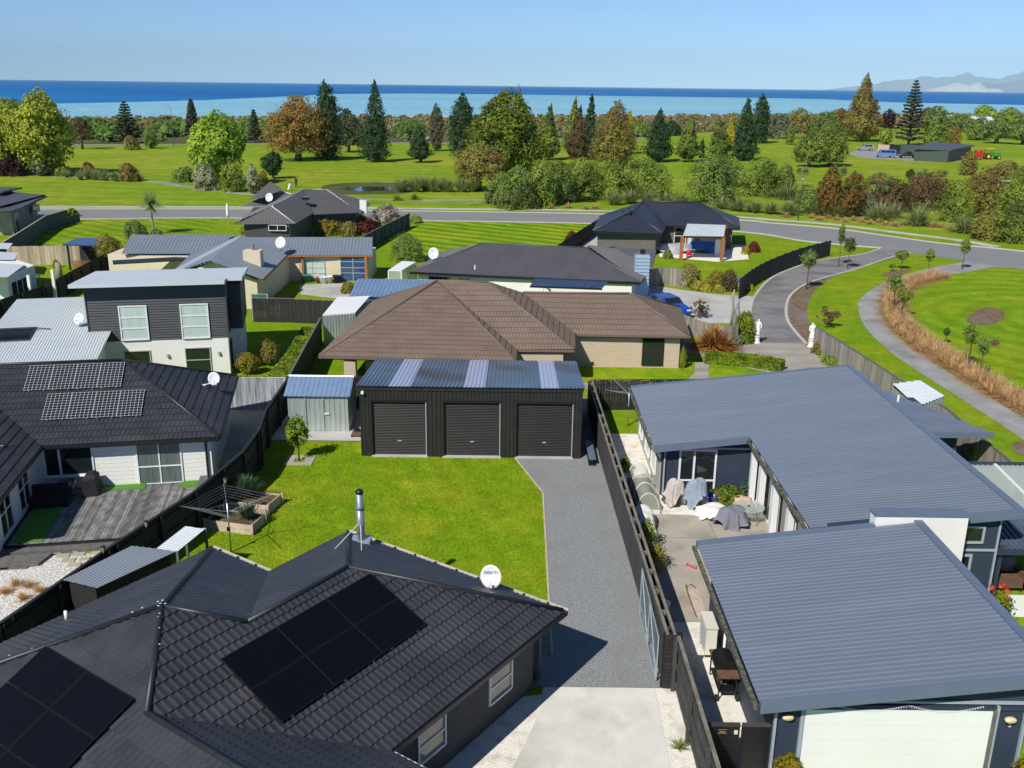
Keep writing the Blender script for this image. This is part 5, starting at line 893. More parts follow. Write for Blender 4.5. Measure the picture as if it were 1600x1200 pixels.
fence('tall black paling fence curving along the left side of the back lawn', [(-15.5, 22), (-14.9, 24.5), (-13.6, 29.6), (-12.3, 34), (-11.6, 38.2), (-11.6, 41), (-12.0, 44), (-12.1, 49.5)], 1.8, 'fence_black', side=-1, cap='fence_black', seed=3)
fence('weathered charcoal fence between green hedge and brown-roofed house', [(-12.1, 49.55), (-12.55, 56), (-13.0, 63)], 1.8, 'fence_char', side=1, cap='timber_grey', seed=4)
fence('dark fence running behind the zinc shed and black garage shed', [(-12.0, 49.5), (-4, 49.55), (3.6, 49.6)], 1.8, 'fence_black', side=1, cap='fence_black', seed=5)
fence('sun-bleached grey fence at the end of the white house yard', [(-17.2, 48.9), (-12.2, 49.1)], 1.8, 'fence_bleach', side=1, cap='fence_bleach', seed=6)
fr = fence('long charcoal fence between the gravel drive and the navy house', [(4.12, 49.2), (4.50, 32), (4.62, 24.4)], 1.8, 'fence_char', side=1, cap=None, seed=7)
MB().bar((4.34, 49.2, .88), (4.84, 24.4, .88), .02, 1.7).build('back_boarding', 'fence_black', fr)
for k, o in enumerate((.0, .21)): MB().bar((4.12 + o, 49.2, 1.83), (4.62 + o, 24.3, 1.83), .09, .035).build('cap', 'timber_cap', fr)
for k in range(20): x, y = 4.13 + k * .026, 48.9 - k * 1.29; MB().box(x + .07, x + .17, y - .05, y + .05, 0, 1.80).build('post', 'timber_cap', fr)
fence('charcoal fence beside the concrete driveway with pebbles at its foot', [(4.95, 24.2), (5.02, 12)], 1.8, 'fence_char', side=-1, cap='timber_cap', seed=8, capw=.1)
gp = thing('slat_pillar', 'dark horizontal-slat end panel where gravel meets concrete', 'fence panel', (4.8, 24.25, 0))
for i in range(14): MB().box(4.56, 5.02, 24.26, 24.36, .04 + i * .128, .04 + i * .128 + .115).build('slat', 'fence_black', gp)
MB().box(4.5, 5.06, 24.34, 24.42, 0, 1.84).build('backing', 'sign_black', gp)
fence('dark fence across the back of the clothesline lawn', [(4.3, 49.7), (9, 50), (13, 50.3)], 1.7, 'fence_black', side=1, cap='fence_char', seed=9)
fence('weathered grey-tan fence beside the curved grass strip', g2d([(1275, 511), (1330, 545), (1400, 590), (1480, 640), (1600, 740)], 1.6), 1.6, 'fence_grey', side=1, cap='timber_grey', seed=10)
fence('short weathered fence curving behind the red flax', g2d([(1062, 489), (1100, 503), (1135, 510), (1154, 508), (1149, 492)], 1.25), 1.25, 'fence_grey', side=1, cap=None, seed=11)
fence('grey timber fence behind the concrete parking court', g2d([(1005, 421), (1037, 418), (1076, 421)], 1.6), 1.6, 'fence_grey', side=1, cap=None, seed=12)
fence('green-black timber fence beside the mown lawn by the warm-grey house', g2d([(566, 370), (600, 352), (640, 333)], 1.7), 1.7, 'fence_teal', side=-1, cap='timber_grey', parts=False, seed=13)
fence('black fence between mown lawn and navy-roofed house', g2d([(866, 387), (900, 364), (940, 339)], 1.7), 1.7, 'fence_black', side=1, cap=None, parts=False, seed=14)
fence('grey-green paling fence sloping away beside the far-left lawn', g2d([(-30, 398), (0, 382), (72, 337), (104, 328)], 1.8), 1.8, 'fence_teal', side=1, cap='timber_pale', parts=False, seed=15)
fence('low dark fence stub where the left lawn meets the road', g2d([(104, 340), (124, 334)], .9), .9, 'fence_teal', side=1, cap=None, parts=False, seed=16)
fence('sunlit tan fence behind the small gazebo', g2d([(10, 385), (115, 384), (190, 383)], 1.8), 1.8, 'fence_tan', side=1, cap=None, seed=17)
fence('dark fence climbing from the left edge past the gazebo lawn', g2d([(-20, 474), (0, 468), (70, 446), (110, 424), (185, 386)], 1.7), 1.7, 'fence_black', side=-1, cap=None, parts=False, seed=18)
fence('dark courtyard fence beside the two-storey house', g2d([(394, 466), (450, 467), (522, 470)], 1.8), 1.8, 'fence_black', side=1, cap='timber_cap', seed=19)
bf = thing('panel_fence', 'curved black panel fence following the lane bend', 'fence', (20.4, 83.5, 0)); bp_ = smooth_line(g2d([(1157, 436), (1175, 421), (1205, 405), (1250, 388), (1299, 375)], 1.7), 4)
for i in range(len(bp_) - 1): a, b = bp_[i], bp_[i + 1]; MB().bar((a[0], a[1], .85), (b[0], b[1], .85), .04, 1.62).build('fence_panel', 'fence_black', bf); MB().box(a[0] - .05, a[0] + .05, a[1] - .05, a[1] + .05, 0, 1.76).build('post', 'black_metal', bf)
sg = thing('slat_gate', 'black slatted double side gate beside the white garage door', 'gate', (6.0, 20.7, 0))
for x0, x1 in ((5.1, 5.95), (6.0, 6.78)):
    for i in range(22): MB().box(x0 + .04, x1 - .04, 20.66, 20.70, .06 + i * .063, .06 + i * .063 + .048).build('slat', 'sign_black', sg)
    MB().box(x0, x1, 20.70, 20.74, .03, 1.46).build('frame', 'black_metal', sg); MB().box(x0, x1, 20.63, 20.76, 1.461, 1.50).build('top_rail', 'fence_char', sg)
MB().box(5.38, 5.60, 20.63, 20.655, 1.26, 1.37).build('name_plate', 'sign_black', sg); text3d('Joss', .10, Matrix.Translation((5.49, 20.62, 1.315)) @ Matrix.Rotation(math.pi / 2, 4, 'X'), 'gold', sg, 'lettering'); MB().box(5.79, 5.88, 20.62, 20.655, 1.24, 1.34).build('latch_plate', 'plastic_cream', sg)
for z_, xa, xb in ((1.255, 5.37, 5.61), (1.372, 5.37, 5.61)): MB().box(xa, xb, 20.625, 20.632, z_, z_ + .006).build('plate_edge', 'gold', sg)
wg = thing('mesh_gate', 'open galvanised pipe and mesh gate folded back against the fence', 'gate', (4.45, 25, 0)); gx = lambda y: 4.40 + (28.6 - y) * .004
mg = [((gx(24.6), 24.6, .1), (gx(28.4), 28.4, .1)), ((gx(24.6), 24.6, 1.55), (gx(28.4), 28.4, 1.75)), ((gx(24.6), 24.6, .1), (gx(24.6), 24.6, 1.55)), ((gx(28.4), 28.4, .1), (gx(28.4), 28.4, 1.75)), ((gx(26.5), 26.5, .1), (gx(26.5), 26.5, 1.65)), ((gx(24.6), 24.6, .1), (gx(26.5), 26.5, 1.65)), ((gx(26.5), 26.5, .1), (gx(28.4), 28.4, 1.75))]
for a, b in mg: MB().tube([a, b], .022, 6).build('pipe', 'galv', wg)
me_ = MB()
for i in range(25): y = 24.65 + i * .15; me_.bar((gx(y), y, .12), (gx(y), y, 1.55), .004, .004)
for i in range(10): me_.bar((gx(24.6), 24.6, .2 + i * .14), (gx(28.4), 28.4, .2 + i * .14), .004, .004)
me_.build('wire_mesh', 'galv', wg, kind='stuff')
# ------------------------------------------------------------------ deck of the white house
dk = thing('deck', 'weathered grey timber deck with strips of artificial grass', 'deck', XL(-4, -2), TL)
dz = .28
def dpoly(x): return (-5.9 + 0.0, .7)
for i in range(66):
    x = -7.3 + i * .112; yn = -4.8 + max(0, (x + 2.0)) * 1.55 if x > -2.0 else -4.8
    if yn > .2: continue
    MB().hexa([XL(x, yn, dz), XL(x + .1, yn, dz), XL(x + .1, .6, dz), XL(x, .6, dz)], [XL(x, yn, dz + .03), XL(x + .1, yn, dz + .03), XL(x + .1, .6, dz + .03), XL(x, .6, dz + .03)]).build('deck_board', 'deck', dk)
MB().prism([XL(*q)[:2] for q in ((-7.6, -4.75), (-2.0, -4.75), (.05, -1.6), (.05, .4), (-7.6, .4))], .02, .27).build('deck_frame', 'fence_black', dk)
MB().prism([XL(*q)[:2] for q in ((-8.6, -5.2), (-2.4, -5.2), (-2.4, -4.82), (-8.6, -4.82))], 0, .16).build('step', 'timber_grey', dk); MB().prism([XL(*q)[:2] for q in ((-9.5, -6.15), (-5.9, -6.15), (-5.6, -5.3), (-9.5, -5.3))], 0, .12).build('step', 'timber_grey', dk)
for i, (x0, x1, y0, y1) in enumerate(((-5.1, -3.2, -.15, .55), (-1.7, -.75, -.35, .5), (-7.2, -6.1, -4.7, -1.6))): MB().prism([XL(*q)[:2] for q in ((x0, y0), (x1, y0), (x1, y1), (x0, y1))], dz + .031, dz + .05).build('grass_mat', 'turf_fake', dk)
MB().prism([XL(*q)[:2] for q in ((-.95, -.9), (-.6, -.9), (-.6, .65), (-.95, .65))], dz + .03, dz + .25).build('step', 'timber_grey', dk)
bp = XL(-6.2, -.35); br = thing('barrel', 'white-hooped half barrel on the shaded deck corner', 'barrel', (bp[0], bp[1], dz + .03)); MB().lathe([(.30, 0), (.38, .2), (.40, .4), (.36, .62), (.33, .62), (.33, .56)], (bp[0], bp[1], dz + .03), 18).build('staves', 'timber_grey', br, smooth=True)
for z_, r in ((.14, .37), (.45, .405)): MB().lathe([(r, 0), (r + .01, .03), (r, .07)], (bp[0], bp[1], dz + .03 + z_), 18).build('hoop', 'navy_trim', br)
bq = XL(-5.3, -.2); bb = thing('covered_barbecue', 'barbecue under a black cover on the white house deck', 'barbecue', (bq[0], bq[1], dz + .03)); MB().hexa([XL(-5.6, -.75, dz + .03), XL(-4.95, -.65, dz + .03), XL(-4.95, .3, dz + .03), XL(-5.6, .3, dz + .03)], [XL(-5.5, -.7, 1.0), XL(-5.05, -.6, 1.05), XL(-5.05, .2, 1.1), XL(-5.5, .2, 1.05)]).build('cover', 'rubber', bb); MB().hexa([XL(-5.56, -.45, 1.0), XL(-4.99, -.45, 1.0), XL(-4.99, .15, 1.02), XL(-5.56, .15, 1.02)], [XL(-5.4, -.35, 1.18), XL(-5.15, -.35, 1.18), XL(-5.15, .1, 1.2), XL(-5.4, .1, 1.2)]).build('hood', 'rubber', bb)
ob = thing('outdoor_sofa', 'black outdoor sofa in the deck shade', 'sofa', XL(-6.9, -1.2, dz + .03), TL); MB().prism([XL(*q)[:2] for q in ((-7.4, -1.6), (-5.9, -1.6), (-5.9, -.9), (-7.4, -.9))], dz + .03, dz + .4).build('seat', 'rubber', ob); MB().prism([XL(*q)[:2] for q in ((-7.4, -.98), (-5.9, -.98), (-5.9, -.8), (-7.4, -.8))], dz + .2, dz + .8).build('backrest', 'rubber', ob)
for k, (u0, u1, v0, v1, L) in enumerate(((76, 98, 858, 866, 'leftmost tan paver of the back row'), (104, 125, 857, 864, 'second tan paver of the back row'), (129, 152, 855, 861, 'third tan paver of the back row'), (159, 178, 853, 858, 'rightmost tan paver of the back row'), (88, 110, 867, 873, 'left tan paver of the second row'), (114, 134, 865, 870, 'middle tan paver of the second row'), (143, 158, 863, 868, 'right tan paver of the second row'), (97, 119, 874, 880, 'left tan paver of the third row'), (125, 142, 872, 877, 'right tan paver of the third row'), (106, 128, 881, 887, 'lone tan paver of the front row'))):
    MB().prism([V3(u0 - 2, v1, 0)[:2], V3(u1 - 3, v1 - 1, 0)[:2], V3(u1, v0 - 1, 0)[:2], V3(u0 + 2, v0, 0)[:2]], 0, .045).build('paver', 'paver', None, label=L + ' in the stone-chip yard', cat='paver', group='pavers in the stone-chip yard')
for k, (u, v) in enumerate(((25, 884), (-5, 886))): p = V3(u, v, 0); MB().prism([(p[0] - .55, p[1] - .4), (p[0] + .5, p[1] - .25), (p[0] + .6, p[1] + .45), (p[0] - .4, p[1] + .35)], 0, .05).build('paver', 'timber_grey', None, label=('large grey slab nearest the yard step', 'large grey slab cut by the left edge')[k], cat='paver', group='large slabs in the stone-chip yard')
# ------------------------------------------------------------------ satellite dishes
def dish(label, p, r, az, el, mast, mat='plastic_white', tilt=0, text=None):
    """p: foot on the roof (world); dish of radius r facing azimuth az (radians from +x) and elevation el on a bent mast."""
    t = thing('satellite_dish', label, 'satellite dish', p); p = Vector([float(c) for c in p]); nrm = Vector((math.cos(az) * math.cos(el), math.sin(az) * math.cos(el), math.sin(el)))
    top = p + Vector((tilt, 0, mast)); c = top + nrm * .12 + Vector((0, 0, r * .55)); x = Vector((-math.sin(az), math.cos(az), 0)); y = nrm.cross(x) * -1
    if y.z < 0: y = -y
    mb = MB(); K = 5; n = 24; k0 = len(mb.v)
    for s in (0, .012):
        for i in range(K + 1):
            rr = r * i / K
            for j in range(n): a = 2 * math.pi * j / n; mb.v.append(tuple(c + x * rr * math.cos(a) * .92 + y * rr * math.sin(a) * 1.08 + nrm * (.16 * r * (i / K) ** 2 - s)))
    for s in (0, 1):
        o = s * (K + 1) * n
        for i in range(K):
            for j in range(n): f = (o + i * n + j, o + i * n + (j + 1) % n, o + (i + 1) * n + (j + 1) % n, o + (i + 1) * n + j); mb.f.append(f if s == 0 else f[::-1]); mb.m.append(0)
    for j in range(n): mb.f.append((K * n + j, K * n + (j + 1) % n, (2 * K + 1) * n + (j + 1) % n, (2 * K + 1) * n + j)); mb.m.append(0)
    mb.build('reflector', mat, t, smooth=True)
    MB().tube([p, p + (top - p) * .5, top, c - nrm * .05], .022, 8).build('mast', mat, t, smooth=True); MB().box(p.x - .09, p.x + .09, p.y - .06, p.y + .06, p.z - .02, p.z + .03).build('foot_plate', mat, t)
    fe = c + nrm * r * .95 - y * r * .55; MB().tube([c - y * r * 1.02, c - y * r * 1.0 + nrm * r * .3, fe], .014, 6).build('feed_arm', mat, t); MB().tube([fe, fe - (fe - c).normalized() * .12], [.035, .05], 8).build('feed_horn', mat, t)
    if text:
        M = Matrix(((x.x, y.x, nrm.x, 0), (x.y, y.y, nrm.y, 0), (x.z, y.z, nrm.z, 0), (0, 0, 0, 1))); M.translation = c + y * r * .36 + nrm * (.16 * r * .75)
        M = M @ Matrix.Rotation(math.radians(4), 4, 'Z') @ Matrix.Scale(-1, 4, (1, 0, 0)) if x.cross(y).dot(nrm) < 0 else M @ Matrix.Rotation(math.radians(4), 4, 'Z')
        text3d(text, r * .36, M, 'letter_grey', t, 'lettering', .002)
    return t
dish('white lettered satellite dish on the black tiled roof edge by the lawn', (-.72, 25.2, 2.68), .34, math.radians(-100), math.radians(8), .34, tilt=.2, text='DISH TV')
pd = plL[1]; s_, t_ = on_plane(pd, 318, 603); dish('white satellite dish on the hip end of the white house', tuple(pd.w((s_, t_, .05))), .30, math.radians(-70), math.radians(20), .15, tilt=.5)
s_, t_ = on_plane(pw_, 127, 510); dish('grey satellite dish on the pale corrugated wing roof', tuple(pw_.w((s_, t_, .03))), .34, math.radians(-95), math.radians(25), .2, 'roof_pale')
dish('grey satellite dish on the slate-grey house ridge', V3(440, 391, 2.9), .5, math.radians(-95), math.radians(25), .35, 'roof_pale')
dish('pale satellite dish at the left end of the graphite roof', V3(678, 408, 2.8), .48, math.radians(-95), math.radians(20), .35, 'roof_pale'); dish('pale satellite dish on the warm-grey roof by the road', V3(422, 318, 3.2), .5, math.radians(-95), math.radians(20), .4, 'roof_pale')
# ------------------------------------------------------------------ rotary clotheslines
def clothesline(label, p, h, L, ang, mat='alu'):
    t = thing('clothesline', label, 'clothesline', p); x, y, z = p; MB().tube([(x, y, 0), (x, y, h)], [.035, .026], 8).build('pole', mat, t, smooth=True); hub = (x, y, h - .35); arms = []
    for k in range(4):
        a = ang + k * math.pi / 2; e = (x + L * math.cos(a), y + L * math.sin(a), h + .12); arms.append((a, e)); MB().tube([hub, e], .013, 6).build('arm', mat, t); MB().tube([(x, y, h - .02), (x + L * .45 * math.cos(a), y + L * .45 * math.sin(a), h - .35 + .47 * .45 - .0)], .006, 5).build('strut', mat, t)
    w = MB()
    for s in (.55, .65, .75, .85, .95):
        for k in range(4):
            A, B = arms[k], arms[(k + 1) % 4]; q = [(x + L * s * math.cos(c[0]), y + L * s * math.sin(c[0]), h - .35 + .47 * s) for c in (A, B)]; w.bar(q[0], q[1], .0035, .0035)
    w.build('line_wire', 'alu', t, kind='stuff'); MB().box(x - .06, x + .06, y - .1, y - .03, .95, 1.1).build('winder', 'black_metal', t); return t
clothesline('rotary clothesline standing on the back lawn by the planter boxes', (-10.55, 32.5, 0), 2.05, 1.65, math.radians(20), 'steel')
clothesline('folded-arm clothesline behind the navy house near the dark fence', (6.1, 47.2, 0), 2.1, 1.5, math.radians(30), 'galv')
# ------------------------------------------------------------------ planters on the lawn
def planter(label, c, w, d, h, ang):
    t = thing('planter_box', label, 'planter', (c[0], c[1], 0), ang); R = lambda x, y, z: (c[0] + x * math.cos(ang) - y * math.sin(ang), c[1] + x * math.sin(ang) + y * math.cos(ang), z)
    for x0, x1, y0, y1 in ((-w / 2, w / 2, -d / 2, -d / 2 + .05), (-w / 2, w / 2, d / 2 - .05, d / 2), (-w / 2, -w / 2 + .05, -d / 2 + .05, d / 2 - .05), (w / 2 - .05, w / 2, -d / 2 + .05, d / 2 - .05)):
        for k in range(2): MB().prism([R(x0, y0, 0)[:2], R(x1, y0, 0)[:2], R(x1, y1, 0)[:2], R(x0, y1, 0)[:2]], k * h / 2 + .01, (k + 1) * h / 2 - .004).build('side_board', 'timber_pale', t)
    for x in (-w / 2 - .04, w / 2 + .04):
        for y in (-d / 2, d / 2): q = R(x, y, 0); MB().box(q[0] - .04, q[0] + .04, q[1] - .04, q[1] + .04, 0, h + .05).build('post', 'timber_pale', t)
    MB().prism([R(-w / 2 + .04, -d / 2 + .04, 0)[:2], R(w / 2 - .04, -d / 2 + .04, 0)[:2], R(w / 2 - .04, d / 2 - .04, 0)[:2], R(-w / 2 + .04, d / 2 - .04, 0)[:2]], .02, h - .06).build('soil', 'soil', t); return t
planter('timber planter box with tall leeks, farther from the clothesline', (-10.75, 36.6), 1.9, 1.25, .45, math.radians(-14)); planter('timber planter box under the rotary clothesline', (-11.0, 34.75), 2.0, 1.1, .42, math.radians(-14))
pd_ = thing('tree_pad', 'square concrete surround at the foot of the sapling', 'concrete pad', (-9.95, 41.8, 0)); m = MB()
for x0, x1, y0, y1 in ((-10.6, -9.3, 41.2, 41.55), (-10.6, -9.3, 42.05, 42.4), (-10.6, -10.2, 41.55, 42.05), (-9.7, -9.3, 41.55, 42.05)): MB().box(x0, x1, y0, y1, .0, .05).build('slab', 'concrete_patio', pd_)
for k, (u, v) in enumerate(((229, 823), (162, 863), (352, 755))):   # lanterns on the black fence
    p = V3(u, v, 1.95); t = thing('fence_lantern', ('solar lantern on the black fence beside the deck', 'solar lantern on the black fence above the woodshed', 'solar lantern on the black fence near the planters')[k], 'lantern', (p[0], p[1], 1.7)); MB().tube([(p[0], p[1], 1.7), (p[0], p[1], 1.98)], .015, 6).build('stem', 'black_metal', t); MB().tube([(p[0], p[1], 1.96), (p[0], p[1], 2.16)], [.05, .085], 6).build('lamp_glass', 'glass_beige', t); MB().tube([(p[0], p[1], 2.16), (p[0], p[1], 2.21)], [.10, .02], 6).build('lamp_cap', 'black_metal', t)
# ------------------------------------------------------------------ patio of the navy house
def drape(label, name, cat, c, rx, ry, h, mat, seed, flat=.6, folds=9, lean=0, hem=.08):
    rg = random.Random(seed); ph = [rg.uniform(0, 6.28) for _ in range(5)]
    t = thing(name, label, cat, (c[0], c[1], 0)); prof = [(.02, h), (flat * .5, h * 1.0), (flat * .85, h * .97), (flat, h * .9), (flat * 1.05, h * .7), (flat * 1.14, h * .42), (flat * 1.26, h * .2), (flat * 1.32, hem)]
    m = MB(); n = 72
    for i, (r, z) in enumerate(prof):
        f = max(0, (i - 2) / 5)
        for j in range(n):
            a = 2 * math.pi * j / n; k = 1 + f * (.30 * abs(math.sin(folds * .5 * a + ph[0])) - .14 + .12 * math.sin((folds * 1.7) * a + ph[1]) + .10 * math.sin(3 * a + ph[2])); zz = z + (h * .06 * math.sin(2 * a + ph[3]) if 0 < i < 4 else 0) + (f * h * .26 * (math.sin(3 * a + ph[4]) + .3) if i > 4 else 0)
            m.v.append((c[0] + rx * r * k * math.cos(a) + lean * (1 - z / h), c[1] + ry * r * k * math.sin(a), max(zz, .02)))
    for i in range(len(prof) - 1):
        for j in range(n): m.f.append((i * n + j, (i + 1) * n + j, (i + 1) * n + (j + 1) % n, i * n + (j + 1) % n)); m.m.append(0)
    m.f.append(tuple(range(n))); m.m.append(0); m.build('cloth', mat, t, smooth=True)
    for dx, dy in ((-.5, -.5), (.5, -.5), (.5, .5), (-.5, .5)): MB().tube([(c[0] + dx * rx * flat, c[1] + dy * ry * flat, 0), (c[0] + dx * rx * flat, c[1] + dy * ry * flat, h * .8)], .02, 6).build('leg', 'black_metal', t)
    return t
drape('clothes airer hung with a beige blanket by the patio door', 'clothes_airer', 'clothes airer', (6.98, 37.2), .85, .5, 1.2, 'cloth_beige', 3, flat=.42, lean=-.1, hem=.3); drape('clothes airer hung with a blue-grey sheet by the patio door', 'clothes_airer', 'clothes airer', (7.85, 37.1), .95, .55, 1.28, 'cloth_blue', 5, flat=.42, folds=13, hem=.25)
drape('patio table covered by a slate-grey cloth', 'covered_table', 'table', (9.0, 35.4), .66, .54, .8, 'cloth_slate', 7, flat=.75); drape('low patio seat under a crumpled white cloth', 'covered_stool', 'stool', (8.5, 36.3), .58, .55, .45, 'cloth_white', 9, flat=.8, lean=-.2); drape('rounded seat under a pale pink cover by the house post', 'covered_stool', 'stool', (9.85, 37.1), .4, .36, .5, 'cloth_pink', 11, flat=.9, folds=4)
drape('white cloth thrown over crates beside the fence', 'covered_crate', 'crate', (5.35, 35.2), .5, .75, .75, 'cloth_white', 13, flat=.8)
gt = thing('glass_table', 'round clear glass table with thin metal legs on the patio', 'table', (9.75, 35.75, 0)); MB().lathe([(.02, 0), (.62, 0), (.64, .01), (.62, .02), (.02, .02)], (9.75, 35.75, .7), 28).build('table_top', 'table_glass', gt, smooth=False); MB().lathe([(.05, 0), (.05, .03)], (9.75, 35.75, .72), 10).build('parasol_ring', 'black_metal', gt)
for k in range(4): a = .5 + k * math.pi / 2; MB().tube([(9.75 + .45 * math.cos(a), 35.75 + .45 * math.sin(a), .7), (9.75 + .52 * math.cos(a), 35.75 + .52 * math.sin(a), 0.02)], .013, 6).build('leg', 'steel', gt)
bw = thing('wash_basin', 'blue plastic tub beside the blue-grey airer', 'tub', (8.7, 37.7, 0)); MB().lathe([(.16, .02), (.24, .28), (.27, .3), (.25, .31), (.22, .27), (.15, .05)], (8.7, 37.7, 0), 18).build('bowl', 'plastic_blue', bw, smooth=True)
ct = thing('garden_cloche', 'row of arched garden cloche tunnels with clear film along the fence', 'cloche', (5.75, 37.8, 0)); y_ = [36.5, 37.65, 38.8, 39.9]
for i, y in enumerate(y_): MB().tube([(5.75 + .46 * math.cos(a), y, .15 + .75 * math.sin(a)) for a in np.linspace(0, math.pi, 13)], .022, 6).build('hoop', 'plastic_cream', ct, smooth=True)
for i in range(3):
    m = MB(); A = np.linspace(0, math.pi, 13)
    for a in A: m.v += [(5.75 + .45 * math.cos(a), y_[i], .15 + .74 * math.sin(a)), (5.75 + .45 * math.cos(a), y_[i + 1], .15 + .74 * math.sin(a))]
    for k in range(12): m.f.append((2 * k, 2 * k + 1, 2 * k + 3, 2 * k + 2)); m.m.append(0)
    m.build('film', 'cloche_film', ct, smooth=True)
m = MB(); m.add([(5.75 + .45 * math.cos(a), 36.49, .15 + .74 * math.sin(a)) for a in np.linspace(0, math.pi, 13)], [tuple(range(13))]); m.build('end_film', 'cloche_film', ct); MB().box(5.28, 6.22, 36.45, 39.95, 0, .14).build('tray', 'soil', ct); MB().box(5.25, 6.25, 36.40, 36.45, 0, .18).build('tray_edge', 'plastic_cream', ct)
tb = thing('toy_bone', 'red plastic toy bone lying on the patio concrete', 'toy', (6.75, 31.8, .02)); MB().tube([(6.6, 31.95, .05), (6.68, 31.88, .04), (6.82, 31.72, .04), (6.9, 31.65, .05)], [.06, .035, .035, .06], 8).build('bone', 'plastic_red', tb, smooth=True)
rm = thing('red_mat', 'small red mat beside the white house post', 'mat', (10.3, 34.4, 0)); MB().box(9.95, 10.5, 33.9, 34.5, .02, .05).build('mat', 'plastic_red', rm)
hp = thing('heat_pump', 'white outdoor heat pump unit against the garage side wall', 'heat pump', (6.35, 26.4, 0)); MB().box(6.12, 6.46, 25.9, 26.85, .12, 1.05).build('casing', 'plastic_cream', hp); MB().box(6.10, 6.48, 25.86, 26.89, 1.051, 1.08).build('lid', 'plastic_cream', hp); MB().box(6.14, 6.44, 25.95, 26.05, 0, .12).build('foot', 'rubber', hp); MB().box(6.14, 6.44, 26.7, 26.8, 0, .12).build('foot', 'rubber', hp)
m = MB()
for i in range(16): m.box(6.105, 6.118, 26.02, 26.62, .22 + i * .045, .235 + i * .045)
m.build('grille', 'alu', hp, kind='stuff'); MB().tube([(6.5, 25.75, .25), (6.56, 25.72, .3), (6.66, 25.72, .4), (6.66, 25.72, 1.1)], .045, 8).build('pipe_duct', 'plastic_cream', hp, smooth=True)
bq_ = thing('barbecue', 'rusty hooded barbecue trolley on the white pebbles', 'barbecue', (6.35, 24.2, 0))
h_ = MB()
pr_ = [(-.28, 0), (-.30, .14), (-.22, .26), (0, .32), (.22, .26), (.28, .12), (.28, 0)]
h_.hexa([(6.35 + x, 24.05, .82 + z) for x, z in pr_], [(6.35 + x, 24.75, .82 + z) for x, z in pr_]); h_.build('hood', 'black_metal', bq_); pm('rust', (.10, .05, .03), (.17, .09, .055), scale=7, rough=.9)
MB().box(6.05, 6.65, 23.65, 24.03, .80, .85).build('side_shelf', 'rust', bq_); MB().box(6.05, 6.65, 24.77, 25.1, .80, .85).build('side_shelf', 'rust', bq_); MB().box(6.08, 6.62, 23.9, 24.9, .70, .815).build('fire_box', 'black_metal', bq_); MB().box(6.1, 6.6, 23.75, 24.95, .28, .31).build('bottom_shelf', 'black_metal', bq_)
for x, y in ((6.1, 23.75), (6.6, 23.75), (6.1, 24.95), (6.6, 24.95)): MB().tube([(x, y, .08), (x, y, .82)], .022, 6).build('leg', 'black_metal', bq_)
for x in (6.05, 6.65): m = MB().lathe([(.02, -.03), (.10, -.03), (.10, .03), (.02, .03)], (0, 0, 0), 14); m.v = [(x + p[2], 23.75 + p[0], .10 + p[1]) for p in m.v]; m.build('wheel', 'rubber', bq_)
m = MB().tube([(6.35 + .2 * math.cos(t) * (1 - t / 60), 24.3 + .28 * math.sin(t), .33 + .008 * t) for t in np.linspace(0, 19, 60)], .012, 5); m.build('hose', 'gutter_moss', bq_, smooth=True)
hs = thing('garden_hose', 'yellow hose looped on the pebbles behind the side gate', 'hose', (6.2, 22, 0)); MB().tube([(6.2 + .45 * math.cos(t), 21.9 + .5 * math.sin(t), .03 + .12 * math.sin(t / 2) ** 2) for t in np.linspace(.2, 5.6, 40)], .014, 6).build('hose_pipe', 'gold', hs, smooth=True)
ht = thing('soak_tray', 'long shallow tray with hose against the garage wall', 'tray', (6.5, 29, 0)); MB().box(6.3, 6.7, 28.2, 30.2, .015, .06).build('tray', 'timber_pale', ht); MB().tube([(6.28, 28.2, .09), (6.25, 29.5, .09), (6.28, 30.3, .1), (6.5, 30.35, .1), (6.6, 30.1, .1)], .02, 6).build('hose_pipe', 'gutter_moss', ht)
wb = thing('wheelie_lid', 'white plastic tub lying in the fence shade', 'tub', (5.15, 28.6, 0)); MB().lathe([(.22, 0), (.28, .35), (.3, .37), (.2, .45)], (5.15, 28.6, .0), 16).build('tub', 'plastic_white', wb, smooth=True)
bl2 = thing('steel_beam', 'short offcut of black steel beam beside the garage shed', 'beam', (3.8, 42.3, 0)); MB().box(3.65, 3.98, 41.6, 44.0, 0, .10).build('flange', 'black_metal', bl2); MB().box(3.78, 3.85, 41.6, 44.0, .10, .32).build('web', 'black_metal', bl2); MB().box(3.65, 3.98, 41.6, 44.0, .32, .36).build('flange', 'flash_bluegrey', bl2)
of = thing('wicker_chair', 'brown wicker outdoor chair under the blue verandah roof', 'chair', (17.7, 30.4, 0))
MB().box(17.2, 18.3, 30.2, 31.0, .2, .5).build('seat', 'rust', of); MB().hexa([(17.2, 30.9, .45), (18.3, 30.9, .45), (18.3, 31.15, .45), (17.2, 31.15, .45)], [(17.25, 31.0, 1.0), (18.25, 31.0, 1.0), (18.25, 31.2, 1.0), (17.25, 31.2, 1.0)]).build('backrest', 'timber_cap', of)
for x in (17.15, 18.2): MB().box(x, x + .15, 30.2, 31.0, .2, .72).build('armrest', 'rust', of)
for x in (17.25, 18.2):
    for y in (30.3, 30.9): MB().box(x, x + .06, y, y + .06, 0, .2).build('leg', 'black_metal', of)
MB().box(16.9, 22, 28.6, 28.75, 0, .75).build('garden_wall', 'white_plaster', None, label='low white garden wall beyond the garage roof', cat='wall')
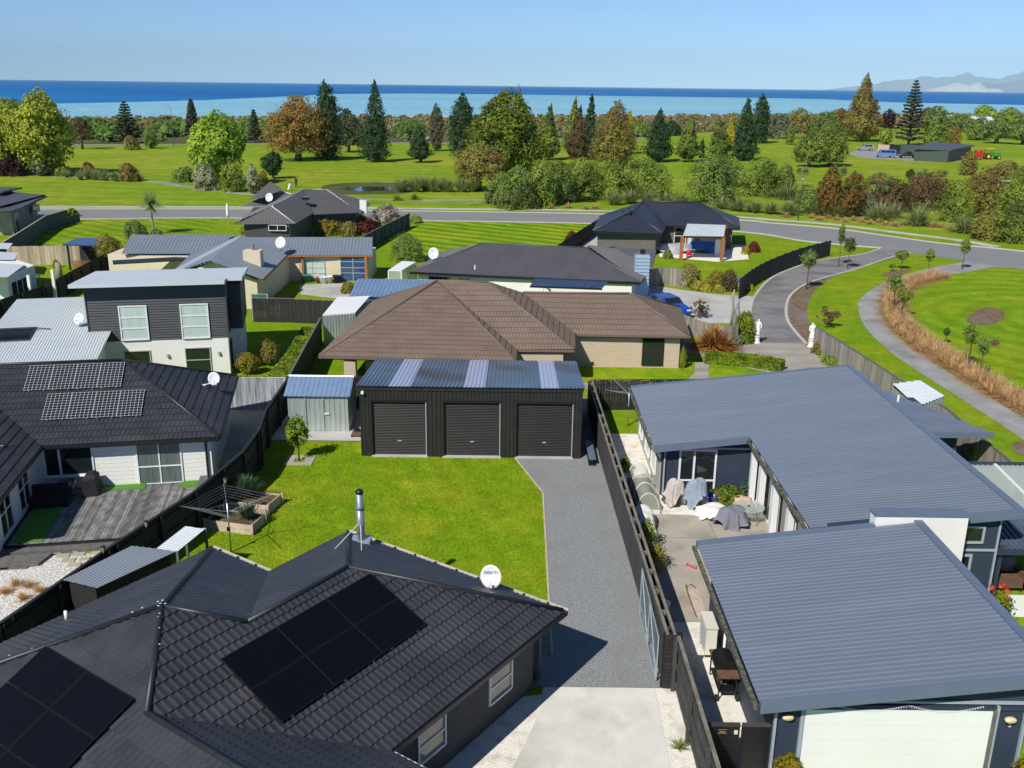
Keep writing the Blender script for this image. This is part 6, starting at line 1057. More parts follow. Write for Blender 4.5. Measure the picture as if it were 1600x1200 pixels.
# things by the zinc shed
jk = thing('mower', 'old push mower and bags between zinc shed and black shed', 'mower', (-7.8, 45.3, 0)); MB().box(-8.0, -7.55, 44.9, 45.4, .1, .3).build('deck', 'rust', jk); MB().tube([(-7.8, 45.35, .3), (-7.7, 46.1, .95)], .02, 6).build('handle', 'black_metal', jk); MB().box(-7.9, -7.65, 45.05, 45.25, .3, .45).build('engine', 'black_metal', jk)
for x in (-8.02, -7.56):
    for y in (44.98, 45.35): m = MB().lathe([(.02, -.03), (.1, -.03), (.1, .03), (.02, .03)], (0, 0, 0), 12); m.v = [(x + p[2], y + p[0], .10 + p[1]) for p in m.v]; m.build('wheel', 'rubber', jk)
# ------------------------------------------------------------------ cars
def car(label, p, rz, L, Wd, H, paint, style='suv', cat='car', name='parked_car'):
    t = thing(name, label, cat, p, rz); w = Wd / 2; g = .28
    P = {'suv': [(-.5, .30), (-.5, .55), (-.47, .62), (-.40, .96), (-.36, 1.0), (.08, 1.0), (.22, .66), (.44, .56), (.5, .46), (.5, .26)], 'van': [(-.5, .26), (-.5, .92), (-.47, 1.0), (.28, 1.0), (.38, .62), (.48, .52), (.5, .26)], 'hatch': [(-.5, .32), (-.49, .62), (-.40, .95), (-.30, 1.0), (.06, .97), (.2, .70), (.46, .58), (.5, .45), (.5, .28)], 'ute': [(-.5, .3), (-.5, .6), (-.12, .6), (-.09, .98), (.1, 1.0), (.22, .66), (.46, .56), (.5, .3)]}[style]
    m = MB(); rows = []
    for s, ins in ((-1, 1), (1, 1)):
        pass
    secs = [(-w, .0), (-w * .97, .0), (w * .97, .0), (w, .0)]
    for yy in (-w, -w * .86, w * .86, w):
        row = []
        for x, z in P:
            tuck = (z - .6) * .32 if z > .62 else 0
            y2 = yy * (1 - tuck) ; zz = z if abs(yy) < w * .99 else min(z, z - .012); row.append((x * L, y2, zz * H))
        rows.append(row)
    n = len(P)
    for r in rows: m.v += r
    for k in range(3):
        for i in range(n): m.f.append((k * n + i, k * n + (i + 1) % n, (k + 1) * n + (i + 1) % n, (k + 1) * n + i)); m.m.append(0)
    m.f += [tuple(range(n))[::-1], tuple(range(3 * n, 4 * n))]; m.m += [0, 0]; m.build('body', paint, t, local=True, smooth=False)
    xa, xb = (-.36, .12) if style in ('suv', 'hatch') else (-.46, .3) if style == 'van' else (-.08, .14)
    for s in (-1, 1):
        k = 3 if style == 'van' else 2
        for i in range(k): a = xa + (xb - xa) * i / k + .01; b = xa + (xb - xa) * (i + 1) / k - .01; y0, y1 = s * (w * .99 + .0), s * (w * (1 - .32 * .34) + .004); q = MB(); q.add([(a * L, y0 * .985 + s * .02, .66 * H), (b * L, y0 * .985 + s * .02, .66 * H), ((b - .03 if i == k - 1 else b) * L, y1 + s * .006, .93 * H), ((a + .02 if i == 0 else a) * L, y1 + s * .006, .93 * H)], [(0, 1, 2, 3) if s < 0 else (3, 2, 1, 0)]); q.build('window', 'glass', t, local=True)
    i0 = [i for i in range(n - 1) if P[i][1] >= .97 and P[i + 1][1] <= .72]
    for i in i0[:1]:
        A, B = P[i], P[i + 1]; nx, nz = (A[1] - B[1]) * H, (B[0] - A[0]) * L; ll = math.hypot(nx, nz); ox, oz = nx / ll * .012, nz / ll * .012
        q = MB(); f = lambda t_, yy: (((A[0] + (B[0] - A[0]) * t_) * L) + ox, yy, (A[1] + (B[1] - A[1]) * t_) * H + oz); q.add([f(.1, -w * .72), f(.1, w * .72), f(.92, w * .82), f(.92, -w * .82)], [(0, 1, 2, 3)]); q.build('windscreen', 'glass', t, local=True)
    i1 = [i for i in range(n - 1) if P[i][1] <= .66 and P[i + 1][1] >= .92]
    for i in i1[:1]:
        A, B = P[i], P[i + 1]; q = MB(); f = lambda t_, yy: ((A[0] + (B[0] - A[0]) * t_) * L - .014, yy, (A[1] + (B[1] - A[1]) * t_) * H + .004); q.add([f(.15, -w * .78), f(.15, w * .78), f(.9, w * .72), f(.9, -w * .72)], [(3, 2, 1, 0)]); q.build('rear_window', 'glass', t, local=True)
    for x in (-.31, .32):
        for s in (-1, 1):
            q = MB().lathe([(.05, -.1), (.33, -.1), (.35, -.06), (.35, .06), (.33, .1), (.05, .1)], (0, 0, 0), 16); q.v = [(x * L + a[0], s * (w - .06) + a[2], .35 + a[1]) for a in q.v]; wh = q.build('wheel', 'rubber', t, local=True); r_ = MB().lathe([(.02, -.02), (.2, -.02), (.2, .02), (.02, .02)], (0, 0, 0), 12); r_.v = [(x * L + a[0], s * (w + .045) + a[2] * .5, .35 + a[1]) for a in r_.v]; ro = r_.build('rim', 'alu', wh, local=True)
    for s in (-1, 1): MB().box(.485 * L, .503 * L, s * w * .72 - .16, s * w * .72 + .16, .45 * H, .53 * H).build('headlight', 'plastic_white', t, local=True); MB().box(-.504 * L, -.495 * L, s * w * .8 - .09, s * w * .8 + .09, .42 * H, .56 * H).build('tail_light', 'plastic_red', t, local=True); MB().box(.1 * L, .135 * L, s * (w + .02) - .07, s * (w + .02) + .07, .62 * H, .69 * H).build('mirror', paint, t, local=True)
    return t
car('bright blue hatchback parked on the concrete court by the brown roof', (12.2, 73.1, .02), math.radians(-68), 4.0, 1.7, 1.45, 'paint_blue', 'hatch'); car('silver people mover parked on the golf course track', tuple(V3(1352, 235, .02)), math.radians(175), 4.8, 1.85, 1.75, 'paint_silver', 'suv'); car('pale blue van parked at the implement shed', tuple(V3(1383, 246, .02)), math.radians(172), 4.9, 1.9, 2.0, 'paint_vanblue', 'van', 'van'); car('dark utility truck parked outside the implement shed', tuple(V3(1419, 247, .02)), math.radians(178), 5.2, 1.85, 1.7, 'paint_dark', 'ute', 'truck')
tp_ = V3(1546, 249, 0); tr = thing('tractor', 'green tractor with yellow canopy on the golf course', 'tractor', tp_); x, y = tp_[0], tp_[1]
MB().box(x + .2, x + 2.6, y - .5, y + .5, .9, 1.7).build('bonnet', 'paint_green', tr); MB().box(x - 1.2, x + .3, y - .6, y + .6, .8, 1.5).build('body', 'paint_green', tr); MB().box(x - 1.3, x + .6, y - .9, y + .9, 2.7, 2.85).build('canopy', 'paint_yellow', tr)
for dx in (-1.2, .4):
    for dy in (-.7, .7): MB().tube([(x + dx, y + dy, 1.4), (x + dx, y + dy, 2.72)], .05, 6).build('post', 'black_metal', tr)
for dx, r, wd in ((-.8, .8, .3), (2.0, .5, .22)):
    for s in (-1, 1):
        q = MB().lathe([(.1, -wd / 2), (r, -wd / 2), (r, wd / 2), (.1, wd / 2)], (0, 0, 0), 16); q.v = [(x + dx + a[0], y + s * .85 + a[2], r + a[1]) for a in q.v]; wh = q.build('wheel', 'rubber', tr); q = MB().lathe([(.05, -wd / 2 - .02), (r * .55, -wd / 2 - .02), (r * .55, wd / 2 + .02), (.05, wd / 2 + .02)], (0, 0, 0), 12); q.v = [(x + dx + a[0], y + s * .85 + a[2], r + a[1]) for a in q.v]; q.build('rim', 'paint_yellow', wh)
mp_ = V3(1527, 249, 0); md = thing('mower_deck', 'red gang mower standing folded beside the tractor', 'mower', mp_)
for k in range(3): MB().box(mp_[0] - .9 + k * .75, mp_[0] - .25 + k * .75, mp_[1] - .4, mp_[1] + .4, .3, 2.3 - .3 * (k % 2)).build('mower_unit', 'paint_red', md)
for s in (-.6, .6): MB().lathe([(.05, 0), (.3, 0), (.3, .2), (.05, .2)], (mp_[0] + s, mp_[1] - .6, .0), 12).build('wheel', 'rubber', md)
for k, (u, v, r, h) in enumerate(((1446, 250, 2.4, 1.3), (1470, 251, 2.6, 1.3))):
    p = V3(u, v, 0); rg = random.Random(k); MB().lathe([(1.0, 0), (.82, .25), (.5, .7), (.15, 1.0)], (0, 0, 0), 18, mod=lambda a, t, rg=rg: 1 + .12 * math.sin(3 * a + k) + .05 * math.sin(7 * a)).v
    m = MB().lathe([(r, -.05), (r * .8, h * .3), (r * .45, h * .75), (r * .1, h)], (p[0], p[1], 0), 18, mod=lambda a, t: 1 + .1 * math.sin(3 * a + k) + .05 * math.sin(7 * a)); m.build('gravel_heap', 'gravel', None, smooth=True, label=('heap of grey gravel in front of the implement shed door', 'heap of grey gravel at the implement shed corner')[k], cat='gravel heap')
# ------------------------------------------------------------------ figures
def figure(name, J, E, mat, parent, rad, sub=2):
    me = bpy.data.meshes.new(name); me.from_pydata(J, E, []); o = bpy.data.objects.new(name, me); link(o, parent, W(parent)); sk = o.modifiers.new('skin', 'SKIN'); me.skin_vertices.new() if not me.skin_vertices else None
    for i, r in enumerate(rad): me.skin_vertices[0].data[i].radius = (r, r * .85)
    me.skin_vertices[0].data[0].use_root = True; ss = o.modifiers.new('sub', 'SUBSURF'); ss.levels = sub; ss.render_levels = sub; setmat(me, mat)
    dg = bpy.context.evaluated_depsgraph_get(); m2 = bpy.data.meshes.new_from_object(o.evaluated_get(dg)); o.modifiers.clear(); o.data = m2; m2.polygons.foreach_set('use_smooth', [True] * len(m2.polygons))
    if not m2.materials: setmat(m2, mat)
    return o
def statue(label, p, flip):
    t = thing('garden_statue', label, 'statue', p); s = flip
    MB().lathe([(.26, 0), (.26, .08), (.20, .12), (.18, .42), (.23, .48), (.23, .54)], tuple(p), 8).build('plinth', 'stone_white', t)
    J = [(0, 0, 1.05), (0, 0, 1.25), (.02 * s, 0, 1.48), (.02 * s, 0, 1.58), (.03 * s, -.02, 1.72), (.17 * s, 0, 1.46), (.24 * s, -.06, 1.22), (.14 * s, -.16, 1.10), (-.14 * s, 0, 1.46), (-.22 * s, .0, 1.30), (-.08 * s, -.10, 1.62), (.09 * s, 0, .98), (.10 * s, -.05, .76), (.08 * s, 0, .56), (-.08 * s, 0, .98), (-.06 * s, .02, .76), (-.06 * s, 0, .56)]
    J = [(a, b, c) for a, b, c in J]; E = [(0, 1), (1, 2), (2, 3), (3, 4), (2, 5), (5, 6), (6, 7), (2, 8), (8, 9), (9, 10), (0, 11), (11, 12), (12, 13), (0, 14), (14, 15), (15, 16)]
    figure('figure', J, E, 'stone_white', t, [.13, .12, .14, .05, .10, .07, .05, .04, .07, .05, .04, .11, .09, .07, .11, .09, .07])
    MB().lathe([(.20, .54), (.19, .7), (.16, .95), (.15, 1.06)], tuple(p), 14, mod=lambda a, t_: 1 + .08 * math.sin(5 * a + 2 * t_)).build('drapery', 'stone_white', t, smooth=True)
statue('white classical garden statue beside the clipped column hedge', tuple(V3(1182, 536, 0)), 1); statue('white classical garden statue at the end of the weathered fence', tuple(V3(1267, 542, 0)), -1)
gp_ = V3(463, 293, 0); pe = thing('person', 'golfer in dark clothing standing by the pond', 'person', gp_)
figure('body', [(0, 0, .95), (0, 0, 1.2), (0, 0, 1.42), (0, 0, 1.5), (0, 0, 1.66), (.2, 0, 1.40), (.26, -.05, 1.12), (.2, -.2, .92), (-.2, 0, 1.40), (-.25, -.05, 1.12), (-.15, -.2, .92), (.1, 0, .88), (.12, -.02, .48), (.12, 0, .06), (.13, -.14, .04), (-.1, 0, .88), (-.12, .02, .48), (-.13, 0, .06), (-.14, -.14, .04)], [(0, 1), (1, 2), (2, 3), (3, 4), (2, 5), (5, 6), (6, 7), (2, 8), (8, 9), (9, 10), (0, 11), (11, 12), (12, 13), (13, 14), (0, 15), (15, 16), (16, 17), (17, 18)], 'shirt', pe, [.14, .14, .16, .06, .10, .07, .05, .04, .07, .05, .04, .11, .08, .055, .05, .11, .08, .055, .05])
MB().lathe([(.09, -.02), (.105, .05), (.08, .12), (.02, .15)], (gp_[0], gp_[1] - .01, 1.68), 10).build('cap', 'trousers', pe, smooth=True)
tp2 = V3(451, 298, 0); gt_ = thing('golf_trolley', 'golf bag on a two-wheeled trolley near the golfer', 'golf trolley', tp2); MB().tube([(tp2[0], tp2[1], .25), (tp2[0] + .3, tp2[1] + .2, 1.15)], [.17, .19], 10).build('bag', 'plastic_white', gt_); MB().tube([(tp2[0] + .3, tp2[1] + .2, 1.15), (tp2[0] + .36, tp2[1] + .25, 1.4)], .08, 6).build('club_heads', 'black_metal', gt_)
for s in (-.4, .4): q = MB().lathe([(.02, -.03), (.16, -.03), (.16, .03), (.02, .03)], (0, 0, 0), 12); q.v = [(tp2[0] + s + a[2], tp2[1] + a[0], .16 + a[1]) for a in q.v]; q.build('wheel', 'rubber', gt_)
MB().tube([(tp2[0] - .4, tp2[1], .16), (tp2[0] + .4, tp2[1], .16)], .02, 6).build('axle', 'steel', gt_)
# ------------------------------------------------------------------ lamps, posts, markers
def lamp(label, p, h, arm, mat='alu', th=1.0):
    t = thing('street_lamp', label, 'street lamp', p); x, y = p[0], p[1]; MB().tube([(x, y, 0), (x, y, h * .9), (x + arm * .15, y, h * .98), (x + arm, y, h)], [.09 * th, .07 * th, .06 * th, .05 * th], 8).build('pole', mat, t, smooth=True); MB().box(x + arm - .05, x + arm - .05 + .8 * th, y - .15 * th, y + .15 * th, h - .06, h + .06).build('lamp_head', 'alu', t)
lamp('grey street lamp among the shrubs at the right edge', tuple(V3(1552, 338, 0)), 5.0, .9, 'roof_pale'); lamp('slim street lamp beside the footpath near the rounded shrubs', tuple(V3(815, 327, 0)), 5.2, -.1, 'fence_char', .6); lamp('slim street lamp beside the road behind the curved panel fence', tuple(V3(1247, 345, 0)), 5.6, -.1, 'fence_char', .6); lamp('tall pole lamp by the coast road near the thin pine', tuple(V3(272, 229, 0)), 11, -1.2, 'roof_steel')
for k, (u, v, L) in enumerate(((1160, 310, 'white marker post in the fairway beyond the shrubs'),)): pass
pb = thing('post_box', 'grey letterbox on a post at the end of the black panel fence', 'letterbox', V3(1153, 456, 0)); q = V3(1153, 456, 0); MB().box(q[0] - .05, q[0] + .05, q[1] - .05, q[1] + .05, 0, 1.0).build('post', 'alu', pb); MB().box(q[0] - .2, q[0] + .2, q[1] - .2, q[1] + .2, 1.0, 1.3).build('box', 'flash_bluegrey', pb)
um = thing('folded_umbrella', 'closed white parasol standing beside the warm-grey house', 'parasol', V3(357, 348, 0)); q = V3(357, 350, 0); MB().tube([(q[0], q[1], 0), (q[0], q[1], 2.6)], .04, 6).build('pole', 'alu', um); MB().tube([(q[0], q[1], .8), (q[0], q[1], 1.2), (q[0], q[1], 2.2), (q[0], q[1], 2.55)], [.14, .22, .16, .04], 10).build('canopy', 'cloth_white', um, smooth=True)
# timber stump by the gazebo lawn, table on pergola terrace, tarpaulins, tub
st = V3(93, 436, 0); t = thing('tree_stump', 'pale standing tree stump on the gazebo lawn', 'stump', st); MB().tube([(st[0], st[1], 0), (st[0] + .05, st[1], .8), (st[0], st[1], 1.5)], [.35, .26, .22], 10).build('trunk_post', 'bark_pale', t, smooth=True)
tq = V3(46, 443, 0); t = thing('garden_table', 'pale blue garden table on the left lawn', 'table', tq); MB().box(tq[0] - .9, tq[0] + .9, tq[1] - .5, tq[1] + .5, .7, .76).build('table_top', 'galv', t)
for dx in (-.75, .75):
    for dy in (-.4, .4): MB().box(tq[0] + dx - .04, tq[0] + dx + .04, tq[1] + dy - .04, tq[1] + dy + .04, 0, .7).build('leg', 'alu', t)
drape('bulky table under a bright blue tarpaulin beneath the pergola', 'covered_table', 'covered table', V3(1100, 394, 0)[:2], 1.9, .9, 1.15, 'tarp_blue', 21, flat=.8, folds=6); drape('long low load under a grey tarpaulin beside the pergola', 'covered_load', 'covered load', V3(1052, 395, 0)[:2], 2.0, .9, 1.0, 'tarp_grey', 23, flat=.8, folds=5)
fq = V3(1123, 400, 0); t = thing('fridge', 'white upright fridge standing at the pergola post', 'fridge', fq); MB().box(fq[0] - .45, fq[0] + .02, fq[1] - .3, fq[1] + .3, 0, 1.75).build('door', 'plastic_white', t); MB().box(fq[0] + .03, fq[0] + .5, fq[1] - .3, fq[1] + .3, 0, 1.75).build('door', 'plastic_white', t)
rc = V3(1077, 402, 0); t = thing('toy_chair', 'small red plastic chair at the pergola edge', 'chair', rc); MB().box(rc[0] - .3, rc[0] + .3, rc[1] - .3, rc[1] + .3, .25, .33).build('seat', 'plastic_red', t); MB().box(rc[0] - .3, rc[0] + .3, rc[1] + .24, rc[1] + .3, .33, .7).build('backrest', 'plastic_red', t)
for dx in (-.27, .27):
    for dy in (-.27, .27): MB().box(rc[0] + dx - .03, rc[0] + dx + .03, rc[1] + dy - .03, rc[1] + dy + .03, 0, .25).build('leg', 'plastic_red', t)
for k, (u, v, r, m_, L) in enumerate(((480, 441, .4, 'plastic_green', 'green tub pot on the cream house terrace'), (499, 442, .32, 'terracotta', 'terracotta pot on the cream house terrace'), (505, 443, .36, 'plastic_white', 'white pot next to the terracotta pot on the terrace'), (514, 442, .36, 'plastic_white', 'white pot with a bushy plant on the terrace'), (527, 442, .4, 'rubber', 'black pot with a leafy plant on the terrace'))):
    p = V3(u, v, 0); t = thing('plant_pot', L, 'pot', p, group='pots on the cream house terrace'); MB().lathe([(r * .7, 0), (r, r * 1.6), (r * 1.08, r * 1.65), (r * .9, r * 1.65), (r * .8, r * 1.3)], tuple(p), 14).build('pot', m_, t, smooth=True)
# shade frame and steel screen by the two-storey house
p0_, p1_ = V3(396, 500, 0), V3(420, 500, 0); t = thing('shade_frame', 'green shade-net frame behind the two-storey house', 'shade frame', p0_)
for p in (p0_, p1_): MB().box(p[0] - .04, p[0] + .04, p[1] - .04, p[1] + .04, 0, 2.0).build('post', 'alu', t)
MB().bar((p0_[0], p0_[1], 1.35), (p1_[0], p1_[1], 1.35), .01, 1.2).build('net', 'shade_net', t); MB().bar((p0_[0], p0_[1], 1.97), (p1_[0], p1_[1], 1.97), .05, .05).build('top_rail', 'alu', t)
ps1 = thing('corner_sculpture', 'grey driftwood figures beside the short curved fence', 'sculpture', V3(1147, 512, 0)); q = V3(1147, 512, 0)
for k, (dx, h) in enumerate(((-.25, 2.9), (.2, 2.2), (.0, 1.6))): MB().tube([(q[0] + dx, q[1], 0), (q[0] + dx + .08, q[1], h * .5), (q[0] + dx - .05, q[1], h * .8), (q[0] + dx + .05, q[1], h)], [.12, .09, .10, .05], 7).build('figure_post', 'fence_grey', ps1, smooth=True)
# ------------------------------------------------------------------ vegetation
RNG = np.random.RandomState(11)
def quads(P, N, S, asp=1.0, up=None, rng=RNG):
    n = len(P); N = N / (np.linalg.norm(N, axis=1, keepdims=True) + 1e-9)
    r = rng.normal(size=(n, 3)) if up is None else np.tile(np.array(up, float), (n, 1)) + rng.normal(size=(n, 3)) * .25
    t = np.cross(N, r); t /= np.linalg.norm(t, axis=1, keepdims=True) + 1e-9; b = np.cross(N, t); S = np.asarray(S).reshape(-1, 1); a = t * S; c = b * S * asp
    return np.stack([P - a - c * .6, P + a * .8 - c, P + a + c * .7, P - a * .7 + c], 1).reshape(-1, 3)
def clumps(C, R, n, leaf, rng=RNG, squash=.85, upb=.25, shell=.55, asp=1.0):
    """leaf cards scattered over and through a set of clump spheres (centres C, radii R)."""
    C = np.asarray(C); R = np.asarray(R); w = R ** 2; w /= w.sum(); idx = rng.choice(len(C), n, p=w); d = rng.normal(size=(n, 3)); d /= np.linalg.norm(d, axis=1, keepdims=True); d[:, 2] = np.where(rng.rand(n) < .75, np.abs(d[:, 2]), d[:, 2])
    rad = R[idx] * (shell + (1 - shell) * rng.rand(n) ** .5); P = C[idx] + d * rad[:, None] * np.array((1, 1, squash)); N = d + rng.normal(size=(n, 3)) * .55 + np.array((0, 0, upb))
    return quads(P, N, leaf * (.6 + .8 * rng.rand(n)), asp, None, rng)
PROF = {'spire': lambda h: (1 - h) ** .75 * (.55 + .45 * min(1, h * 12)), 'cone': lambda h: (1 - h) ** .9 * (.35 + .65 * min(1, h * 7)), 'macro': lambda h: (1 - h ** 2.4) ** .9 * (.75 + .25 * min(1, h * 5)), 'round': lambda h: math.sqrt(max(0, 1 - (2 * h - .95) ** 2)), 'dome': lambda h: math.sqrt(max(0, 1 - h ** 2.2)), 'column': lambda h: (1 - h ** 5) * (.8 + .2 * min(1, h * 6)), 'plume': lambda h: math.sin(math.pi * min(1, h * .92 + .08)) ** .7, 'bulk': lambda h: (1 - h ** 2.3) ** .6 * (.82 + .18 * min(1, h * 5)), 'broad': lambda h: math.sqrt(max(0, 1 - (1.7 * h - .62) ** 2)) if h < .95 else .3}
def tree(name, label, cat, u, v, wpx, hpx, prof, mat, nclump=34, nleaf=2600, leafpx=1.5, trunk=.12, tw=.05, cr=.30, squash=.85, bark='bark', group=None, seed=None, lobes=None, asp=1.0, limbs=6, at=None, dims=None, solid=.5):
    """tapered trunk with limbs, and a crown of leaf cards gathered in uneven clumps inside the given outline."""
    nleaf = int(nleaf * 2.35); leafpx *= .63
    p = np.array(at if at is not None else G(u, v, 0), float); k = mpp(p); Rm, Hm = (wpx * k / 2, hpx * k / .96) if dims is None else dims; rng = np.random.RandomState(seed if seed is not None else abs(hash((round(u or 0), round(v or 0)))) % 99991)
    t = thing(name, label, cat, tuple(p), group=group); f = PROF[prof]; z0 = Hm * trunk; Hc = Hm - z0; C = []; R = []
    hs = np.linspace(0, 1, 60); wgt = np.array([f(h) + .08 for h in hs]); wgt /= wgt.sum(); ell = 1 + .18 * rng.randn(); ph = rng.rand(3) * 6.28
    for i in range(nclump):
        h = float(np.clip(rng.choice(hs, p=wgt) + rng.uniform(-.01, .01), 0, 1)); a = rng.rand() * 6.283; rr = f(h); wob = 1 + .14 * math.sin(2 * a + ph[0]) + .12 * math.sin(3 * a + ph[1] + 5 * h); c_r = cr * Rm * (.55 + .75 * rng.rand()) * (.35 + .65 * rr); rad = max(0, Rm * rr * wob - c_r * .8) * (.5 + .5 * rng.rand() ** .45)
        C.append((p[0] + rad * math.cos(a), p[1] + rad * math.sin(a), z0 + c_r * .6 + h * max(.05, Hc - c_r * 1.25))); R.append(c_r)
    C.append((p[0], p[1], z0 + Hc * .45)); R.append(cr * Rm); ns = int(nleaf * solid); V = clumps(C, R, max(nleaf - ns, 60), leafpx * k * 1.15, rng, squash, asp=asp)
    if ns:                                                 # leaves over the whole outline, pushed in and out in tufts
        hh = rng.choice(hs, ns, p=wgt) + rng.uniform(-.012, .012, ns); hh = np.clip(hh, 0, .995); a = rng.rand(ns) * 6.283; fr = np.array([f(x) for x in hh]); q = rng.rand(5) * 6.28; nb = 5 if prof in ('spire', 'cone', 'column', 'macro') else 4; nh = 2.2 * Hm / max(Rm, .1)
        wob = 1 + .13 * np.sin(2 * a + q[0] + 2 * hh) + .13 * np.sin(nb * a + q[1] + nh * hh) + .13 * np.sin((nb + 4) * a + q[2] - nh * 1.9 * hh) + .10 * np.sin((nb + 9) * a + q[3] + nh * 3.7 * hh) + (.15 * np.sin(nh * 4 * hh + 2 * a + q[4]) if prof in ('spire', 'cone', 'column') else 0)
        hole = np.sin(3 * a + q[3] + nh * 1.3 * hh) * np.sin(nh * 2.3 * hh - 2 * a + q[0]) > .72; keep = ~hole | (rng.rand(ns) < .25); a, hh, fr, wob = a[keep], hh[keep], fr[keep], wob[keep]; ns = len(a)
        dep = 1 - .42 * rng.rand(ns) ** 1.6; rr = Rm * fr * wob * dep; dh = np.array([(f(min(x + .03, 1)) - f(max(x - .03, 0))) / .06 for x in hh]); slope = -dh * Rm / max(Hc, .1)
        lx, ly = Rm * .16 * np.sin(3.3 * hh + q[2]) * hh, Rm * .16 * np.sin(2.7 * hh + q[3]) * hh; P = np.stack([p[0] + lx + rr * np.cos(a), p[1] + ly + rr * np.sin(a), z0 + hh * Hc * (1 + .03 * np.sin(3 * a + q[1]))], 1); Nn = np.stack([np.cos(a), np.sin(a), np.clip(slope, -.6, 3) + .25], 1); Nn /= np.linalg.norm(Nn, axis=1, keepdims=True)
        tilt = .38 * (np.sin((nb + 4) * a + q[2] - nh * 1.9 * hh))[:, None] * np.array((0, 0, 1.0)); V = np.concatenate([V, quads(P, Nn + tilt + rng.normal(size=(ns, 3)) * .42, leafpx * k * (.65 + .8 * rng.rand(ns)), asp, None, rng)])
    V[:, 2] = np.maximum(V[:, 2], .03); bigmesh('crown', V, 4, mat, t)
    mb = MB(); top = z0 + Hc * (.55 if prof in ('round', 'broad', 'dome', 'plume') else .9); tr = max(.04, tw * Rm * 2); mb.tube([(p[0], p[1], -.05), (p[0] + .1 * tr, p[1], z0 * .5), (p[0] + tr * .3, p[1], z0 + Hc * .2), (p[0], p[1], top)], [tr * 1.25, tr, tr * .75, tr * .15], 8)
    for i in rng.choice(len(C) - 1, min(limbs, len(C) - 1), replace=False): c = C[i]; zs = min(max(z0 * .8, c[2] - Rm * .7), top * .9); mb.tube([(p[0], p[1], zs), ((p[0] + c[0]) / 2, (p[1] + c[1]) / 2, (zs + c[2]) / 2 + .05 * Hm), c], [tr * .5, tr * .32, tr * .12], 5)
    mb.build('trunk', bark, t, smooth=True); return t
def blades(P, L, n, wid, spread, rng, droop=.6):
    a = rng.rand(n) * 6.283; tilt = spread * np.abs(rng.rand(n)) ** .7; d = np.stack([np.cos(a) * np.sin(tilt), np.sin(a) * np.sin(tilt), np.cos(tilt)], 1); o = np.stack([-np.sin(a), np.cos(a), np.zeros(n)], 1); ln = L * (.6 + .5 * rng.rand(n)); base = np.asarray(P) + np.stack([np.cos(a), np.sin(a), np.zeros(n)], 1) * (rng.rand(n) * .12 * L)[:, None]; q = []
    K = 4; dr = droop * (.3 + rng.rand(n)) * np.sin(tilt + .15)
    pts = [base + d * (ln * s)[:, None] - np.array((0, 0, 1)) * (ln * dr * s * s)[:, None] + np.stack([np.cos(a), np.sin(a), 0 * a], 1) * (ln * dr * .35 * s * s)[:, None] for s in np.linspace(0, 1, K + 1)]
    ws = [wid * s for s in (.7, 1, .85, .55, .08)]
    for i in range(K): q.append(np.stack([pts[i] - o * ws[i], pts[i] + o * ws[i], pts[i + 1] + o * ws[i + 1], pts[i + 1] - o * ws[i + 1]], 1).reshape(-1, 12))
    V = np.stack(q, 1).reshape(-1, 3); V[:, 2] = np.maximum(V[:, 2], .02); return V
def tuft(name, label, cat, u, v, wpx, hpx, mat, n=110, spread=1.2, droop=.7, group=None, wid=None, at=None, L=None):
    p = np.array(at if at is not None else G(u, v, 0), float); k = mpp(p); L = L or max(hpx * k, wpx * k * .55) * 1.05; rng = np.random.RandomState(int(abs(p[0] * 37 + p[1] * 91)) % 9999); V = blades((p[0], p[1], p[2]), L, n, wid or max(.018, .6 * k), spread, rng, droop)
    o = bigmesh(name, V - p.astype(np.float32), 4, mat, None); o.matrix_basis = Matrix.Translation(Vector(tuple(float(c) for c in p))); WM[o.name] = o.matrix_basis.copy(); return tag(o, label, cat, group)
def norfolk(label, u, v, wpx, hpx, mat, tiers=16, seed=1):
    p = G(u, v, 0); k = mpp(p); H_, R_ = hpx * k / .96, wpx * k / 2; rng = np.random.RandomState(seed); t = thing('norfolk_pine', label, 'pine tree', tuple(p)); Q = []; mb = MB(); mb.tube([(p[0], p[1], -.05), (p[0], p[1], H_ * .6), (p[0], p[1], H_)], [R_ * .09, R_ * .05, .04], 7)
    for i in range(tiers):
        h = .08 + .9 * (i / (tiers - 1)) ** .9; L = R_ * (1 - h) ** .8 * (1.05 + .1 * rng.randn()) + .25; z = H_ * h
        for j in range(6):
            a = 6.283 * (j + .5 * (i % 2) + .15 * rng.randn()) / 6; d = np.array((math.cos(a), math.sin(a), .30)); n = int(26 + 60 * L / R_); s = rng.rand(n) ** .7; o = np.array((-d[1], d[0], 0)); P = np.array((p[0], p[1], z)) + d * (s * L)[:, None] + o * (rng.randn(n) * .10 * L * (1 - s * .6))[:, None] + np.array((0, 0, 1)) * (rng.rand(n) * .12 * L)[:, None] - np.array((0, 0, .12 * L)) * (s ** 2)[:, None]
            Q.append(quads(P, rng.normal(size=(n, 3)) + np.array((0, 0, .9)), k * 1.15 * (.6 + .7 * rng.rand(n)), 1.2, None, rng)); mb.tube([(p[0], p[1], z), tuple(np.array((p[0], p[1], z)) + d * L * .8)], [.05, .02], 4, cap=False)
    bigmesh('crown', np.concatenate(Q), 4, mat, t); mb.build('trunk', 'bark', t); return t
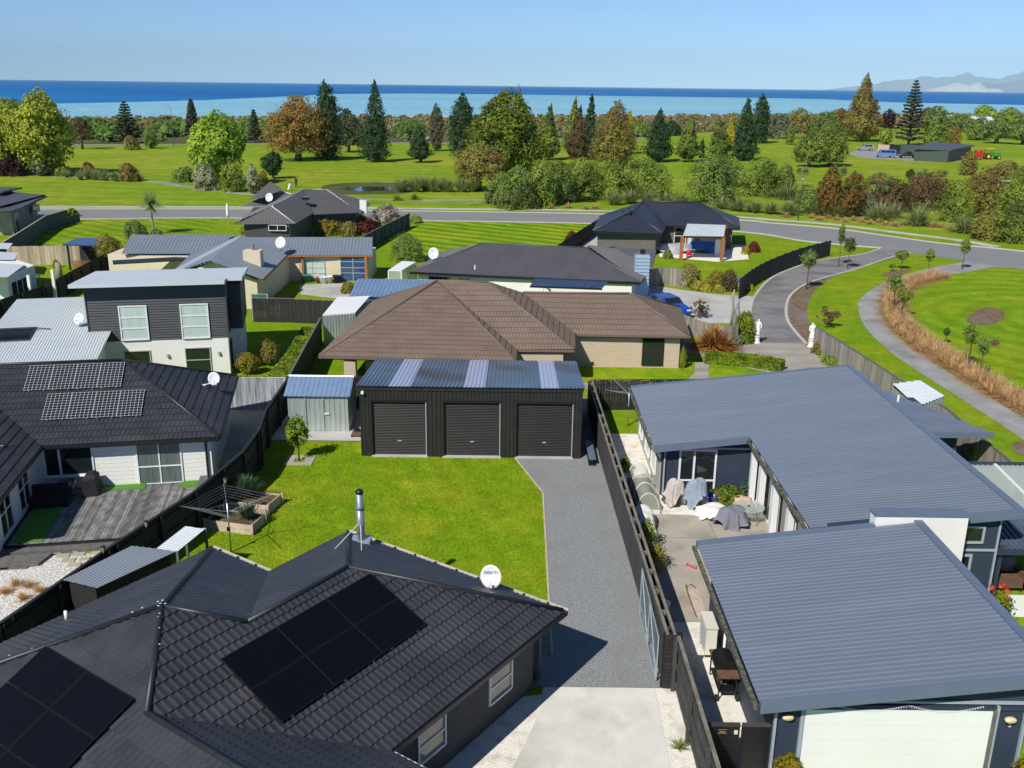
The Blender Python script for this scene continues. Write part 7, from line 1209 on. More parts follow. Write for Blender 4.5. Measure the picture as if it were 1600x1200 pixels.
def cabbage(label, u, v, wpx, hpx, heads, mat='lf_flax', seed=2, skirt=True):
    p = G(u, v, 0); k = mpp(p); H_ = hpx * k / .96; R_ = wpx * k / 2; rng = np.random.RandomState(seed); t = thing('cabbage_tree', label, 'cabbage tree', tuple(p)); V = []; mb = MB(); fork = H_ * .45; mb.tube([(p[0], p[1], -.05), (p[0], p[1], fork)], [R_ * .09, R_ * .07], 8)
    for i in range(heads):
        a = 6.283 * i / heads + rng.rand(); r = R_ * .42 * (1 if heads > 1 else 0) * (.7 + .4 * rng.rand()); c = np.array((p[0] + r * math.cos(a), p[1] + r * math.sin(a), H_ * (.66 + .14 * rng.rand()))); mb.tube([(p[0], p[1], fork), tuple(c)], [R_ * .06, R_ * .045], 6); L = R_ * (.62 if heads > 1 else 1.0)
        V.append(blades(c, L, 150, L * .035, 1.9, rng, .35))
        if skirt: V.append(blades(c - np.array((0, 0, L * .15)), L * .85, 60, L * .035, 2.7, rng, .2))
    bigmesh('crown', np.concatenate(V), 4, mat, t); mb.build('trunk', 'bark_pale', t); return t
T = tree
ORD = ('first', 'second', 'third', 'fourth', 'fifth', 'sixth', 'seventh', 'eighth', 'ninth', 'tenth', 'eleventh', 'twelfth')
# --- far fairway trees, left to right
g = None
T('willow_tree', 'large pale green willow leaning in from the left edge', 'willow', 12, 272, 120, 112, 'round', 'lf_willow', 46, 6500, 1.7, .12, .05, .34, 1.05, asp=1.5)
T('willow_tree', 'tall pale green willow beside the purple shrub', 'willow', 74, 274, 82, 124, 'plume', 'lf_willow', 46, 6000, 1.7, .06, .05, .36, 1.1, asp=1.5)
T('purple_shrub', 'dark purple rounded shrub under the left willows', 'shrub', 22, 274, 52, 46, 'dome', 'lf_purple', 26, 2600, 1.5, .02, .05, .34)
T('olive_shrub', 'grey-olive shrub at the foot of the tall left willow', 'shrub', 66, 275, 34, 42, 'plume', 'lf_grey', 20, 1600, 1.3, .02, .05, .34)
T('wind_pine', 'small dark umbrella-crowned pine by the coast road', 'pine tree', 129, 233, 32, 46, 'broad', 'lf_brown', 16, 1100, 1.2, .42, .06, .40)
norfolk('broad norfolk pine beyond the coast road near the left willows', 200, 224, 42, 60, 'lf_pine', 13, 3); norfolk('slender norfolk pine by the coast road, left of the bright willow', 303, 218, 24, 58, 'lf_pine', 17, 5)
norfolk('small norfolk pine beside the orange autumn oak', 399, 222, 20, 46, 'lf_pine', 12, 6)
T('roadside_bush', 'round olive bush on the verge under the broad norfolk pine', 'bush', 206, 234, 25, 21, 'dome', 'lf_olive', 16, 900, 1.2, .02); T('roadside_bush', 'dark green bush on the verge between the two norfolk pines', 'bush', 237, 232, 24, 27, 'plume', 'lf_shrub2', 16, 900, 1.2, .03)
T('willow_tree', 'bright lime willow at the end of the lower fairway', 'willow', 340, 290, 84, 108, 'plume', 'lf_bright', 44, 6500, 1.6, .08, .05, .38, 1.15, asp=1.6)
T('flowering_shrub', 'cream-flowered shrub left of the bright willow base', 'shrub', 320, 297, 38, 40, 'dome', 'lf_cream', 22, 2200, 1.2, .02); T('green_shrub', 'mixed green shrub right of the bright willow base', 'shrub', 362, 299, 42, 44, 'dome', 'lf_shrub', 24, 2400, 1.3, .02); T('flowering_shrub', 'white-flowered shrub beside the golf path end', 'shrub', 396, 303, 18, 44, 'plume', 'lf_cream', 16, 1300, 1.2, .02); T('rust_shrub', 'rust-red shrub just left of the golf trolley', 'shrub', 412, 303, 22, 34, 'dome', 'lf_rust', 16, 1200, 1.2, .02)
T('round_tree', 'small dense dark round tree near the golfer', 'tree', 427, 279, 32, 40, 'round', 'lf_dark', 22, 1900, 1.2, .12, .06)
T('orange_shrub', 'golden orange rounded shrub in the flax bed', 'shrub', 203, 283, 36, 27, 'dome', 'lf_oak', 22, 1900, 1.2, .02)
T('autumn_oak', 'large orange autumn oak with a forked trunk', 'oak tree', 466, 251, 96, 92, 'broad', 'lf_oak', 52, 6500, 1.5, .14, .055, .30, .85, limbs=14)
T('dark_conifer', 'tall narrow dark conifer right of the autumn oak', 'conifer', 513, 250, 40, 114, 'column', 'lf_dark', 46, 5200, 1.4, .02, .05, .42, 1.0)
T('dark_pine', 'spreading dark pine between the two tallest conifers', 'pine tree', 545, 238, 48, 62, 'broad', 'lf_pine', 26, 2600, 1.4, .16, .05, .34)
T('spire_conifer', 'very tall ragged spire conifer mid fairway', 'conifer', 587, 253, 48, 116, 'spire', 'lf_dark', 60, 5200, 1.4, .03, .05, .40)
T('small_conifer', 'short broad dark conifer standing alone on the fairway', 'conifer', 657, 254, 42, 54, 'cone', 'lf_dark', 34, 2900, 1.3, .10, .06, .42)
T('narrow_cypress', 'slender olive-green cypress behind the lone short conifer', 'cypress', 682, 236, 22, 68, 'plume', 'lf_pine', 30, 2300, 1.2, .01, .05, .42, 1.2); T('dark_conifer', 'dark conifer touching the left side of the giant cypress', 'conifer', 724, 246, 40, 92, 'column', 'lf_dark', 40, 3800, 1.4, .03, .05, .42)
T('giant_cypress', 'giant yellow-green cypress dominating the middle of the fairway', 'cypress', 791, 266, 122, 116, 'bulk', 'lf_macro', 120, 11500, 1.5, .02, .05, .22, .5, asp=1.6, solid=.4)
T('bare_tree', 'pale reddish bare tree top behind the giant cypress', 'tree', 810, 238, 26, 98, 'spire', 'lf_brown', 24, 800, 1.1, .2, .04, solid=.3)
T('cedar_tree', 'flat-topped olive tree with visible trunk before the giant cypress', 'tree', 748, 298, 84, 70, 'broad', 'lf_olive', 34, 3800, 1.5, .26, .055, .32, .7, limbs=10)
T('green_conifer', 'mid green conifer just right of the giant cypress', 'conifer', 857, 250, 42, 80, 'cone', 'lf_green', 40, 3600, 1.4, .06, .05, .40)
T('green_conifer', 'bright green conifer behind the brown one', 'conifer', 896, 246, 40, 86, 'cone', 'lf_green', 40, 3200, 1.4, .04, .05, .40); T('blue_spruce', 'dark spruce rising behind the brown conifer', 'conifer', 920, 246, 32, 90, 'spire', 'lf_dark', 34, 2600, 1.3, .03); T('brown_conifer', 'browning conifer left of the big olive one', 'conifer', 903, 250, 40, 78, 'cone', 'lf_brown', 40, 3400, 1.3, .02, .05, .38)
T('olive_conifer', 'broad olive-green conifer with a rounded top', 'conifer', 957, 262, 74, 96, 'macro', 'lf_olive', 60, 6200, 1.4, .02, .05, .28, 1.0); T('golden_conifer', 'golden conifer half hidden behind the broad olive one', 'conifer', 980, 240, 34, 62, 'cone', 'lf_gold', 26, 1800, 1.3, .03)
T('fir_tree', 'broad dark fir with layered branches right of the olive conifer', 'fir tree', 1028, 253, 54, 76, 'cone', 'lf_dark', 50, 4200, 1.4, .05, .05, .36); T('green_conifer', 'green conifer beside the small clipped hedge block', 'conifer', 1074, 253, 46, 66, 'cone', 'lf_green', 42, 3400, 1.4, .07, .05, .38)
T('clipped_column', 'small clipped dark hedge block on the fairway', 'hedge', 1096, 247, 10, 28, 'column', 'lf_dark', 12, 700, 1.1, .01)
T('green_conifer', 'yellow-green conifer right of the clipped hedge block', 'conifer', 1124, 244, 42, 56, 'cone', 'lf_green', 40, 3000, 1.4, .04, .05, .38); T('golden_conifer', 'bright golden conifer tip behind the yellow-green conifer', 'conifer', 1140, 236, 26, 58, 'cone', 'lf_gold', 22, 1400, 1.2, .04); T('dark_conifer', 'dark conifer in front of the right-hand pair', 'conifer', 1163, 251, 42, 88, 'spire', 'lf_dark', 46, 3900, 1.4, .03, .05, .42); T('dark_conifer', 'tall dark conifer behind, at the right end of the row', 'conifer', 1187, 224, 26, 72, 'column', 'lf_dark', 32, 2600, 1.2, .03, .05, .45)
T('round_tree', 'left of two dark round trees on the right fairway', 'tree', 1264, 261, 46, 50, 'broad', 'lf_green', 30, 3000, 1.4, .14, .06); T('round_tree', 'right and larger of two dark round trees on the right fairway', 'tree', 1296, 260, 52, 58, 'broad', 'lf_green', 34, 3600, 1.4, .12, .06)
T('clipped_column', 'thin clipped green column far on the right fairway', 'column shrub', 1234, 226, 12, 32, 'column', 'lf_shrub2', 12, 700, 1.1, .01)
T('great_conifer', 'great olive-brown triple-topped conifer on the right', 'conifer', 1345, 221, 72, 96, 'cone', 'lf_olive', 76, 7000, 1.3, .04, .04, .28); norfolk('tall norfolk pine behind the implement shed', 1419, 228, 46, 94, 'lf_pine', 18, 9)
T('clipped_column', 'clipped olive column shrub in front of the implement shed', 'column shrub', 1511, 274, 24, 36, 'column', 'lf_olive', 20, 1700, 1.2, .01); T('small_bush', 'tiny dark bush alone on the right fairway', 'bush', 1422, 278, 12, 13, 'round', 'lf_dark', 10, 500, 1.1, .02)
T('purple_tree', 'dark purple tree left of the tall norfolk pine', 'tree', 1387, 205, 22, 32, 'round', 'lf_purple', 16, 1100, 1.2, .08); T('green_tree', 'broad tree crown right of the tall norfolk pine', 'tree', 1462, 210, 46, 40, 'broad', 'lf_shrub2', 26, 2400, 1.4, .06); T('lime_tree', 'light green tree behind the implement shed roof', 'tree', 1462, 230, 44, 32, 'dome', 'lf_shrub', 24, 2200, 1.3, .05); T('autumn_tree', 'orange-tinged tree right behind the implement shed', 'tree', 1488, 227, 26, 28, 'dome', 'lf_oak', 18, 1400, 1.2, .05)
T('spreading_tree', 'spreading green tree with forked trunk at far right', 'tree', 1556, 224, 46, 36, 'broad', 'lf_shrub2', 26, 2600, 1.3, .22, .07, limbs=10); T('spreading_tree', 'green tree cut by the right edge near the coast', 'tree', 1597, 226, 44, 36, 'broad', 'lf_shrub2', 24, 2200, 1.3, .18, .06); T('green_tree', 'round green tree left of the far white farm building', 'tree', 1527, 219, 36, 34, 'broad', 'lf_shrub2', 22, 1900, 1.3, .06); T('bright_tree', 'bright green round tree near the far white farm building', 'tree', 1537, 190, 40, 24, 'dome', 'lf_bright', 20, 1500, 1.3, .05)
T('small_tree', 'small green tree between great conifer and norfolk pine', 'tree', 1384, 226, 18, 24, 'round', 'lf_shrub', 14, 900, 1.2, .06)
# --- shrub belt behind the road
belt = [(806, 326, 60, 62, 'lf_shrub2', 'rounded green shrub right of the flat-topped olive tree'), (842, 322, 54, 70, 'lf_shrub', 'tall rounded shrub in the belt below the green conifer'), (780, 318, 44, 46, 'lf_shrub2', 'low green shrub at the left end of the rounded belt'), (872, 316, 60, 62, 'lf_shrub2', 'mixed shrub in the middle of the rounded belt'), (905, 312, 70, 62, 'lf_shrub', 'wide domed shrub below the brown conifer'), (950, 310, 80, 58, 'lf_shrub', 'wide domed shrub below the olive conifer'), (1008, 306, 92, 56, 'lf_shrub', 'largest domed shrub at the gap beside the navy roof'), (1112, 318, 92, 74, 'lf_shrub2', 'broad domed shrub rising behind the navy roof'), (1130, 290, 70, 44, 'lf_shrub', 'domed shrub on the skyline behind the navy roof'), (1190, 306, 66, 56, 'lf_shrub', 'olive domed shrub right of the navy roof'), (1222, 300, 40, 40, 'lf_shrub2', 'small domed shrub ending the belt on the right')]
for u, v, w, h, m_, L in belt: T('domed_shrub', L, 'shrub', u, v, w, h, 'dome', m_, 40, 4200, 1.35, .02, .04, .26, .8, group='domed shrubs behind the road')
belt2 = [(1292, 337, 36, 74, 'plume', 'lf_rust', 'rust_shrub', 'tall olive-rust shrub left of the orange one behind the road'), (1326, 338, 42, 66, 'plume', 'lf_rust', 'rust_shrub', 'orange-brown shrub in the planting behind the road'), (1262, 332, 40, 40, 'dome', 'lf_shrub2', 'green_shrub', 'grey-green shrub left of the rust shrubs'), (1352, 336, 36, 34, 'dome', 'lf_grey', 'grey_shrub', 'blue-grey rounded shrub right of the orange-brown shrub'), (1392, 330, 60, 50, 'dome', 'lf_brown', 'bronze_shrub', 'bronze-brown shrub thicket above the big flax'), (1440, 326, 70, 52, 'dome', 'lf_brown', 'bronze_shrub', 'dark bronze shrub thicket right of centre planting'), (1486, 346, 50, 62, 'dome', 'lf_shrub', 'green_shrub', 'bright green leafy shrub before the bronze thicket'), (1528, 340, 60, 74, 'plume', 'lf_olive', 'bronze_shrub', 'tall bronze-green shrub left of the street lamp'), (1540, 374, 46, 44, 'dome', 'lf_olive', 'green_shrub', 'dark olive shrub at the road edge under the street lamp'), (1580, 378, 60, 60, 'dome', 'lf_green', 'green_shrub', 'dense shrub filling the right edge by the road'), (1590, 330, 70, 66, 'dome', 'lf_shrub', 'green_shrub', 'bright shrub behind the street lamp at the right edge'), (1570, 290, 60, 36, 'dome', 'lf_olive', 'olive_shrub', 'olive shrub crown above the street lamp'), (1370, 306, 40, 34, 'dome', 'lf_olive', 'olive_shrub', 'olive shrub behind the blue-grey one'), (1460, 300, 44, 30, 'dome', 'lf_olive', 'olive_shrub', 'low olive shrub on the fairway edge below the tiny bush')]
for u, v, w, h, pf, m_, nm, L in belt2: T(nm, L, 'shrub', u, v, w, h, pf, m_, 34, 3200, 1.35, .02, .04, .28, .9)
cabbage('cabbage tree standing behind the slate-grey house', 240, 366, 46, 58, 1, seed=4)
for i, (u, v, w, h, L) in enumerate(((1252, 292, 30, 30, 'cabbage tree left of the rust shrubs'), (1310, 300, 34, 40, 'cabbage tree rising behind the rust shrubs'), (1335, 305, 34, 36, 'cabbage tree right of the rust shrub tops'), (1372, 330, 46, 52, 'bushy cabbage tree over the blue-grey shrub'), (1440, 296, 30, 30, 'small cabbage tree on the fairway edge'), (1470, 292, 26, 28, 'small cabbage tree right of the tiny bush'))): cabbage(L, u, v, w, h, 3, seed=20 + i)
# --- flax and tussock
flax = [(628, 300, 34, 26), (650, 300, 36, 30), (676, 300, 34, 26), (700, 300, 34, 24), (722, 300, 34, 26), (738, 300, 26, 22), (664, 298, 30, 24), (690, 297, 28, 22)]
for i, (u, v, w, h) in enumerate(flax): tuft('flax', ('%s green flax clump in the row beside the pond' % ('leftmost', 'second', 'third', 'fourth', 'fifth', 'rightmost')[i]) if i < 6 else ('shorter flax clump behind the row beside the pond, ' + ('left one', 'right one')[i - 6]), 'flax', u, v, w, h, 'lf_flax', 260, .75, .35, 'flax clumps beside the pond')
for i, (u, v, L) in enumerate(((621, 313, 'left of two low flax mounds on the lawn below the pond'), (647, 312, 'right of two low flax mounds on the lawn below the pond'))): tuft('flax', L, 'flax', u, v, 22, 13, 'lf_shrub', 150, 1.2, .6)
for i, (u, v, w, h) in enumerate(((960, 320, 34, 26), (985, 318, 36, 28), (1012, 318, 36, 26), (1040, 320, 34, 24), (1065, 320, 32, 22), (1128, 326, 34, 22), (1152, 330, 36, 26), (1178, 332, 36, 26), (1205, 334, 36, 24), (1232, 336, 40, 28), (1250, 330, 40, 34))): tuft('flax', '%s streaky flax clump from the left between domed shrubs and road' % ORD[i], 'flax', u, v, w, h, 'lf_flax', 260, .95, .5, 'flax clumps between the shrubs and the road')
for u, v, w, h, L in ((1232, 312, 44, 34, 'large flax clump left of the rust shrubs'), (1277, 335, 36, 40, 'upright flax in front of the left rust shrub'), (1305, 338, 30, 36, 'narrow flax between the two rust shrubs'), (1372, 344, 44, 36, 'flax clump below the bushy cabbage tree'), (1434, 352, 58, 44, 'big arching flax at the road verge'), (1506, 364, 56, 38, 'arching flax nearest the road at right'), (1395, 340, 40, 30, 'flax left of the big arching flax')): tuft('flax', L, 'flax', u, v, w, h, 'lf_flax', 300, 1.1, .55)
for i, (u, v, w, h) in enumerate(((126, 281, 22, 18), (150, 281, 24, 20), (165, 282, 20, 18), (180, 283, 22, 18), (104, 277, 20, 14), (138, 279, 20, 22))): tuft('flax', '%s grey-green flax listed in the bed left of the orange shrub' % ('second-left', 'middle', 'tall right', 'rightmost', 'leftmost', 'tallest back')[i], 'flax', u, v, w, h, 'lf_flax', 130, .8, .4, 'flax beside the lower golf path')
T('green_shrub', 'yellow-green shrub left of the grey-green flax bed', 'shrub', 98, 275, 24, 18, 'dome', 'lf_shrub', 16, 1100, 1.2, .02); T('green_shrub', 'low green shrub at the golf path corner', 'shrub', 288, 284, 36, 22, 'dome', 'lf_shrub2', 18, 1400, 1.2, .02); T('tan_shrub', 'tan dry shrub among the grey-green flax', 'shrub', 139, 274, 22, 20, 'dome', 'lf_rust', 14, 900, 1.2, .02)
pts = smooth_line(g2d([(1470, 432), (1440, 438), (1414, 447), (1397, 464), (1395, 486), (1412, 512), (1440, 536), (1472, 557), (1510, 582), (1560, 612), (1640, 655)], 0), 8); rngt = np.random.RandomState(5)
cand = []
for q_, p in enumerate(pts):
    d_ = pts[min(q_ + 1, len(pts) - 1)] - pts[max(q_ - 1, 0)]; d_ = d_ / np.linalg.norm(d_); n_ = np.array((-d_[1], d_[0]))
    for k in range(3): e_ = p + n_ * ((k - 1) * .62 + rngt.normal() * .12) + d_ * rngt.normal() * .25; cand.append((e_[0], e_[1], k))
def ordw(n):
    lo = 'first second third fourth fifth sixth seventh eighth ninth tenth eleventh twelfth thirteenth fourteenth fifteenth sixteenth seventeenth eighteenth nineteenth'.split()
    if n < 20: return lo[n - 1]
    t_ = n // 10 - 2; return ('twentieth', 'thirtieth', 'fortieth', 'fiftieth', 'sixtieth', 'seventieth', 'eightieth')[t_] if n % 10 == 0 else ('twenty', 'thirty', 'forty', 'fifty', 'sixty', 'seventy', 'eighty')[t_] + '-' + lo[n % 10 - 1]
for i, (x, y, k) in enumerate(cand): tuft('tussock', '%s orange tussock from the road end, %s row of the curved-path bed' % (ordw(i // 3 + 1), ('park side', 'middle', 'path side')[k]), 'tussock', 0, 0, 0, 0, 'lf_tussock', 130, 1.25, .85, 'tussocks along the curved path', .014, at=(x, y, 0), L=.8 + .4 * rngt.rand())
for i, u in enumerate(range(1268, 1420, 13)): tuft('tussock', '%s low orange tussock from the left along the far road verge' % ORD[i], 'tussock', u, 341 + (u - 1268) * .085 + 2 * math.sin(i * 2.1), 15, 10, 'lf_tussock', 90, 1.2, .7, 'tussocks along the far road verge')
for i, (u, v) in enumerate(((1455, 355), (1470, 356), (1484, 359), (1525, 366), (862, 326), (888, 325), (915, 327), (930, 326), (1075, 328), (1228, 339))): tuft('tussock', ('orange tussock just left of the arching flax nearest the road', 'orange tussock between the two arching flaxes, left one', 'orange tussock between the two arching flaxes, right one', 'orange tussock right of the arching flax nearest the road', 'leftmost orange tussock under the domed shrubs', 'second orange tussock under the domed shrubs', 'third orange tussock under the domed shrubs', 'rightmost orange tussock under the domed shrubs', 'orange tussock peeping over the navy roof', 'orange tussock beside the road lamp behind the panel fence')[i], 'tussock', u, v, 17, 11, 'lf_tussock', 90, 1.2, .7, 'tussocks at the foot of the planting')
for i, (u, v, w) in enumerate(((8, 928, 30), (25, 915, 34), (45, 918, 34), (36, 938, 22), (62, 925, 18))): tuft('tussock', ('orange tussock at the left edge of the stone-chip yard', 'tallest golden tussock in the stone-chip yard', 'golden tussock right of the tallest one', 'red-tipped small tussock in front of the others', 'small pale tussock by the black fence')[i], 'tussock', u, v, w, 18, 'lf_tussock', 200, .95, .6, 'tussocks in the stone-chip yard', .006)
tuft('red_flax', 'large red and bronze striped flax fountain by the forecourt', 'flax', 1112, 541, 62, 32, 'lf_redflax', 700, 1.45, .6, None, .05, at=(13.75, 63.2, 0), L=1.95)
tuft('small_flax', 'small spiky flax in the pebbles by the driveway fence', 'flax', 0, 0, 0, 0, 'lf_flax', 60, 1.0, .4, None, .012, at=(4.62, 21.6, 0), L=.42)
# --- garden shrubs and hedges
def hedge(label, pts, w, h, mat, n, leaf_=.05, name='clipped_hedge'):
    t = thing(name, label, 'hedge', (pts[0][0], pts[0][1], 0)); rng = np.random.RandomState(int(abs(pts[0][0]) * 100) % 9999); Q = []; m = MB()
    for i in range(len(pts) - 1):
        a, b = np.array(pts[i], float), np.array(pts[i + 1], float); L = np.linalg.norm(b - a); d = (b - a) / L; o = np.array((-d[1], d[0])); nn = int(n * L); s = rng.rand(nn) * L; face = rng.rand(nn); y = np.where(face < .4, (rng.rand(nn) - .5) * w, np.where(face < .7, -w / 2, w / 2)); z = np.where(face < .4, h, rng.rand(nn) * h); y = y + rng.randn(nn) * .03; z = np.abs(z + rng.randn(nn) * .035)
        P = np.stack([a[0] + d[0] * s + o[0] * y, a[1] + d[1] * s + o[1] * y, z], 1); N = np.stack([o[0] * np.sign(y) * (face >= .4), o[1] * np.sign(y) * (face >= .4), (face < .4) * 1.0], 1) + rng.randn(nn, 3) * .55; Q.append(quads(P, N, leaf_ * (.6 + .8 * rng.rand(nn)), 1, None, rng)); A, B = a - o * w * .42, a + o * w * .42; C, D = b + o * w * .42, b - o * w * .42; m.prism([tuple(A), tuple(D), tuple(C), tuple(B)], 0, h * .95)
    bigmesh('leaves', np.concatenate(Q), 4, mat, t); m.build('stems', 'lf_shrub2', t); return t
hedge('low clipped hedge bordering the forecourt lawn', [(12.5, 59.6), (15.4, 58.9), (17.0, 57.7)], .8, .65, 'lf_hedge', 2200); hedge('bright green hedge along the charcoal fence of the two-storey house', [(-16.9, 50.6), (-13.1, 50.4), (-13.2, 56), (-13.6, 62.6)], 1.15, 1.25, 'lf_hedge', 2000, .06)
T('clipped_column', 'clipped dark column hedge beside the garden statue', 'hedge', 1167, 537, 18, 50, 'column', 'lf_hedge', 24, 3200, 1.1, .01, .03, .5); T('clipped_column', 'yellow-green rounded hedge behind the column hedge', 'hedge', 1160, 530, 26, 44, 'column', 'lf_hedge', 22, 3000, 1.1, .01, .03, .5); T('clipped_column', 'slim clipped hedge at the tan brick corner', 'hedge', 1066, 575, 9, 34, 'column', 'lf_hedge', 16, 1800, 1.0, .01, .03, .5)
T('grey_shrub', 'small grey-green mound right of the red flax', 'shrub', 1152, 539, 18, 14, 'dome', 'lf_grey', 14, 1100, 1.1, .02); T('green_shrub', 'rounded shrub at the far end of the weathered fence', 'shrub', 1278, 552, 22, 16, 'dome', 'lf_olive', 14, 1200, 1.1, .02); T('green_shrub', 'low green ground shrub beside the forecourt corner', 'shrub', 1302, 569, 34, 13, 'dome', 'lf_shrub', 16, 1400, 1.1, .02)
T('orange_shrub', 'orange bush behind the statue by the fence', 'shrub', 1273, 538, 12, 16, 'dome', 'lf_gold', 10, 700, 1.1, .02)
for u, v, w, h, m_, L in ((1078, 447, 36, 34, 'lf_olive', 'dark olive shrub at the left of the parking court bed'), (1117, 451, 34, 28, 'lf_bronze', 'bronze-green shrub in the parking court bed'), (1140, 454, 30, 32, 'lf_brown', 'brown-purple shrub in the parking court bed'), (1089, 453, 20, 14, 'lf_yellow', 'left yellow flowering mound in the parking court bed'), (1103, 455, 18, 12, 'lf_yellow', 'middle yellow flowering mound in the parking court bed'), (1123, 456, 18, 11, 'lf_yellow', 'right yellow flowering mound in the parking court bed'), (1170, 453, 16, 10, 'lf_yellow', 'yellow flowers at the end of the black panel fence'), (1178, 394, 16, 16, 'lf_red', 'dark red shrub by the navy house courtyard'), (1043, 404, 14, 14, 'lf_shrub', 'small green shrub beside the grey tarpaulin'), (1165, 397, 12, 12, 'lf_yellow', 'yellow-green tuft on the courtyard pebbles'), (892, 384, 20, 22, 'lf_red', 'red-leaved shrub by the black fence near the navy house')): T('garden_shrub', L, 'shrub', u, v, w, h, 'dome', m_, 22, 1800, 1.1, .03, .04, .34)
for u, v, w, h, m_, L in ((605, 350, 46, 30, 'lf_flower', 'pale pink blossom shrub beside the green-black fence'), (571, 364, 36, 26, 'lf_red', 'red-leaved shrub left of the blossom shrub'), (480, 368, 50, 26, 'lf_bronze', 'golden green shrub before the warm-grey house'), (515, 366, 50, 34, 'lf_bronze', 'taller golden green shrub before the warm-grey house'), (545, 369, 26, 22, 'lf_olive', 'olive shrub between golden shrubs and the fence'), (478, 370, 44, 18, 'lf_grey', 'pale grey-green shrub in front of the golden ones'), (396, 368, 36, 20, 'lf_bronze', 'mixed shrub before the dark house window'), (433, 370, 20, 14, 'lf_bronze', 'small mixed shrub under the warm-grey roof'), (637, 407, 58, 42, 'lf_shrub2', 'big round green shrub by the mown lawn'), (650, 348, 18, 12, 'lf_shrub', 'small bright shrub at the fence end by the road'), (238, 428, 46, 40, 'lf_olive', 'round olive bush before the slate-grey house'), (213, 373, 36, 28, 'lf_shrub2', 'grey-green bush left of the cabbage tree'), (245, 372, 20, 14, 'lf_shrub2', 'low bush at the cabbage tree foot'), (112, 338, 18, 12, 'lf_hedge', 'yellow-green bush by the fence stub at the road'), (543, 458, 18, 18, 'lf_bronze', 'small shrub at the corner of the blue steel shed'), (88, 418, 8, 12, 'lf_shrub', 'tiny shrub on the gazebo lawn')): T('garden_shrub', L, 'shrub', u, v, w, h, 'dome', m_, 26, 2200, 1.1, .03, .04, .32)
T('multi_trunk_tree', 'small multi-trunked tree by the gazebo', 'tree', 174, 426, 40, 58, 'broad', 'lf_olive', 22, 1900, 1.1, .45, .05, .36, limbs=10, bark='bark_pale')
for u, v, w, h, m_, L in ((389, 585, 32, 34, 'lf_bronze', 'golden rounded shrub at the white plaster corner'), (421, 572, 30, 42, 'lf_olive', 'golden standard shrub on a stem in the shaded garden')): T('garden_shrub', L, 'shrub', u, v, w, h, 'round', m_, 24, 2400, 1.0, .12, .04, .32)
for i, (x, y, L) in enumerate(((7.02, 19.75, 'golden round topiary left of the white garage door'), (13.0, 19.75, 'golden round topiary right of the white garage door'))): T('topiary', L, 'topiary', 0, 0, 0, 0, 'round', 'lf_topiary', 30, 5200, 1.6, .22, .06, .40, at=(x, y, 0), dims=(.40, 1.25))
T('patio_plant', 'leafy green plant by the patio wall', 'plant', 0, 0, 0, 0, 'dome', 'lf_pot', 26, 900, 2.6, .06, .05, .34, at=(9.4, 37.75, 0), dims=(.68, .75)); T('blue_plant', 'small blue-flowered plant at the white post', 'plant', 0, 0, 0, 0, 'dome', 'lf_veg', 12, 300, 1.6, .1, .05, .34, at=(10.1, 38.0, 0), dims=(.28, .85))
T('fence_climber', 'dark leafy climber along the patio side of the fence', 'climber', 0, 0, 0, 0, 'column', 'lf_shrub2', 16, 700, 1.6, .05, .04, .5, at=(5.25, 33.4, 0), dims=(.42, 1.25)); T('fence_climber', 'second dark leafy climber nearer along the patio fence', 'climber', 0, 0, 0, 0, 'column', 'lf_bronze', 16, 700, 1.6, .05, .04, .5, at=(5.3, 31.6, 0), dims=(.45, 1.15)); T('potted_plant', 'green potted plant behind the cloche tunnels', 'plant', 0, 0, 0, 0, 'dome', 'lf_pot', 12, 400, 1.8, .1, .05, .4, at=(5.25, 41.0, 0), dims=(.35, .7))
for i, (x, y, n, L) in enumerate(((-11.15, 36.75, 150, .95), (-11.6, 34.85, 60, .5), (-10.5, 34.75, 90, .7))): tuft('vegetable', ('tall blue-green leeks in the farther planter', 'leafy herbs at the left of the clothesline planter', 'onion tops at the right of the clothesline planter')[i], 'vegetables', 0, 0, 0, 0, 'lf_veg', n * 3, .75 if i == 0 else .8, .35, None, .022, at=(x, y, .36), L=L * 1.15)
T('sapling', 'young lime-green sapling on the back lawn by the zinc shed', 'sapling', 0, 0, 0, 0, 'plume', 'lf_sap', 26, 1000, 2.0, .30, .03, .36, at=(-10.0, 41.8, 0), dims=(.58, 2.35), limbs=12, solid=.15)
for i, (u, v, vt, w, L) in enumerate(((1260, 452, 391, 26, 'double-tiered street sapling beside the lane'), (1324, 420, 372, 19, 'leaning street sapling with round crown by the lane mouth'), (1310, 416, 352, 11, 'thin street sapling near the black panel fence end'), (1408, 421, 392, 20, 'small-crowned sapling on the grass strip by the lane'), (1449, 430, 390, 13, 'thin sapling where the curved path begins'), (1503, 421, 375, 16, 'sapling at the mouth of the curved path'), (1394, 487, 429, 30, 'left of the paired saplings in the tussock bed'), (1408, 496, 450, 24, 'right of the paired saplings in the tussock bed'), (1512, 575, 504, 30, 'sapling with wide crown by the tussocks on the right'), (1530, 588, 525, 20, 'smaller sapling by the tussocks on the right'), (1477, 537, 512, 9, 'tiny staked sapling on the park lawn'), (1393, 424, 413, 8, 'small clipped ball sapling on the grass strip'))):
    T('street_sapling', L, 'sapling', u, v, w, v - vt, 'round', 'lf_green' if i % 3 else 'lf_shrub2', 14, 800, 1.15, .52, .035, .46, limbs=6, solid=.2)
T('bare_sapling', 'half-bare brown shrub at the top of the weathered fence', 'shrub', 1293, 512, 36, 38, 'plume', 'lf_brown', 20, 420, 1.1, .1, .03, .3, limbs=14, solid=0)
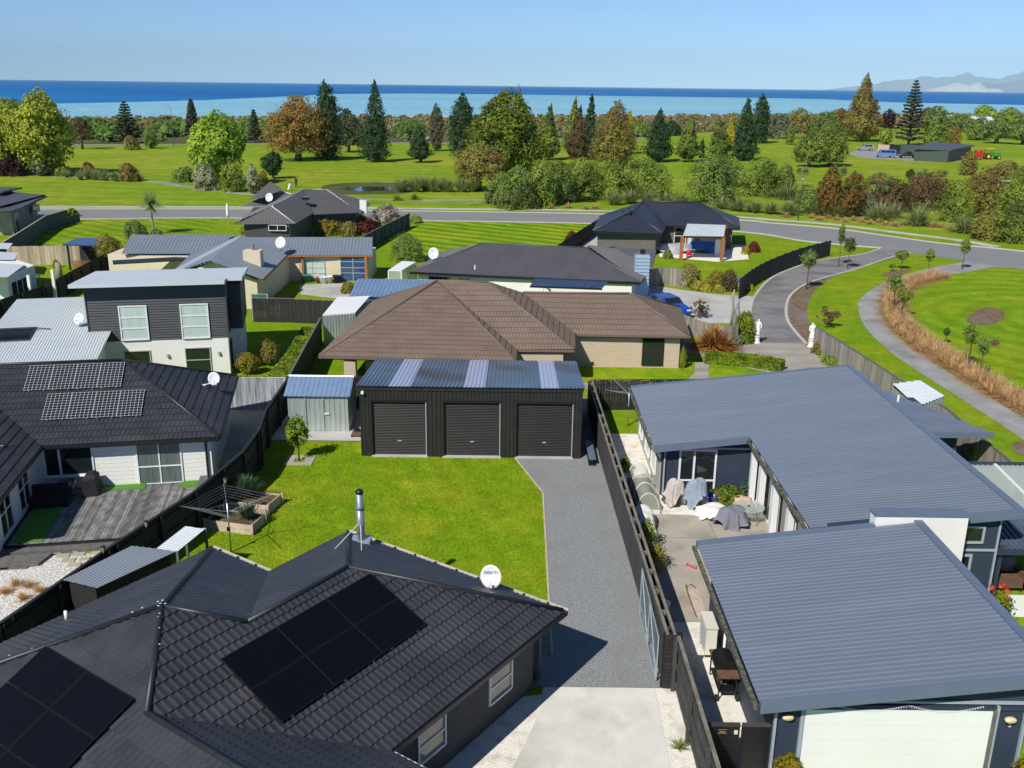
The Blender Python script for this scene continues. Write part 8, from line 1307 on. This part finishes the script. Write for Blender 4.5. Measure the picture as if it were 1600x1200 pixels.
for i, (x, y) in enumerate(((14.6, 27.6), (15.4, 27.9), (14.3, 26.6), (16.2, 28.0), (15.0, 26.9))):
    T('canna_plant', ('canna lily with scarlet flowers at the garage roof corner', 'canna lily with scarlet flowers before the low white wall', 'bushy canna lily nearest the garage roof', 'canna lily at the right picture edge', 'canna lily in the middle of the flower bed')[i], 'plant', 0, 0, 0, 0, 'plume', 'lf_pot', 14, 330, 2.6, .05, .05, .4, at=(x, y, 0), dims=(.5, 1.35)); cp = [q for q in bpy.data.objects if q.name.startswith('canna_plant')][-1]
    for dx, dy, dz_ in ((0, 0, .1), (.3, .1, -.1), (-.25, .15, 0)): bigmesh('flower_head', clumps([(x + dx, y + dy, 1.35 + dz_)], [.1], 16, .05), 4, 'lf_redflower', cp)
T('garden_shrub', 'yellow-green ground plant by the right-hand fence', 'shrub', 1575, 748, 50, 22, 'dome', 'lf_hedge', 18, 1400, 1.0, .02); T('garden_shrub', 'potted leafy plant behind the lean-to roof', 'shrub', 1524, 726, 26, 40, 'plume', 'lf_pot', 14, 700, 1.2, .05)
T('garden_shrub', 'pink-flowered shrub by the navy wall window', 'shrub', 0, 0, 0, 0, 'dome', 'lf_flower', 14, 500, 2, .05, at=(15.1, 28.3, 0), dims=(.5, 1.3))
T('garden_shrub', 'wispy reddish shrub beside the blue hatchback', 'shrub', 1092, 497, 32, 30, 'plume', 'lf_brown', 26, 420, 1.2, .03, .02, .25, limbs=16, solid=.1)
# --- coastal scrub beyond the fairway
def scrub(name, label, poly, n, hr, mat, leaf_, per, seed):
    rng = np.random.RandomState(seed); from_ = np.array(poly); lo, hi = from_.min(0), from_.max(0); C = []
    def inside(x, y):
        c = False; j = len(poly) - 1
        for i in range(len(poly)):
            if (poly[i][1] > y) != (poly[j][1] > y) and x < (poly[j][0] - poly[i][0]) * (y - poly[i][1]) / (poly[j][1] - poly[i][1]) + poly[i][0]: c = not c
            j = i
        return c
    while len(C) < n:
        x, y = lo + (hi - lo) * rng.rand(2)
        if inside(x, y): r = hr[0] + (hr[1] - hr[0]) * rng.rand() ** 2; C.append((x, y, r * .45, r))
    C = np.array(C); V = clumps(C[:, :3], C[:, 3], n * per, leaf_, rng, .75, .4, .5); V[:, 2] = np.maximum(V[:, 2], .03); o = bigmesh(name, V, 4, mat, None); return tag(o, label, 'scrub', None, 'stuff')
scrub('scrub_thicket', 'dense green coastal scrub behind the coast road at left', [(-330, 280), (-130, 279), (-92, 292), (-60, 300), (-80, 380), (-240, 375), (-330, 330)], 420, (1.4, 3.4), 'lf_scrubgreen', .6, 80, 1)
scrub('coastal_scrub', 'mixed brown and green coastal scrub between road and beach', [(-92, 293), (-20, 312), (45, 366), (95, 430), (240, 620), (330, 735), (270, 705), (60, 592), (-120, 495), (-300, 398), (-200, 370)], 1500, (.5, 1.7), 'lf_scrub', .65, 40, 2)
scrub('coastal_scrub', 'mixed woodland and scrub on the far right coast', [(95, 400), (150, 470), (250, 440), (520, 480), (620, 800), (520, 840), (330, 735), (180, 560)], 1000, (1.0, 3.0), 'lf_scrub', .85, 44, 3)
scrub('dune_scrub', 'pale dune scrub along the beach crest', [(-320, 388), (-100, 508), (200, 668), (640, 905), (640, 912), (180, 664), (-120, 503), (-330, 390)], 420, (.4, 1.1), 'lf_scrubfar', .7, 26, 4)
for i, (u, v, w, h, m_, L) in enumerate(((1215, 216, 60, 36, 'lf_grey', 'grey-green copse left of the great conifer'), (1290, 216, 54, 40, 'lf_shrub2', 'dark green copse beside the great conifer'), (1310, 206, 34, 34, 'lf_rust', 'russet tree behind the great conifer'), (1250, 208, 40, 36, 'lf_olive', 'olive copse behind the thin clipped column'), (1448, 192, 30, 22, 'lf_brown', 'brown tree near the long white farm building'), (1500, 206, 50, 26, 'lf_shrub2', 'green copse below the two farm buildings'), (1572, 200, 40, 30, 'lf_shrub', 'green copse at the right end of the coast'), (1050, 212, 26, 22, 'lf_dark', 'dark round tree beyond the fairway behind the fir'), (1000, 214, 30, 24, 'lf_shrub2', 'green bush line behind the broad fir'), (815, 206, 30, 20, 'lf_shrub2', 'bushy rise behind the giant cypress'), (640, 214, 60, 24, 'lf_scrubgreen', 'green scrub mound behind the lone short conifer'), (450, 214, 40, 24, 'lf_scrubgreen', 'green scrub behind the autumn oak'))): T('copse', L, 'copse', u, v, w, h, 'dome', m_, 34, 2300, 1.2, .02, .02, .24)
# --- blades standing in the near lawn
rg = np.random.RandomState(8); LP = [(-13.6, 27), (-11.9, 33.5), (-11.2, 38.6), (-11.9, 44.4), (-8, 44.3), (-7.2, 42.4), (.15, 42.4), (1.36, 38.4), (1.33, 29.2), (1.3, 25.6), (-5.4, 30.2)]
xs_, ys_ = rg.uniform(-13.6, 1.4, 90000), rg.uniform(25, 44.4, 90000); ins = np.zeros(len(xs_), bool); j = len(LP) - 1
for i in range(len(LP)):
    c_ = ((LP[i][1] > ys_) != (LP[j][1] > ys_)) & (xs_ < (LP[j][0] - LP[i][0]) * (ys_ - LP[i][1]) / (LP[j][1] - LP[i][1] + 1e-9) + LP[i][0]); ins ^= c_; j = i
xs_, ys_ = xs_[ins], ys_[ins]; n_ = len(xs_); a_ = rg.rand(n_) * 6.283; hgt = .025 + .035 * rg.rand(n_); wd_ = .008 + .010 * rg.rand(n_); ox, oy = np.cos(a_) * wd_, np.sin(a_) * wd_; lx, ly = rg.normal(size=n_) * .025, rg.normal(size=n_) * .025; zz = np.full(n_, .008)
V = np.stack([np.stack([xs_ - ox, ys_ - oy, zz], 1), np.stack([xs_ + ox, ys_ + oy, zz], 1), np.stack([xs_ + ox * .4 + lx, ys_ + oy * .4 + ly, zz + hgt], 1), np.stack([xs_ - ox * .4 + lx, ys_ - oy * .4 + ly, zz + hgt], 1)], 1).reshape(-1, 3)
tag(bigmesh('grass', V, 4, 'lf_blade', None), 'short green grass of the back lawn', 'grass', None, 'stuff')
# --- air over the bay
hz = MB().box(-99000, 99000, -400, 96000, -4.2, 3000).build('haze', 'soffit', None); tag(hz, 'pale sea haze over the bay', 'haze', None, 'stuff'); hz.data.materials.clear()
hm = bpy.data.materials.new('haze_air'); hm.use_nodes = True; tn = hm.node_tree; tn.nodes.clear(); mo = tn.nodes.new('ShaderNodeOutputMaterial'); pv_ = tn.nodes.new('ShaderNodeVolumePrincipled'); pv_.inputs['Color'].default_value = (.60, .84, 1, 1); pv_.inputs['Density'].default_value = 1.8e-5; pv_.inputs['Anisotropy'].default_value = -0.3; tn.links.new(pv_.outputs[0], mo.inputs['Volume']); hz.data.materials.append(hm)
